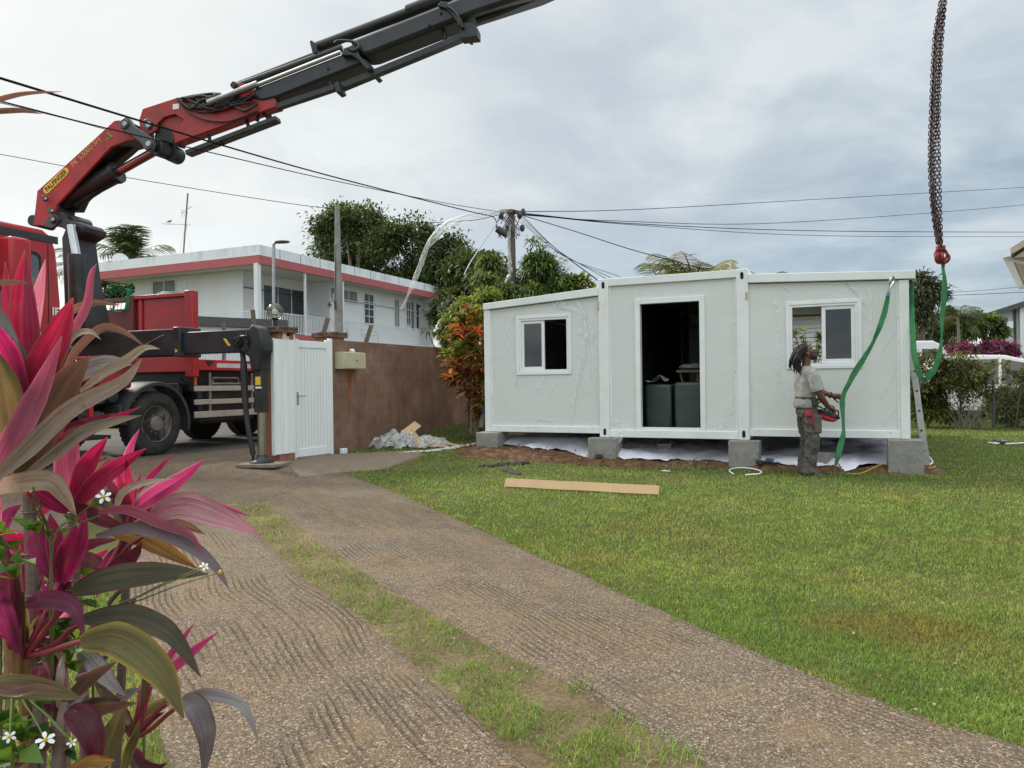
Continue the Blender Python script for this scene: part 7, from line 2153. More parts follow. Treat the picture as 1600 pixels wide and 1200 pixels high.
# the radio remote control
rc = PM @ V3((.255, -.005, .81)); Rr = PM.to_3x3() @ Matrix.Rotation(R_(20), 3, 'Y')
rm_ = thing('remote_control', rc, 'black and red crane remote control box held at the waist of the worker', 'remote control')
RB = Matrix.Translation(rc) @ Rr.to_4x4()
MB(RB).prism([(-.125, -.10, -.055), (.09, -.10, -.055), (.135, -.10, .0), (-.125, -.10, -.005)], (0, .2, 0)).build('base', M['patch_red'], rm_, .015)
MB(RB).prism([(-.130, -.105, -.005), (.14, -.105, .0), (.145, -.105, .035), (.09, -.105, .05), (-.13, -.105, .055)], (0, .21, 0)).build('panel', M['black_plastic'], rm_, .012)
for i in range(5):
    MB(RB).cyl((-.09 + .04 * i, -.03, .05), (-.09 + .04 * i, -.03, .085), .006, n=8).build('joystick', M['black_plastic'], rm_)
    MB(RB).ball((-.09 + .04 * i, -.03, .088), .011, 8).build('knob', M['black_plastic'] if i % 2 else M['white_plastic'], rm_)
for i in range(4): MB(RB).cyl((-.08 + .05 * i, .04, .05), (-.08 + .05 * i, .04, .062), .011, n=10).build('button', [M['yellow_decal'], M['white_plastic'], M['patch_red'], M['white_plastic']][i], rm_)
for sy in (-.112, .112):
    MB(RB).tube([(-.10, sy, .02), (-.09, sy * 1.05, .10), (.08, sy * 1.05, .10), (.11, sy, .02)], .012, 8).build('guard_bar', M['black_plastic'], rm_)

# ---------------------------------------------------------------- lifting slings, chains, hook
def strap(pts, name, lab, m, th=.006, tilt=None):
    """pts: (u, v, depth, width px)"""
    S_ = spline(pts, 90); C3 = [P(*s_[:3]) for s_ in S_]; sd = []
    for i, s_ in enumerate(S_):
        tn = (C3[min(i + 1, 89)] - C3[max(i - 1, 0)]).normalized(); vd = (C3[i] - CAM).normalized(); w_ = tn.cross(vd).normalized()
        hw = s_[3] * .78 * s_[2] / FPX / 2; full = .045; k_ = min(1, hw / full)
        sd.append(w_ * hw + vd * math.sqrt(max(0, full * full * .8 - hw * hw)) * (1 if k_ < .98 else 0) * .9 + w_ * .002 * noise.noise(V3((i * .3, 0, 0))))
        C3[i] = C3[i] + V3((0, .01 * noise.noise(V3((i * .21, 5, 0))), 0))
    b = MB(); b.ribbon(C3, sd, th); return b


s1 = thing('lifting_sling', P(1310, 735, 9.6), 'green lifting sling hanging from the cabin roof edge through the worker’s hand to the ground', 'sling', 'green lifting slings')
b = strap([(1389, 455, 9.68, 5), (1386, 470, 9.66, 8), (1382, 488, 9.65, 10), (1374, 512, 9.64, 9), (1364, 535, 9.63, 6), (1352, 556, 9.62, 9), (1338, 578, 9.62, 11), (1327, 598, 9.62, 9), (1318, 617, 9.62, 8), (1316, 630, 9.62, 10), (1317, 650, 9.62, 6), (1318, 668, 9.62, 5), (1317, 682, 9.6, 9), (1313, 697, 9.6, 11), (1309, 714, 9.58, 8), (1306, 727, 9.58, 4)], '', '', M['green_web'])
b.build('webbing', M['green_web'], s1, recalc=False)
MB().beam(P(1387.5, 458, 9.67), P(1386.5, 463, 9.67), .055, .03).build('blue_tag', mat('blue_tag', (.05, .25, .5), .6), s1)
MB().tube(S([tuple(P(1389, 458, 9.68)), tuple(P(1389, 446, 9.68)), tuple(P(1392, 436, 9.66)), tuple(P(1395, 432, 9.7)), tuple(P(1397, 440, 9.72)), tuple(P(1391, 450, 9.70)), tuple(P(1389, 458, 9.68))], 24), .014, 8).build('shackle', M['steel'], s1)
MB().tube(S([tuple(P(1307, 724, 9.58)), tuple(P(1304, 736, 9.57)), tuple(P(1306, 745, 9.56)), tuple(P(1312, 745, 9.57)), tuple(P(1315, 736, 9.58)), tuple(P(1310, 724, 9.58))], 24), .010, 8).build('end_ring', M['dark_wood'], s1)
s2 = thing('lifting_sling', P(1450, 600, 9.4), 'green lifting sling hanging from the crane hook in a deep loop beside the cabin', 'sling', 'green lifting slings')
b = strap([(1473, 412, 9.35, 4), (1475, 430, 9.35, 6), (1476, 450, 9.35, 9), (1474, 475, 9.35, 9), (1472, 505, 9.36, 5), (1471, 528, 9.37, 3), (1469, 548, 9.38, 7), (1463, 570, 9.4, 10), (1453, 587, 9.42, 11), (1444, 593, 9.45, 9), (1436, 584, 9.5, 9), (1430, 562, 9.55, 10), (1427, 535, 9.62, 10), (1425.5, 505, 9.7, 9), (1425, 478, 9.78, 8), (1424, 450, 9.85, 6), (1423, 437, 9.9, 5)], '', '', M['green_web'])
b.build('webbing', M['green_web'], s2, recalc=False)
M['chain_rust'] = mat('chain_rust', (.06, .038, .035), .55, .5, .35, 20, dirt=(.11, .05, .038), da=.6, ds=14)
M['hook_red'] = mat('hook_red', (.22, .025, .025), .5, .2, .2, 12, dirt=(.06, .03, .03), da=.5, ds=9)
ch = thing('chain_sling', P(1471, 400, 9.35), 'rust brown lifting chains hanging from the crane, ending in dark red hooks', 'chain sling')


def chain(path, dx, dy, sd):
    L = np.array([list(P(*q)) for q in path]); L[:, 0] += dx * np.sin(np.linspace(0, math.pi, len(L))) * .8 + dx * .5; L[:, 1] += dy
    C = spline(L, 300); s_ = np.concatenate([[0], np.cumsum(np.linalg.norm(np.diff(C, axis=0), axis=1))]); pitch = .046
    b = MB(); rr = random.Random(sd); n_ = int(s_[-1] / pitch); ph = rr.random()
    for i in range(n_):
        q = V3([float(np.interp((i + ph) * pitch, s_, C[:, j])) for j in range(3)]); q2 = V3([float(np.interp((i + ph) * pitch + .03, s_, C[:, j])) for j in range(3)])
        if (q2 - q).length < 1e-5: continue
        d = (q2 - q).normalized(); a = (.5 + rr.uniform(-.25, .25)) + (math.pi / 2 if i % 2 else 0)
        x = d.cross(V3((0, 1, 0))).normalized(); y = d.cross(x); w_ = x * math.cos(a) + y * math.sin(a)
        pts = []
        for t_ in range(12):
            an = 2 * math.pi * t_ / 12; pts.append(q + d * (.031 * math.cos(an) + (.006 if math.cos(an) > 0 else -.006)) + w_ * (.019 * math.sin(an)))
        b.tube(pts, .0066, 5, closed=True)
    return b.build('chain', M['chain_rust'], ch, recalc=False)


MAIN = [(1474, -180, 9.35), (1473, -60, 9.35), (1472, 0, 9.35), (1466, 40, 9.35), (1462, 80, 9.35), (1458.5, 165, 9.35), (1456, 238, 9.35), (1457, 293, 9.35), (1461, 341, 9.35), (1468, 388, 9.35)]
SIDE = [(1479, -180, 9.35), (1478.5, -60, 9.35), (1478, 0, 9.35), (1473.5, 55, 9.35), (1469, 147, 9.35), (1468, 220, 9.35), (1470, 312, 9.35), (1472, 388, 9.35)]
for i, (a, c) in enumerate(((-.022, 0), (.012, .03), (.026, -.02), (-.006, -.045))): chain(MAIN, a, c, i)
chain(SIDE, .0, .02, 9)
hk = P(1471, 400, 9.35)
MB().tube([hk + V3((.075 * math.sin(a), .01, .075 * math.cos(a) + .02)) for a in np.linspace(0, 2 * math.pi, 24, endpoint=False)], .017, 8, closed=True).build('ring', M['hook_red'], ch)
for i, (dx, ry) in enumerate(((-.03, .4), (.035, -.5), (.0, 1.2))):
    pts = [V3((.055 * math.cos(a) * math.cos(ry), .055 * math.cos(a) * math.sin(ry), .06 * math.sin(a) - .02)) for a in np.linspace(math.pi * .55, math.pi * 2.25, 18)]
    pts = [V3((0, 0, .11))] + pts
    MB().tube([hk + V3((dx, 0, 0)) + q for q in pts], [.016] + [float(np.interp(j, [0, 9, 17], [.018, .026, .012])) for j in range(18)], 8).build('hook', M['hook_red'], ch)
MB().cbox(hk + V3((-.01, 0, .10)), (.10, .07, .07)).build('link_plate', M['hook_red'], ch, .015)
MB().tube(S([tuple(hk + V3((.01, 0, -.02))), tuple(hk + V3((.03, 0, -.09))), tuple(hk + V3((.025, 0, -.13))), tuple(hk + V3((.0, 0, -.09))), tuple(hk + V3((.01, 0, -.02)))], 16), .014, 6).build('shackle', M['hook_red'], ch)

# ---------------------------------------------------------------- things lying about on the lawn
a, c = G(788, 763), G(1029, 776); a.z += .02; c.z += .02
b = MB(); d = (c - a).normalized(); n_ = 40; back = V3((-d.y, d.x, 0)); tl = R_(62)
nu = back * math.cos(tl) + Z * math.sin(tl); vs = []; fs = []
for i in range(n_ + 1):
    q = a + (c - a) * i / n_ + Z * (.0015 * math.sin(i * .35)); w_ = .105 + (.0 if i < n_ else -.004)
    nn = nu.cross(d).normalized() * .008
    vs += [q - nn, q + nn, q + nu * w_ + nn, q + nu * w_ - nn]
for i in range(n_):
    for j in range(4): fs.append((i * 4 + j, i * 4 + (j + 1) % 4, i * 4 + 4 + (j + 1) % 4, i * 4 + 4 + j))
fs += [(0, 1, 2, 3), (n_ * 4, n_ * 4 + 3, n_ * 4 + 2, n_ * 4 + 1)]
b.add(vs, fs)
tag(b.build('plank', mat('pale_plank', (.50, .33, .18), .7, 0, .07, 5, .1, 40)), 'long pale wooden plank lying on the lawn in front of the cabin', 'plank')


def crumple(u0, v0, u1, v1, h, seed, m, nx_=26, ny_=10, up=0.0):
    """low crumpled cloth or film lying on the ground along a px segment"""
    A, C = G(u0, v0), G(u1, v1); d = (C - A); L = d.length; d.normalize(); nrm = V3((-d.y, d.x, 0)); w_ = up; vs = []; fs = []
    for j in range(ny_):
        for i in range(nx_):
            t, s_ = i / (nx_ - 1), j / (ny_ - 1) - .5
            ww = w_ * (.35 + .65 * abs(math.sin(math.pi * t * 1.9 + seed))) * (math.sin(math.pi * (.06 + .88 * t)) ** .5)
            q = A + d * (L * t) + nrm * (s_ * ww + .06 * L * noise.noise(V3((t * 3, seed, 0))))
            z = soilz(q) + .012 + h * (.3 + .7 * abs(noise.noise(V3((t * L * 9, s_ * 5, seed))))) * math.cos(s_ * math.pi * .9) * math.sin(math.pi * (.05 + .9 * t)) ** .4 + .35 * h * noise.noise(V3((t * L * 26, s_ * 12, seed + 4)))
            vs.append(V3((q.x, q.y, max(z, soilz(q) + .004))))
    for j in range(ny_ - 1):
        for i in range(nx_ - 1): fs.append((j * nx_ + i, j * nx_ + i + 1, (j + 1) * nx_ + i + 1, (j + 1) * nx_ + i))
    b = MB(); b.add(vs, fs); return b


rag = mat('rag', (.012, .013, .015), .8, 0, .3, 9)
tag(crumple(776, 723, 828, 719.5, .06, 1, rag, up=.20).build('black_rag', rag, None, ang=60), 'longest black rag, lying on the bare earth nearest the cabin', 'rag', 'black rags on the lawn')
tag(crumple(746, 730, 783, 728.5, .04, 2, rag, up=.12).build('black_rag', rag, None, ang=60), 'thin black rag on the grass, leftmost of the three', 'rag', 'black rags on the lawn')
tag(crumple(784, 731, 813, 742, .05, 3, rag, up=.18).build('black_rag', rag, None, ang=60), 'black rag on the grass closest to the pale plank', 'rag', 'black rags on the lawn')


def drill(u, v, ang, lab, m1):
    q = G(u, v); q.z = soilz(q) + .045; Rz = Matrix.Rotation(ang, 3, 'Z'); t = thing('power_drill', q, lab, 'power tool', 'power tools on the ground'); f = lambda x, y, z: q + Rz @ V3((x, y, z))
    MB().lathe(f(-.09, 0, 0), Rz @ V3((1, 0, 0)), [(0, .02), (.01, .038), (.10, .042), (.14, .034), (.145, .024)], 16).build('motor_housing', m1, t)
    MB().lathe(f(.055, 0, 0), Rz @ V3((1, 0, 0)), [(0, .022), (.02, .028), (.05, .024), (.065, .012), (.13, .006), (.135, .001)], 12).build('chuck', M['steel'], t)
    MB().tube([f(-.03, -.02, -.005), f(-.05, -.09, -.012), f(-.06, -.13, -.015)], [.022, .019, .021], 10).build('grip', M['black_plastic'], t)
    MB().cbox(f(-.06, -.155, -.012), (.11, .05, .06), Rz).build('battery', M['black_plastic'], t, .01)


drill(940, 716, .0, 'black cordless drill lying against the block left of the cabin doorway', M['grey_paint'])
drill(1205, 734, -1.2, 'dark blue cordless drill lying between the tall block and the worker', mat('tool_blue', (.02, .06, .11), .5))
drill(1560, 687, .1, 'dark grinder lying on the lawn near the fence at the right', M['grey_paint'])


def cordm(pts, r_, lab, m, name, cat):
    L = [G(*q) for q in pts]; L = [V3((q.x, q.y, soilz(q) + r_ + .012 + (pts[i][2] if len(pts[i]) > 2 else 0))) for i, q in enumerate([G(p_[0], p_[1]) for p_ in pts])]
    b = MB(); b.tube([V3(q) for q in spline([tuple(q) for q in L], 70)], r_, 8); tag(b.build(name, m), lab, cat)


wh = M['white_plastic']; ye = mat('cord_yellow', (.60, .36, .03), .6)
cordm([(1146, 743), (1140, 739), (1142, 735.5), (1155, 733.5), (1170, 734), (1184, 737), (1190, 740), (1186, 743), (1165, 744.5)], .010, 'open loop of white cable lying in front of the tall block', wh, 'white_cable', 'cable')
cordm([(1545, 687.5), (1556, 690, .01), (1563, 688, .01), (1560, 685.5), (1554, 687.5), (1568, 689.5), (1585, 690.5), (1612, 692.5), (1650, 694)], .013, 'white hose end lying on the lawn by the right edge', wh, 'white_hose', 'hose')
cordm([(1322, 742), (1345, 741.5), (1375, 739.5), (1392, 737), (1398, 739.5), (1388, 741), (1405, 735), (1425, 737.5), (1440, 736), (1452, 733), (1462, 739), (1450, 741), (1432, 734), (1445, 732)], .006, 'thin yellow cord tangled on the grass before the right block', ye, 'yellow_cord', 'cord')
cordm([(1446, 720, .03), (1452, 722, .05), (1457, 729, .01), (1452, 733)], .012, 'short white cable curling beside the right block', wh, 'white_cable', 'cable')
cordm([(1270, 727, .01), (1285, 728, .01), (1300, 724, .02)], .006, 'thin yellow cord end by the small block behind the worker', ye, 'yellow_cord', 'cord')
q = G(950, 727); b = MB(); b.ball(q + Z * .03, .045, 10, (1.1, .8, .8), jit=.8); tag(b.build('foam_scrap', mat('foam', (.6, .55, .42), .9)), 'small cream foam scrap on the grass below the black drill', 'scrap')
q = G(1040, 737); tag(crumple(1032, 737, 1050, 738, .02, 7, wh, 10, 5, up=.03).build('paper_scrap', wh, None, ang=60), 'thin white scrap on the grass in front of the doorway', 'scrap')
# heap of plastic film with boards by the wall
def heap(cu, cv, ru, h, seed, sq=.55):
    c = G(cu, cv); s_ = c.y / FPX * ru; vs = []; fs = []; n1_, n2_ = 46, 30
    for j in range(n2_):
        for i in range(n1_):
            x = (i / (n1_ - 1) * 2 - 1); y = (j / (n2_ - 1) * 2 - 1); r2 = x * x + y * y
            e_ = max(0, 1 - r2 ** .8); q = V3((c.x + x * s_, c.y + y * s_ * sq, 0))
            f1_ = abs(noise.noise(V3((x * 3.2 + seed, y * 3.2, seed)))); f2_ = abs(noise.noise(V3((x * 8, y * 8 + seed, 3)))); f3_ = noise.noise(V3((x * 19, y * 19, seed)))
            z = float(T(q.x, q.y)) + .02 + h * e_ ** .7 * (.6 + .8 * f1_ + .12 * f2_) + .006 * f3_ * (e_ > 0)
            vs.append((q.x + .05 * f3_, q.y + .05 * f2_, z))
    for j in range(n2_ - 1):
        for i in range(n1_ - 1):
            x = ((i + .5) / (n1_ - 1) * 2 - 1); y = ((j + .5) / (n2_ - 1) * 2 - 1)
            if x * x + y * y < 1.0 + .25 * noise.noise(V3((x * 4, y * 4, seed))): fs.append((j * n1_ + i, j * n1_ + i + 1, (j + 1) * n1_ + i + 1, (j + 1) * n1_ + i))
    b = MB(); b.add(vs, fs); return b
M['heap_film'] = filmmat('heap_film', (.70, .70, .70), .40, .2)
hb = heap(622, 693, 48, .30, 4, .7); hb2 = heap(668, 691, 40, .20, 8, .7)
t = thing('plastic_heap', G(630, 700), 'heap of crumpled clear plastic film by the brown wall', 'plastic film')
hb.build('film', M['heap_film'], t, ang=180); hb2.build('film', M['heap_film'], t, ang=180)
cr_ = crumple(665, 707, 742, 690, .05, 5, M['film_dense'], 40, 8, up=.22); cr_.build('film', M['film_dense'], t, ang=180)
cr_ = crumple(622, 709, 690, 705, .03, 6, M['film_dense'], 40, 8, up=.14); cr_.build('film', M['film_dense'], t, ang=180)
def board(p, q, w_, th_, lab, m, name='cardboard_strip', cat='cardboard', up=Z):
    b = MB(); b.beam(p, q, w_, th_, up); tag(b.build(name, m, None, .003), lab, cat)
c = G(640, 695)
board(P(633, 678, c.y - .15), P(653, 662, c.y + .35), .16, .012, 'brown cardboard flap sticking up out of the plastic heap', M['cardboard'], up=V3((.3, -1, .6)))
g1, g2 = G(652, 698), G(718, 699); board(V3((g1.x, g1.y, g1.z + .16)), V3((g2.x, g2.y, g2.z + .03)), .05, .03, 'thin wooden batten slanting down from the plastic heap', M['wood'], 'batten', 'wood')
g1, g2 = G(648, 700), G(700, 700.5); board(V3((g1.x, g1.y, g1.z + .05)), V3((g2.x, g2.y, g2.z + .03)), .05, .03, 'wooden batten lying flat at the front of the plastic heap', M['wood'], 'batten', 'wood')
g1, g2 = G(646, 690), G(656, 702); board(V3((g1.x, g1.y - .1, g1.z + .22)), V3((g2.x, g2.y, g2.z + .02)), .07, .012, 'short bent cardboard edge leaning on the plastic heap', M['cardboard'])
g1, g2 = G(715, 698), G(735, 699); board(V3((g1.x, g1.y, g1.z + .03)), V3((g2.x, g2.y, g2.z + .03)), .03, .02, 'short wood offcut lying between the plastic heap and the cabin', M['wood'], 'offcut', 'wood')
# ladder leaning on the cabin's right end
l0 = CABM @ V3((xr + .30, 1.0, 0)); l0.z = soilz(l0)
t = thing('ladder', l0, 'aluminium ladder leaning on the right end wall of the cabin', 'ladder')
LM = CABM
zg0 = l0.z
for yy in (.35, .78):
    MB(LM).beam((xr + .14 + (.06 if yy < .5 else .12), yy, zg0), (xr + .02, yy, 2.0), .026, .075, V3((1, 0, 0))).build('stile', M['aluminium'], t, .004)
for i in range(7):
    z_ = zg0 + .25 + i * .27; k_ = (z_ - zg0) / (2.0 - zg0); x_ = xr + .20 - .18 * k_
    MB(LM).cyl((x_, .35, z_), (x_ + .05 * (1 - k_), .78, z_), .016, n=8).build('rung', M['aluminium'], t)
    MB(LM).cyl((x_, .335, z_), (x_, .322, z_), .014, n=8).build('rung_cap', M['dark_hole'], t)
# ---------------------------------------------------------------- red cordylines in the foreground
LC = {  # body, streak, margin
    'crimson': ((.40, .010, .075), (.18, .010, .040), (.46, .06, .12)),
    'red': ((.40, .016, .060), (.15, .012, .030), (.24, .06, .05)),
    'magenta': ((.40, .018, .115), (.20, .012, .06), (.50, .08, .18)),
    'pink': ((.54, .075, .20), (.38, .03, .13), (.68, .32, .40)),
    'palepink': ((.62, .26, .32), (.50, .08, .18), (.70, .45, .45)),
    'mauve': ((.40, .22, .225), (.46, .12, .20), (.52, .24, .30)),
    'rose': ((.38, .075, .135), (.22, .045, .085), (.50, .18, .24)),
    'taupe': ((.30, .235, .185), (.22, .16, .125), (.36, .22, .18)),
    'tan': ((.48, .40, .28), (.38, .29, .20), (.45, .30, .18)),
    'cream': ((.52, .46, .36), (.36, .28, .20), (.50, .34, .20)),
    'brown': ((.19, .115, .070), (.12, .07, .045), (.33, .10, .05)),
    'olive': ((.16, .150, .050), (.10, .085, .035), (.20, .14, .04)),
    'green': ((.085, .100, .058), (.06, .065, .042), (.13, .05, .045)),
    'maroon': ((.12, .016, .036), (.07, .010, .022), (.17, .02, .05)),
    'plum': ((.19, .020, .085), (.12, .015, .05), (.25, .03, .10)),
    'silver': ((.36, .34, .34), (.24, .21, .22), (.40, .20, .24)),
    'violet': ((.17, .135, .145), (.12, .09, .10), (.22, .08, .09)),
    'gold': ((.42, .24, .035), (.22, .11, .025), (.45, .13, .03)),
    'yellowgreen': ((.185, .175, .045), (.12, .11, .035), (.52, .36, .04)),
}
M['silver_leaf'] = leafmat('silver_leaf', .15, .30, .7, tt=(1.2, 1.0, .9), vein=True)


def leaf(plant, pts, wpx, key, roll=0.0, fold=.25, seed=0, peak=.45, wav=.0, name='leaf', end=1.0):
    """a long blade: centre line (u, v, depth), greatest width in px at its own depth"""
    S_ = spline(pts, 22); n = len(S_); K = 15; wpx *= .86
    C3 = [P(*s_) for s_ in S_]; V = []; Cc = []; rr = np.random.default_rng(abs(seed + int(pts[0][0] * 7 + pts[-1][1] * 3)))
    ph = rr.uniform(0, 50); body, streak, margin = [np.array(q) for q in LC[key]]
    for i in range(n):
        t = i / (n - 1)
        tn = (C3[min(i + 1, n - 1)] - C3[max(i - 1, 0)]).normalized(); vd = (C3[i] - CAM).normalized()
        w_ = tn.cross(vd)
        if w_.length < .15: w_ = tn.cross(Z)
        w_.normalize(); nn = w_.cross(tn).normalized()
        a = roll + wav * math.sin(t * 5 + ph)
        w2 = w_ * math.cos(a) + nn * math.sin(a); n2 = nn * math.cos(a) - w_ * math.sin(a)
        pt = t ** (math.log(.5) / math.log(peak)); prof = max(.03, math.sin(math.pi * min(.999, (.07 + .93 * pt) if end >= 1 else pt * end + .05))) ** .85
        hw = wpx * S_[i][2] / FPX / 2 * prof / max(.35, abs(math.cos(a))) * (1 + .07 * noise.noise(V3((t * 9, ph, 1))))
        for j in range(K):
            s_ = j / (K - 1) * 2 - 1
            rip = hw * (.16 * noise.noise(V3((t * 5, s_ * 1.5, ph))) + .045 * math.cos(s_ * 15) + (.14 * abs(s_) ** 3) * noise.noise(V3((t * 13, s_, ph + 4))))
            V.append(C3[i] + w2 * (s_ * hw) + n2 * (-fold * hw * abs(s_) ** 1.15 + rip))
            f_ = noise.noise(V3((s_ * 5.5, t * 1.6, ph))) * .5 + .5; f2 = noise.noise(V3((s_ * 16, t * 2.2, ph + 9))) * .5 + .5
            c = body + (streak - body) * np.clip((f_ * .6 + f2 * .55 - .40) * 2.6, 0, 1)
            e_ = np.clip((abs(s_) - .72) / .28, 0, 1) ** 1.5; c = c + (margin - c) * e_ * .75
            if abs(s_) < .13: c = c * .82 + np.array((.42, .16, .15)) * .13
            if t > .93: c = c * (1 - (t - .93) * 8) + np.array((.22, .13, .07)) * (t - .93) * 8
            Cc.append(list(c * (.86 + .28 * noise.noise(V3((t * 3, ph, s_))))) + [(s_ + 1) / 2])
    F = [(i * K + j, i * K + j + 1, (i + 1) * K + j + 1, (i + 1) * K + j) for i in range(n - 1) for j in range(K - 1)]
    o = np_mesh(name, V, F, M['silver_leaf'] if key in ('silver', 'violet', 'cream', 'mauve', 'taupe') else M['petal_leaf'], Cc, plant, smooth=True)
    return o


def stalk(plant, pts, r0, r1, m, name='stem'):
    L = spline(pts, 16); b = MB(); b.tube([P(*q) for q in L], [r0 + (r1 - r0) * i / 15 for i in range(16)], 8); return b.build(name, m, plant)


def toground(plant, u, v, d, r0, m, lean=(0, 0)):
    q = P(u, v, d); g = V3((q.x + lean[0], q.y + lean[1], 0)); b = MB()
    L = spline([(g.x, g.y, -.05), tuple((g * .55 + q * .45) + V3((.01, .01, 0))), tuple(q)], 14); b.tube([V3(x) for x in L], [r0 * (1.1 - .3 * i / 13) for i in range(14)], 8)
    # leaf-scar rings
    for i in range(2, 13):
        c = V3(L[i]); b.tube([c + V3((r0 * 1.12 * math.cos(a), r0 * 1.12 * math.sin(a), 0)) for a in np.linspace(0, 2 * math.pi, 10, endpoint=False)], r0 * .12, 4, closed=True)
    return b.build('stem', m, plant)


M['cane'] = mat('cane', (.16, .10, .085), .8, 0, .3, 20, .4, 60)
M['petiole'] = mat('petiole', (.26, .030, .055), .45, 0, .3, 10)
M['sheath'] = mat('sheath', (.24, .115, .05), .75, 0, .35, 12, .4, 40, stretch=(8, 8, 1))
GRP = 'cordylines in the left foreground'


def plant(u, v, d, lab, lean=(0, 0), r=.014, m='cane'):
    q = P(u, v, d); t = thing('cordyline_plant', (q.x + lean[0], q.y + lean[1], 0), lab, 'plant', GRP); toground(t, u, v, d, r, M[m], lean); return t


# tallest plant at the left edge
p1 = plant(45, 735, 1.62, 'tallest cordyline, with broad red upright leaves against the truck cab', (-.03, .02), .016)
for q in [
    ([(33, 640, 1.62), (36, 560, 1.60), (34, 470, 1.58), (39, 391, 1.57)], 47, 'red', .1, .35), ([(38, 640, 1.60), (52, 560, 1.56), (48, 480, 1.55), (41, 400, 1.57)], 26, 'crimson', .5, .2),
    ([(40, 640, 1.66), (50, 520, 1.68), (60, 460, 1.68), (71, 405, 1.69)], 24, 'palepink', .1, .3), ([(42, 690, 1.60), (58, 590, 1.55), (90, 520, 1.50), (114, 465, 1.48)], 56, 'red', -.15, .3),
    ([(52, 690, 1.62), (80, 590, 1.58), (100, 530, 1.55), (108, 480, 1.52)], 24, 'brown', .4, .2),
    ([(88, 585, 1.72), (108, 530, 1.72), (135, 480, 1.74), (143, 430, 1.75), (151, 412, 1.76)], 15, 'rose', .2, .3), ([(28, 640, 1.64), (20, 540, 1.68), (12, 470, 1.7), (8, 408, 1.7)], 26, 'red', 0, .3),
    ([(-30, 441, 1.1), (0, 442, 1.1), (25, 441, 1.1), (46, 443, 1.1)], 11, 'brown', .3, .2), ([(40, 620, 1.55), (20, 560, 1.45), (0, 525, 1.4), (-20, 500, 1.38)], 32, 'magenta', .2, .25),
    ([(30, 590, 1.5), (16, 540, 1.5), (2, 500, 1.5), (-10, 470, 1.5)], 30, 'violet', .1, .2), ([(36, 605, 1.56), (32, 570, 1.54), (26, 545, 1.52), (18, 528, 1.5)], 34, 'silver', 0, .3),
    ([(-30, 780, 1.3), (20, 690, 1.34), (62, 610, 1.38), (97, 525, 1.40)], 42, 'rose', .1, .35), ([(30, 760, 1.5), (62, 680, 1.48), (104, 600, 1.46), (141, 556, 1.45)], 62, 'brown', .1, .2),
    ([(40, 760, 1.5), (25, 680, 1.45), (8, 600, 1.4), (-12, 540, 1.38)], 58, 'olive', .15, .25), ([(-30, 765, 1.25), (40, 705, 1.25), (110, 640, 1.26), (190, 597, 1.28), (222, 560, 1.29)], 33, 'taupe', .1, .3),
    ([(30, 750, 1.45), (85, 710, 1.42), (130, 675, 1.40), (180, 658, 1.38), (221, 649, 1.36)], 24, 'taupe', .2, .25), ([(125, 612, 1.7), (160, 585, 1.68), (195, 565, 1.66), (225, 544, 1.64), (250, 545, 1.64)], 18, 'cream', .25, .3),
    ([(110, 600, 1.75), (140, 575, 1.75), (175, 566, 1.76), (207, 570, 1.76)], 32, 'silver', .1, .2), ([(95, 590, 1.8), (120, 548, 1.8), (160, 513, 1.8), (195, 520, 1.8), (226, 541, 1.8)], 15, 'brown', .4, .25),
    ([(90, 500, 1.78), (120, 482, 1.8), (150, 473, 1.8), (188, 477, 1.8)], 15, 'brown', .2, .2), ([(95, 560, 1.72), (115, 525, 1.72), (140, 518, 1.72), (158, 531, 1.73)], 12, 'cream', .3, .2),
    ([(38, 760, 1.55), (40, 700, 1.52), (36, 660, 1.52), (28, 625, 1.52)], 26, 'yellowgreen', .2, .2), ([(50, 740, 1.7), (75, 660, 1.72), (85, 610, 1.74), (92, 575, 1.75)], 22, 'maroon', .2, .2),
    ([(45, 740, 1.75), (8, 700, 1.8), (-15, 640, 1.85), (-30, 600, 1.9)], 40, 'maroon', .1, .2), ([(-120, 190, 1.02), (-40, 168, 1.02), (30, 148, 1.03), (98, 143, 1.04)], 10, 'brown', .35, .3), ([(-120, 172, 1.0), (-30, 175, 1.0), (30, 173, 1.0), (66, 178, 1.0)], 11, 'brown', .3, .3),
    ([(45, 735, 1.5), (60, 640, 1.55), (78, 590, 1.6), (84, 545, 1.62)], 30, 'plum', .1, .3),
]: leaf(p1, *q)
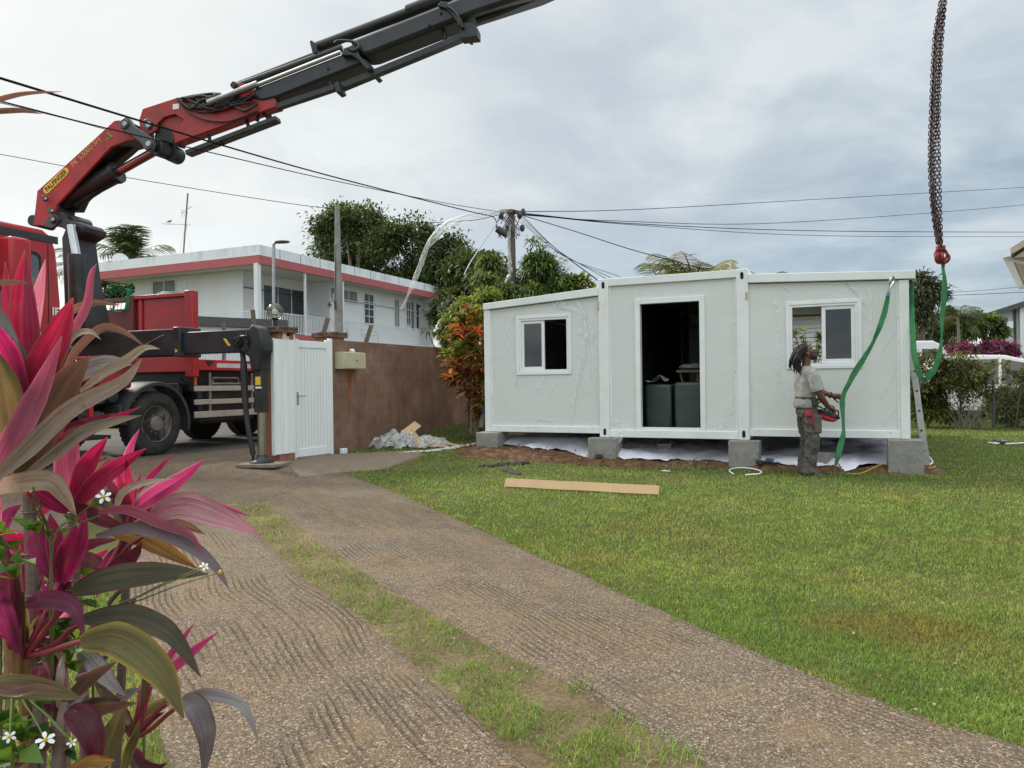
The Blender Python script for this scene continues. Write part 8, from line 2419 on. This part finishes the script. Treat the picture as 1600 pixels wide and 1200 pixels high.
# fan of crimson leaves in front of the wheel arch
p2 = plant(112, 800, 1.75, 'cordyline with a fan of crimson leaves in front of the truck wheel', (.0, .03), .012)
for q in [
    ([(112, 790, 1.75), (105, 735, 1.76), (108, 690, 1.77), (124, 664, 1.78)], 42, 'rose', .1, .35), ([(112, 790, 1.74), (130, 740, 1.72), (148, 710, 1.71), (168, 683, 1.7)], 32, 'crimson', .15, .35),
    ([(114, 795, 1.72), (150, 755, 1.68), (190, 725, 1.65), (229, 700, 1.62)], 33, 'crimson', .1, .3), ([(118, 790, 1.8), (140, 760, 1.82), (146, 745, 1.83), (139, 722, 1.84)], 16, 'pink', .2, .3),
    ([(110, 795, 1.7), (80, 770, 1.68), (64, 745, 1.66), (68, 728, 1.66)], 26, 'magenta', .2, .3), ([(115, 800, 1.85), (160, 790, 1.9), (190, 770, 1.92), (217, 755, 1.94)], 40, 'olive', .1, .2),
    ([(105, 800, 1.65), (60, 770, 1.6), (25, 740, 1.58), (-15, 730, 1.55)], 34, 'magenta', .2, .3), ([(-40, 775, 1.35), (20, 757, 1.36), (75, 752, 1.38), (100, 775, 1.39), (119, 806, 1.40)], 37, 'tan', .15, .2),
    ([(185, 775, 2.05), (186, 750, 2.05), (198, 720, 2.05), (206, 695, 2.05), (218, 670, 2.05)], 17, 'pink', .2, .3),
]: leaf(p2, *q)
stalk(p2, [(112, 815, 1.75), (150, 800, 1.9), (178, 790, 2.0), (186, 772, 2.05)], .006, .005, M['petiole'], 'petiole')
# plant reaching out over the driveway
p3 = plant(200, 835, 1.70, 'cordyline leaning over the driveway with pink and mauve leaves spread to the right', (-.10, .03), .011)
for q in [
    ([(204, 800, 1.7), (240, 775, 1.68), (280, 750, 1.66), (320, 718, 1.64)], 33, 'pink', .1, .35), ([(215, 770, 1.75), (235, 745, 1.75), (252, 728, 1.76), (270, 708, 1.77)], 11, 'magenta', .2, .3),
    ([(180, 800, 1.65), (192, 770, 1.64), (225, 755, 1.63), (275, 747, 1.62)], 14, 'cream', .25, .25), ([(236, 806, 1.6), (285, 790, 1.57), (345, 808, 1.54), (409, 837, 1.5)], 48, 'mauve', .1, .3),
    ([(238, 804, 1.62), (285, 786, 1.60), (340, 792, 1.58), (390, 806, 1.56)], 20, 'pink', .35, .2), ([(155, 800, 1.6), (200, 797, 1.58), (250, 818, 1.56), (295, 835, 1.54), (318, 866, 1.52)], 19, 'rose', .2, .3),
    ([(175, 832, 1.68), (215, 838, 1.67), (262, 862, 1.65), (308, 888, 1.63)], 33, 'gold', .1, .2), ([(190, 830, 1.72), (235, 818, 1.72), (285, 820, 1.73), (321, 835, 1.74)], 22, 'brown', .2, .2),
    ([(150, 838, 1.6), (215, 826, 1.58), (290, 850, 1.55), (335, 885, 1.53), (357, 920, 1.52)], 24, 'violet', .2, .25), ([(160, 905, 1.65), (185, 885, 1.64), (208, 868, 1.63), (222, 848, 1.63)], 30, 'maroon', .1, .3),
    ([(112, 925, 1.5), (170, 905, 1.47), (250, 895, 1.44), (325, 897, 1.42)], 46, 'green', .1, .2), ([(125, 968, 1.45), (200, 963, 1.42), (265, 990, 1.40), (314, 1058, 1.38)], 42, 'green', .1, .25),
    ([(196, 850, 1.8), (175, 870, 1.82), (160, 900, 1.83), (150, 935, 1.84)], 22, 'plum', .2, .2), ([(200, 815, 1.72), (207, 780, 1.73), (212, 760, 1.74), (222, 738, 1.75)], 12, 'magenta', .2, .3),
]: leaf(p3, *q)
for q in [[(175, 900, 1.7), (185, 860, 1.7), (198, 830, 1.7), (202, 800, 1.7)], [(180, 880, 1.7), (200, 855, 1.68), (212, 846, 1.66), (225, 838, 1.65)], [(160, 905, 1.66), (175, 875, 1.68), (190, 845, 1.69), (200, 810, 1.7)]]: stalk(p3, q, .006, .004, M['petiole'], 'petiole')
# magenta fan below
p4 = plant(40, 1025, 1.5, 'cordyline with a large magenta leaf fan low at the left edge', (-.05, .03), .016, 'sheath')
for q in [
    ([(92, 908, 1.55), (72, 870, 1.54), (60, 840, 1.54), (66, 812, 1.54)], 42, 'plum', .1, .3), ([(95, 910, 1.54), (108, 870, 1.53), (122, 840, 1.52), (134, 798, 1.52)], 46, 'magenta', .1, .35),
    ([(92, 908, 1.53), (88, 860, 1.52), (84, 830, 1.52), (78, 802, 1.52)], 30, 'magenta', .3, .3), ([(40, 945, 1.42), (75, 938, 1.40), (112, 948, 1.39), (131, 992, 1.38)], 36, 'plum', .15, .25),
    ([(98, 905, 1.6), (104, 880, 1.62), (110, 865, 1.63), (112, 845, 1.64)], 14, 'palepink', .2, .2), ([(20, 1015, 1.45), (16, 950, 1.44), (14, 900, 1.44), (10, 850, 1.44)], 36, 'maroon', .1, .3),
    ([(35, 1010, 1.48), (28, 950, 1.48), (26, 900, 1.48), (32, 850, 1.48)], 24, 'brown', .2, .3), ([(30, 1020, 1.4), (8, 960, 1.36), (-10, 920, 1.34), (-30, 890, 1.32)], 34, 'plum', .2, .3),
    ([(-40, 1075, 1.2), (20, 1072, 1.21), (80, 1080, 1.22), (128, 1092, 1.23)], 42, 'olive', .1, .3), ([(-40, 1070, 1.18), (20, 1082, 1.18), (60, 1076, 1.18), (100, 1080, 1.19)], 18, 'brown', .4, .3),
    ([(135, 1020, 1.6), (150, 1040, 1.58), (170, 1065, 1.57), (196, 1087, 1.56)], 32, 'silver', .1, .3), ([(125, 1003, 1.32), (185, 1000, 1.30), (250, 1050, 1.28), (287, 1122, 1.26)], 62, 'yellowgreen', .05, .2),
]: leaf(p4, *q)
for q in [[(40, 1030, 1.5), (55, 990, 1.5), (75, 950, 1.52), (92, 905, 1.55)], [(40, 1030, 1.5), (60, 1000, 1.46), (85, 965, 1.42), (90, 950, 1.4)], [(38, 1025, 1.5), (80, 1010, 1.5), (110, 985, 1.5), (128, 975, 1.46)], [(38, 1025, 1.5), (70, 1020, 1.45), (100, 1010, 1.38), (128, 1002, 1.32)],
          [(40, 1030, 1.5), (20, 990, 1.45), (5, 975, 1.42), (-20, 965, 1.4)], [(92, 1065, 1.6), (100, 1030, 1.62), (108, 1000, 1.64), (112, 970, 1.66)], [(92, 1065, 1.6), (80, 1040, 1.6), (76, 1020, 1.6), (74, 1000, 1.6)]]: stalk(p4, q, .0065, .0045, M['petiole'], 'petiole')
b = MB(); L = spline([tuple(P(22, 1060, 1.48)), tuple(P(20, 960, 1.47)), tuple(P(24, 870, 1.46))], 10); b.tube([V3(q) for q in L], [.012, .014, .015, .015, .014, .013, .012, .011, .009, .005], 8); b.build('dry_sheath', M['sheath'], p4)
# small plant at the right, low
p5 = plant(207, 1165, 1.62, 'small cordyline at the driveway edge with pink leaf tips pointing right', (.0, .03), .010)
for q in [
    ([(245, 1070, 1.62), (232, 1040, 1.63), (224, 1015, 1.64), (212, 992, 1.65)], 32, 'crimson', .1, .3), ([(247, 1065, 1.62), (262, 1030, 1.63), (284, 1000, 1.64), (303, 974, 1.65)], 13, 'pink', .2, .3),
    ([(248, 1068, 1.6), (275, 1040, 1.59), (305, 1015, 1.58), (341, 987, 1.57)], 20, 'pink', .1, .3), ([(250, 1070, 1.64), (258, 1045, 1.65), (266, 1030, 1.65), (276, 1012, 1.66)], 16, 'palepink', .2, .3),
    ([(285, 1096, 1.5), (325, 1086, 1.48), (378, 1103, 1.46), (404, 1158, 1.45)], 22, 'silver', .15, .25), ([(284, 1092, 1.45), (306, 1105, 1.44), (322, 1150, 1.43), (318, 1215, 1.42)], 40, 'violet', .1, .25),
    ([(150, 1215, 1.45), (170, 1165, 1.45), (184, 1130, 1.46), (197, 1098, 1.47)], 38, 'olive', .15, .3), ([(190, 1215, 1.55), (202, 1175, 1.56), (212, 1150, 1.56), (219, 1122, 1.57)], 18, 'yellowgreen', .2, .3),
    ([(165, 1100, 1.6), (190, 1090, 1.6), (205, 1082, 1.6), (222, 1075, 1.6)], 18, 'silver', .2, .3), ([(205, 1170, 1.6), (225, 1195, 1.58), (245, 1200, 1.56), (262, 1192, 1.55)], 16, 'maroon', .2, .3),
    ([(205, 1165, 1.62), (218, 1180, 1.6), (222, 1190, 1.6), (224, 1205, 1.6)], 12, 'crimson', .2, .3),
]: leaf(p5, *q)
for q in [[(207, 1150, 1.62), (215, 1120, 1.62), (218, 1100, 1.62), (218, 1075, 1.64)], [(207, 1150, 1.62), (222, 1125, 1.62), (228, 1100, 1.62), (236, 1072, 1.62)], [(207, 1155, 1.6), (230, 1130, 1.56), (245, 1112, 1.53), (262, 1100, 1.5)], [(207, 1155, 1.6), (235, 1140, 1.55), (260, 1118, 1.5), (288, 1095, 1.48)],
          [(205, 1150, 1.62), (190, 1130, 1.62), (180, 1115, 1.62), (165, 1100, 1.62)], [(205, 1150, 1.62), (200, 1130, 1.62), (196, 1115, 1.62), (194, 1095, 1.62)]]: stalk(p5, q, .0055, .004, M['petiole'], 'petiole')
# dark low plant at the bottom
p6 = plant(88, 1130, 1.42, 'dark maroon cordyline on a grey cane at the bottom left corner', (.0, .02), .013)
for q in [
    ([(105, 1110, 1.38), (130, 1125, 1.36), (146, 1160, 1.35), (152, 1210, 1.35)], 48, 'maroon', .1, .3), ([(88, 1130, 1.42), (70, 1160, 1.4), (40, 1180, 1.38), (10, 1215, 1.36)], 26, 'brown', .2, .3),
    ([(90, 1130, 1.5), (112, 1105, 1.52), (124, 1090, 1.54), (140, 1080, 1.56)], 20, 'silver', .2, .3), ([(90, 1120, 1.5), (70, 1100, 1.55), (50, 1085, 1.6), (20, 1060, 1.65)], 26, 'plum', .2, .3),
    ([(95, 1215, 1.3), (135, 1195, 1.3), (160, 1192, 1.3), (180, 1188, 1.3)], 26, 'gold', .2, .3), ([(88, 1130, 1.45), (95, 1080, 1.5), (92, 1050, 1.52), (84, 1020, 1.54)], 20, 'maroon', .2, .3),
]: leaf(p6, *q)
for q in [[(52, 1215, 1.4), (55, 1160, 1.42), (60, 1120, 1.45), (58, 1085, 1.5)], [(88, 1215, 1.4), (92, 1170, 1.42), (95, 1135, 1.42), (100, 1100, 1.45)]]: stalk(p6, q, .011, .009, M['cane'])
for q in [[(120, 1060, 1.7), (150, 1045, 1.7), (180, 1000, 1.7), (210, 935, 1.7)], [(130, 1000, 1.72), (160, 960, 1.72), (180, 930, 1.72), (212, 905, 1.72)]]: stalk(p6, q, .007, .005, M['cane'], 'stem')
# behind: further stems and leaves that fill the clump
rr = np.random.default_rng(33)
p7 = plant(60, 900, 2.05, 'shaded cordyline at the back of the clump, behind the magenta fan', (-.05, .05), .014)
for i in range(30):
    u0, v0 = rr.uniform(-20, 120), rr.uniform(800, 1060); a = rr.uniform(-2.7, -.2); L = rr.uniform(60, 150); d0 = rr.uniform(1.85, 2.2)
    u1, v1 = u0 + math.cos(a) * L * .5, v0 + math.sin(a) * L * .55; u2, v2 = u0 + math.cos(a) * L, v0 + math.sin(a) * L * .8 + rr.uniform(0, 40)
    u2 = min(u2, 185)
    leaf(p7, [(u0, v0, d0), (u1, v1, d0 - .03), (u2, v2, d0 - .05)], rr.uniform(18, 38), ['maroon', 'plum', 'brown', 'olive', 'crimson', 'rose', 'magenta', 'maroon'][rr.integers(8)], rr.uniform(-.4, .4), .3, i)
for i in range(7):
    u0 = rr.uniform(-10, 110); stalk(p7, [(u0, 1260, 1.9), (u0 + rr.uniform(-8, 8), 1080, 1.95), (u0 + rr.uniform(-15, 15), 900, 2.0)], .011, .008, M['cane'])
# narrower young leaves that thicken the clump, rising from the plants' own hearts
for pl_, hu, hv, hd, n_, us in ((p1, 45, 730, 1.66, 20, (-2.7, -.5)), (p2, 112, 800, 1.82, 12, (-2.6, -.35)), (p3, 198, 835, 1.78, 11, (-2.9, -.2)), (p4, 45, 1020, 1.58, 18, (-2.8, -.3)), (p5, 207, 1150, 1.68, 8, (-2.5, -.6)), (p6, 90, 1125, 1.52, 12, (-2.9, -.2))):
    for i in range(n_):
        a = rr.uniform(*us); L = rr.uniform(70, 165) * (1.25 if pl_ is p1 else .85); d0 = hd + rr.uniform(-.10, .12); bend = rr.uniform(.0, .45)
        q0 = (hu + rr.uniform(-12, 12), hv + rr.uniform(-20, 5), d0); q1 = (q0[0] + math.cos(a) * L * .5, q0[1] + math.sin(a) * L * .55, d0 + rr.uniform(-.05, .03)); q2 = (q0[0] + math.cos(a) * L * .95, q0[1] + math.sin(a) * L * (1 - bend), d0 + rr.uniform(-.1, .05))
        leaf(pl_, [q0, q1, q2], rr.uniform(13, 25), ['crimson', 'rose', 'plum', 'maroon', 'pink', 'brown', 'olive', 'green', 'taupe', 'palepink', 'brown'][rr.integers(11)], rr.uniform(-.5, .5), rr.uniform(.25, .5), 100 + i)
# white flowered weeds between the cordylines
wd_t = []
def weed(u, v, d, lab, blooms, leaves_px, sd):
    q = P(u, v, d); t = thing('flowering_weed', (q.x, q.y, 0), lab, 'weed', 'white flowered weeds among the cordylines'); r = np.random.default_rng(sd)
    b = MB(); gq = V3((q.x - .02, q.y + .03, 0))
    for (bu, bv, bd, sz_, kind) in blooms:
        e_ = P(bu, bv, bd); b.tube(spline([tuple(gq), tuple((gq + q) / 2), tuple(q), tuple((q + e_) / 2 + V3((0, 0, .02))), tuple(e_)], 18), [.0028 - .0017 * i / 17 for i in range(18)], 5)
    b.build('stems', M['weed_stem'], t)
    n = len(leaves_px); Vs, Fs, Cs = [], [], []; o = 0
    cen, dr, Ls, Ws = [], [], [], []
    for (lu, lv, ld, s_) in leaves_px:
        c = np.array(P(lu, lv, ld))
        for a in (-.7, 0, .7):
            an = r.uniform(-.5, .5) + a + (math.pi / 2 if r.random() < .4 else r.uniform(0, 3.1)); cen.append(c); dr.append((math.cos(an) * .8, -.45, math.sin(an) * .6)); Ls.append(s_ * r.uniform(.8, 1.2)); Ws.append(s_ * .48)
    cen = np.array(cen); dr = unit(np.array(dr)); col_ = pick([((.06, .13, .025), 3), ((.10, .19, .03), 2), ((.15, .25, .035), 1)], len(cen), r)
    V, F, C = leaves(cen, dr, np.array(Ls), np.array(Ws), col_, r, .15); np_mesh('foliage', V, F, M['tree_leaf'], C, t)
    for (bu, bv, bd, sz_, kind) in blooms:
        c = P(bu, bv, bd); vd = (CAM - c).normalized(); vd = (vd + V3((r.uniform(-.4, .4), 0, r.uniform(.1, .6)))).normalized(); x = vd.cross(Z).normalized(); y = vd.cross(x); R0 = sz_ * .8 * bd / FPX
        b = MB()
        if kind == 'open':
            for k_ in range(5):
                a = 2 * math.pi * k_ / 5 + r.uniform(-.2, .2); dd = x * math.cos(a) + y * math.sin(a); sd_ = vd.cross(dd)
                L = [c + dd * R0 * .2, c + dd * R0 * .6 + vd * R0 * .08, c + dd * R0 * 1.0 - vd * R0 * .05]
                b.add([L[0] - sd_ * R0 * .08, L[0] + sd_ * R0 * .08, L[1] + sd_ * R0 * .26, L[1] - sd_ * R0 * .26, L[2] + sd_ * R0 * .16, L[2] - sd_ * R0 * .16], [(0, 1, 2, 3), (3, 2, 4, 5)])
            fl_ = b.build('flower', M['petal_white'], t, recalc=False, ang=80); b = MB(); b.ball(c + vd * R0 * .08, R0 * .27, 8); b.build('flower_centre', M['petal_yellow'], fl_)
        else:
            b.ball(c, R0 * .5, 8, (1, 1, 1.2)); b.build('flower_bud', M['petal_yellow'] if kind == 'yellow' else M['weed_stem'], t)


M['petal_white'] = mat('petal_white', (.80, .80, .78), .6, 0, .03); M['petal_yellow'] = mat('petal_yellow', (.60, .36, .03), .7, 0, .1, 40); M['weed_stem'] = mat('weed_stem', (.11, .15, .035), .7, 0, .2, 10)
weed(20, 1100, 1.35, 'weed with three white daisy like flowers at the bottom left corner', [(20, 1063, 1.25, 14, 'open'), (71, 1156, 1.25, 17, 'open'), (15, 1151, 1.25, 12, 'open'), (112, 1160, 1.27, 9, 'open'), (101, 1149, 1.27, 5, 'bud'), (110, 1155, 1.27, 5, 'yellow')],
     [(10, 1120, 1.4, .07), (40, 1140, 1.42, .09), (62, 1110, 1.45, .08), (30, 1175, 1.35, .08), (20, 1190, 1.3, .06), (5, 1090, 1.45, .07), (60, 1180, 1.4, .07), (95, 1170, 1.45, .05), (35, 1160, 1.38, .09), (15, 1140, 1.4, .08), (50, 1095, 1.5, .08)], 1)
weed(80, 870, 1.5, 'weed with one white flower beside the crimson leaf fan', [(162, 776, 1.45, 14, 'open'), (48, 768, 1.33, 5, 'yellow'), (52, 762, 1.33, 5, 'bud'), (40, 772, 1.33, 4, 'bud'), (155, 806, 1.45, 3, 'bud')], [(45, 830, 1.4, .05), (20, 860, 1.42, .06), (60, 835, 1.4, .05), (10, 880, 1.4, .06), (30, 880, 1.38, .06), (75, 840, 1.42, .04), (25, 905, 1.4, .05), (105, 812, 1.45, .02), (118, 815, 1.45, .02), (5, 835, 1.42, .06)], 2)
weed(150, 990, 1.6, 'weed with a small white flower over the dark green leaf', [(319, 885, 1.38, 9, 'open'), (344, 894, 1.37, 8, 'yellow'), (312, 892, 1.38, 4, 'bud')], [(150, 950, 1.6, .045), (135, 965, 1.58, .04), (95, 1000, 1.55, .06), (115, 1020, 1.6, .06), (120, 1050, 1.62, .06), (100, 985, 1.58, .05), (215, 905, 1.7, .04), (125, 935, 1.6, .05), (110, 1035, 1.6, .06), (85, 1015, 1.55, .05), (140, 905, 1.75, .06), (120, 1000, 1.6, .06)], 3)
weed(225, 1020, 1.62, 'weed with one tiny white flower above the yellow edged leaf', [(222, 1000, 1.5, 7, 'open'), (285, 990, 1.55, 4, 'yellow')], [(160, 1040, 1.68, .05), (140, 1010, 1.7, .05), (275, 985, 1.6, .015)], 4)
# ---------------------------------------------------------------- sky, sun, camera
SUN_AZ = R_(-48); SUN_EL = R_(36)       # azimuth from +Y, towards -X
w = bpy.data.worlds.new('World'); sc.world = w; w.use_nodes = True
nt = w.node_tree; nt.nodes.clear()


def wn(t, **kw):
    nd = nt.nodes.new('ShaderNode' + t)
    for k_, v_ in kw.items(): setattr(nd, k_, v_)
    return nd


out = wn('OutputWorld'); bg = wn('Background')
sky = wn('TexSky', sky_type='NISHITA'); sky.sun_disc = False; sky.sun_elevation = SUN_EL; sky.sun_rotation = SUN_AZ
sky.air_density = 1.0; sky.dust_density = 1.5; sky.ozone_density = 1.0
tc = wn('TexCoord'); sep = wn('SeparateXYZ'); nt.links.new(tc.outputs['Generated'], sep.inputs[0])


def m_(op, a, b=0.0, c=None):
    nd = wn('Math', operation=op)
    for i, v_ in enumerate((a, b) if c is None else (a, b, c)):
        if isinstance(v_, bpy.types.NodeSocket): nt.links.new(v_, nd.inputs[i])
        else: nd.inputs[i].default_value = v_
    return nd.outputs[0]


zc = m_('MAXIMUM', sep.outputs['Z'], 0.0)
den = m_('ADD', zc, 0.16)
px = m_('DIVIDE', sep.outputs['X'], den); py = m_('DIVIDE', sep.outputs['Y'], den)
cmb = wn('CombineXYZ'); nt.links.new(px, cmb.inputs[0]); nt.links.new(py, cmb.inputs[1])


def wnoise(scale, detail, rough, dist, off):
    mp = wn('Mapping'); nt.links.new(cmb.outputs[0], mp.inputs['Vector']); mp.inputs['Location'].default_value = off
    nd = wn('TexNoise'); nt.links.new(mp.outputs[0], nd.inputs['Vector'])
    nd.inputs['Scale'].default_value = scale; nd.inputs['Detail'].default_value = detail
    nd.inputs['Roughness'].default_value = rough; nd.inputs['Distortion'].default_value = dist
    return nd.outputs['Fac']


def wramp(f, stops):
    nd = wn('ValToRGB'); nt.links.new(f, nd.inputs[0]); cr = nd.color_ramp
    while len(cr.elements) < len(stops): cr.elements.new(0.5)
    for e, (p, c) in zip(cr.elements, stops):
        e.position = p; e.color = tuple(c) + (1,) if hasattr(c, '__len__') else (c, c, c, 1)
    return nd.outputs[0]





def wmix(f, a, b, typ='MIX'):
    nd = wn('Mix'); nd.data_type = 'RGBA'; nd.blend_type = typ
    for i, v_ in ((0, f), (6, a), (7, b)):
        if isinstance(v_, bpy.types.NodeSocket): nt.links.new(v_, nd.inputs[i])
        else: nd.inputs[i].default_value = tuple(v_) + (1,) if hasattr(v_, '__len__') else v_
    return nd.outputs[2]


sd = (math.sin(SUN_AZ) * math.cos(SUN_EL), math.cos(SUN_AZ) * math.cos(SUN_EL), math.sin(SUN_EL))
dot = wn('VectorMath', operation='DOT_PRODUCT'); nt.links.new(tc.outputs['Generated'], dot.inputs[0]); dot.inputs[1].default_value = sd
near_sun = wramp(dot.outputs['Value'], [(0.30, 0), (0.74, 0.36), (0.95, 0.9)])
nA = wnoise(0.75, 7, 0.55, 0.5, (3.1, 1.7, 0)); nB = wnoise(2.4, 8, 0.58, 0.35, (0.4, 5.2, 0))
soft = m_('ADD', m_('MULTIPLY', nA, 0.62), m_('MULTIPLY', nB, 0.38))
# overcast deck: blue-grey bellies, paler veils
deck = wramp(soft, [(0.40, (2.45, 3.05, 3.7)), (0.495, (3.3, 3.95, 4.5)), (0.59, (4.6, 5.1, 5.45))])
deck = wmix(near_sun, deck, wmix(0.4, deck, (7.6, 7.6, 7.2)))
deck = wmix(near_sun, deck, wmix(soft, (4.9, 5.25, 5.4), (7.6, 7.6, 7.2)))
cover = wramp(soft, [(0.22, 0.72), (0.5, 0.97)])
low = wramp(sep.outputs['Z'], [(0.02, 0.62), (0.22, 1.0)])
cov = m_('MULTIPLY', cover, low)
# unseen sky overhead and behind the viewer brightened, added light for cabin and lawn
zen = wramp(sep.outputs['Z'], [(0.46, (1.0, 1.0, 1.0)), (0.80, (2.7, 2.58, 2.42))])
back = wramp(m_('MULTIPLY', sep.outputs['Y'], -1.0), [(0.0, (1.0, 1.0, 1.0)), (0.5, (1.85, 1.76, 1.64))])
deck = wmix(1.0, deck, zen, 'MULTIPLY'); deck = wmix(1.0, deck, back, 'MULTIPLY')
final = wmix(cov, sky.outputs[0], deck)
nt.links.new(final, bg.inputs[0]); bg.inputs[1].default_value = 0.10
nt.links.new(bg.outputs[0], out.inputs[0])

sl = bpy.data.lights.new('sun', 'SUN'); sl.energy = 2.5; sl.angle = R_(11); sl.color = (1.0, 0.93, 0.82)
so_ = bpy.data.objects.new('sun', sl); col.objects.link(so_)
so_.rotation_euler = Vector(sd).to_track_quat('Z', 'Y').to_euler()

cd = bpy.data.cameras.new('camera'); cam = bpy.data.objects.new('camera', cd); col.objects.link(cam)
cd.sensor_fit = 'HORIZONTAL'; cd.sensor_width = 36; cd.lens = 36 * FPX / 1600; cd.clip_start = 0.05; cd.clip_end = 2000
Rm = Matrix.Rotation(math.pi / 2, 4, 'X') @ Matrix.Rotation(ROLL, 4, 'Z')
cam.matrix_world = Matrix.Translation(CAM) @ Rm
sc.camera = cam
sc.view_settings.view_transform = 'Standard'; sc.view_settings.look = 'None'; sc.view_settings.gamma = 1.0
sc.view_settings.exposure = 0.55
sc.render.engine = 'CYCLES'
sc.cycles.max_bounces = 8; sc.cycles.transparent_max_bounces = 16
sc.cycles.use_denoising = True
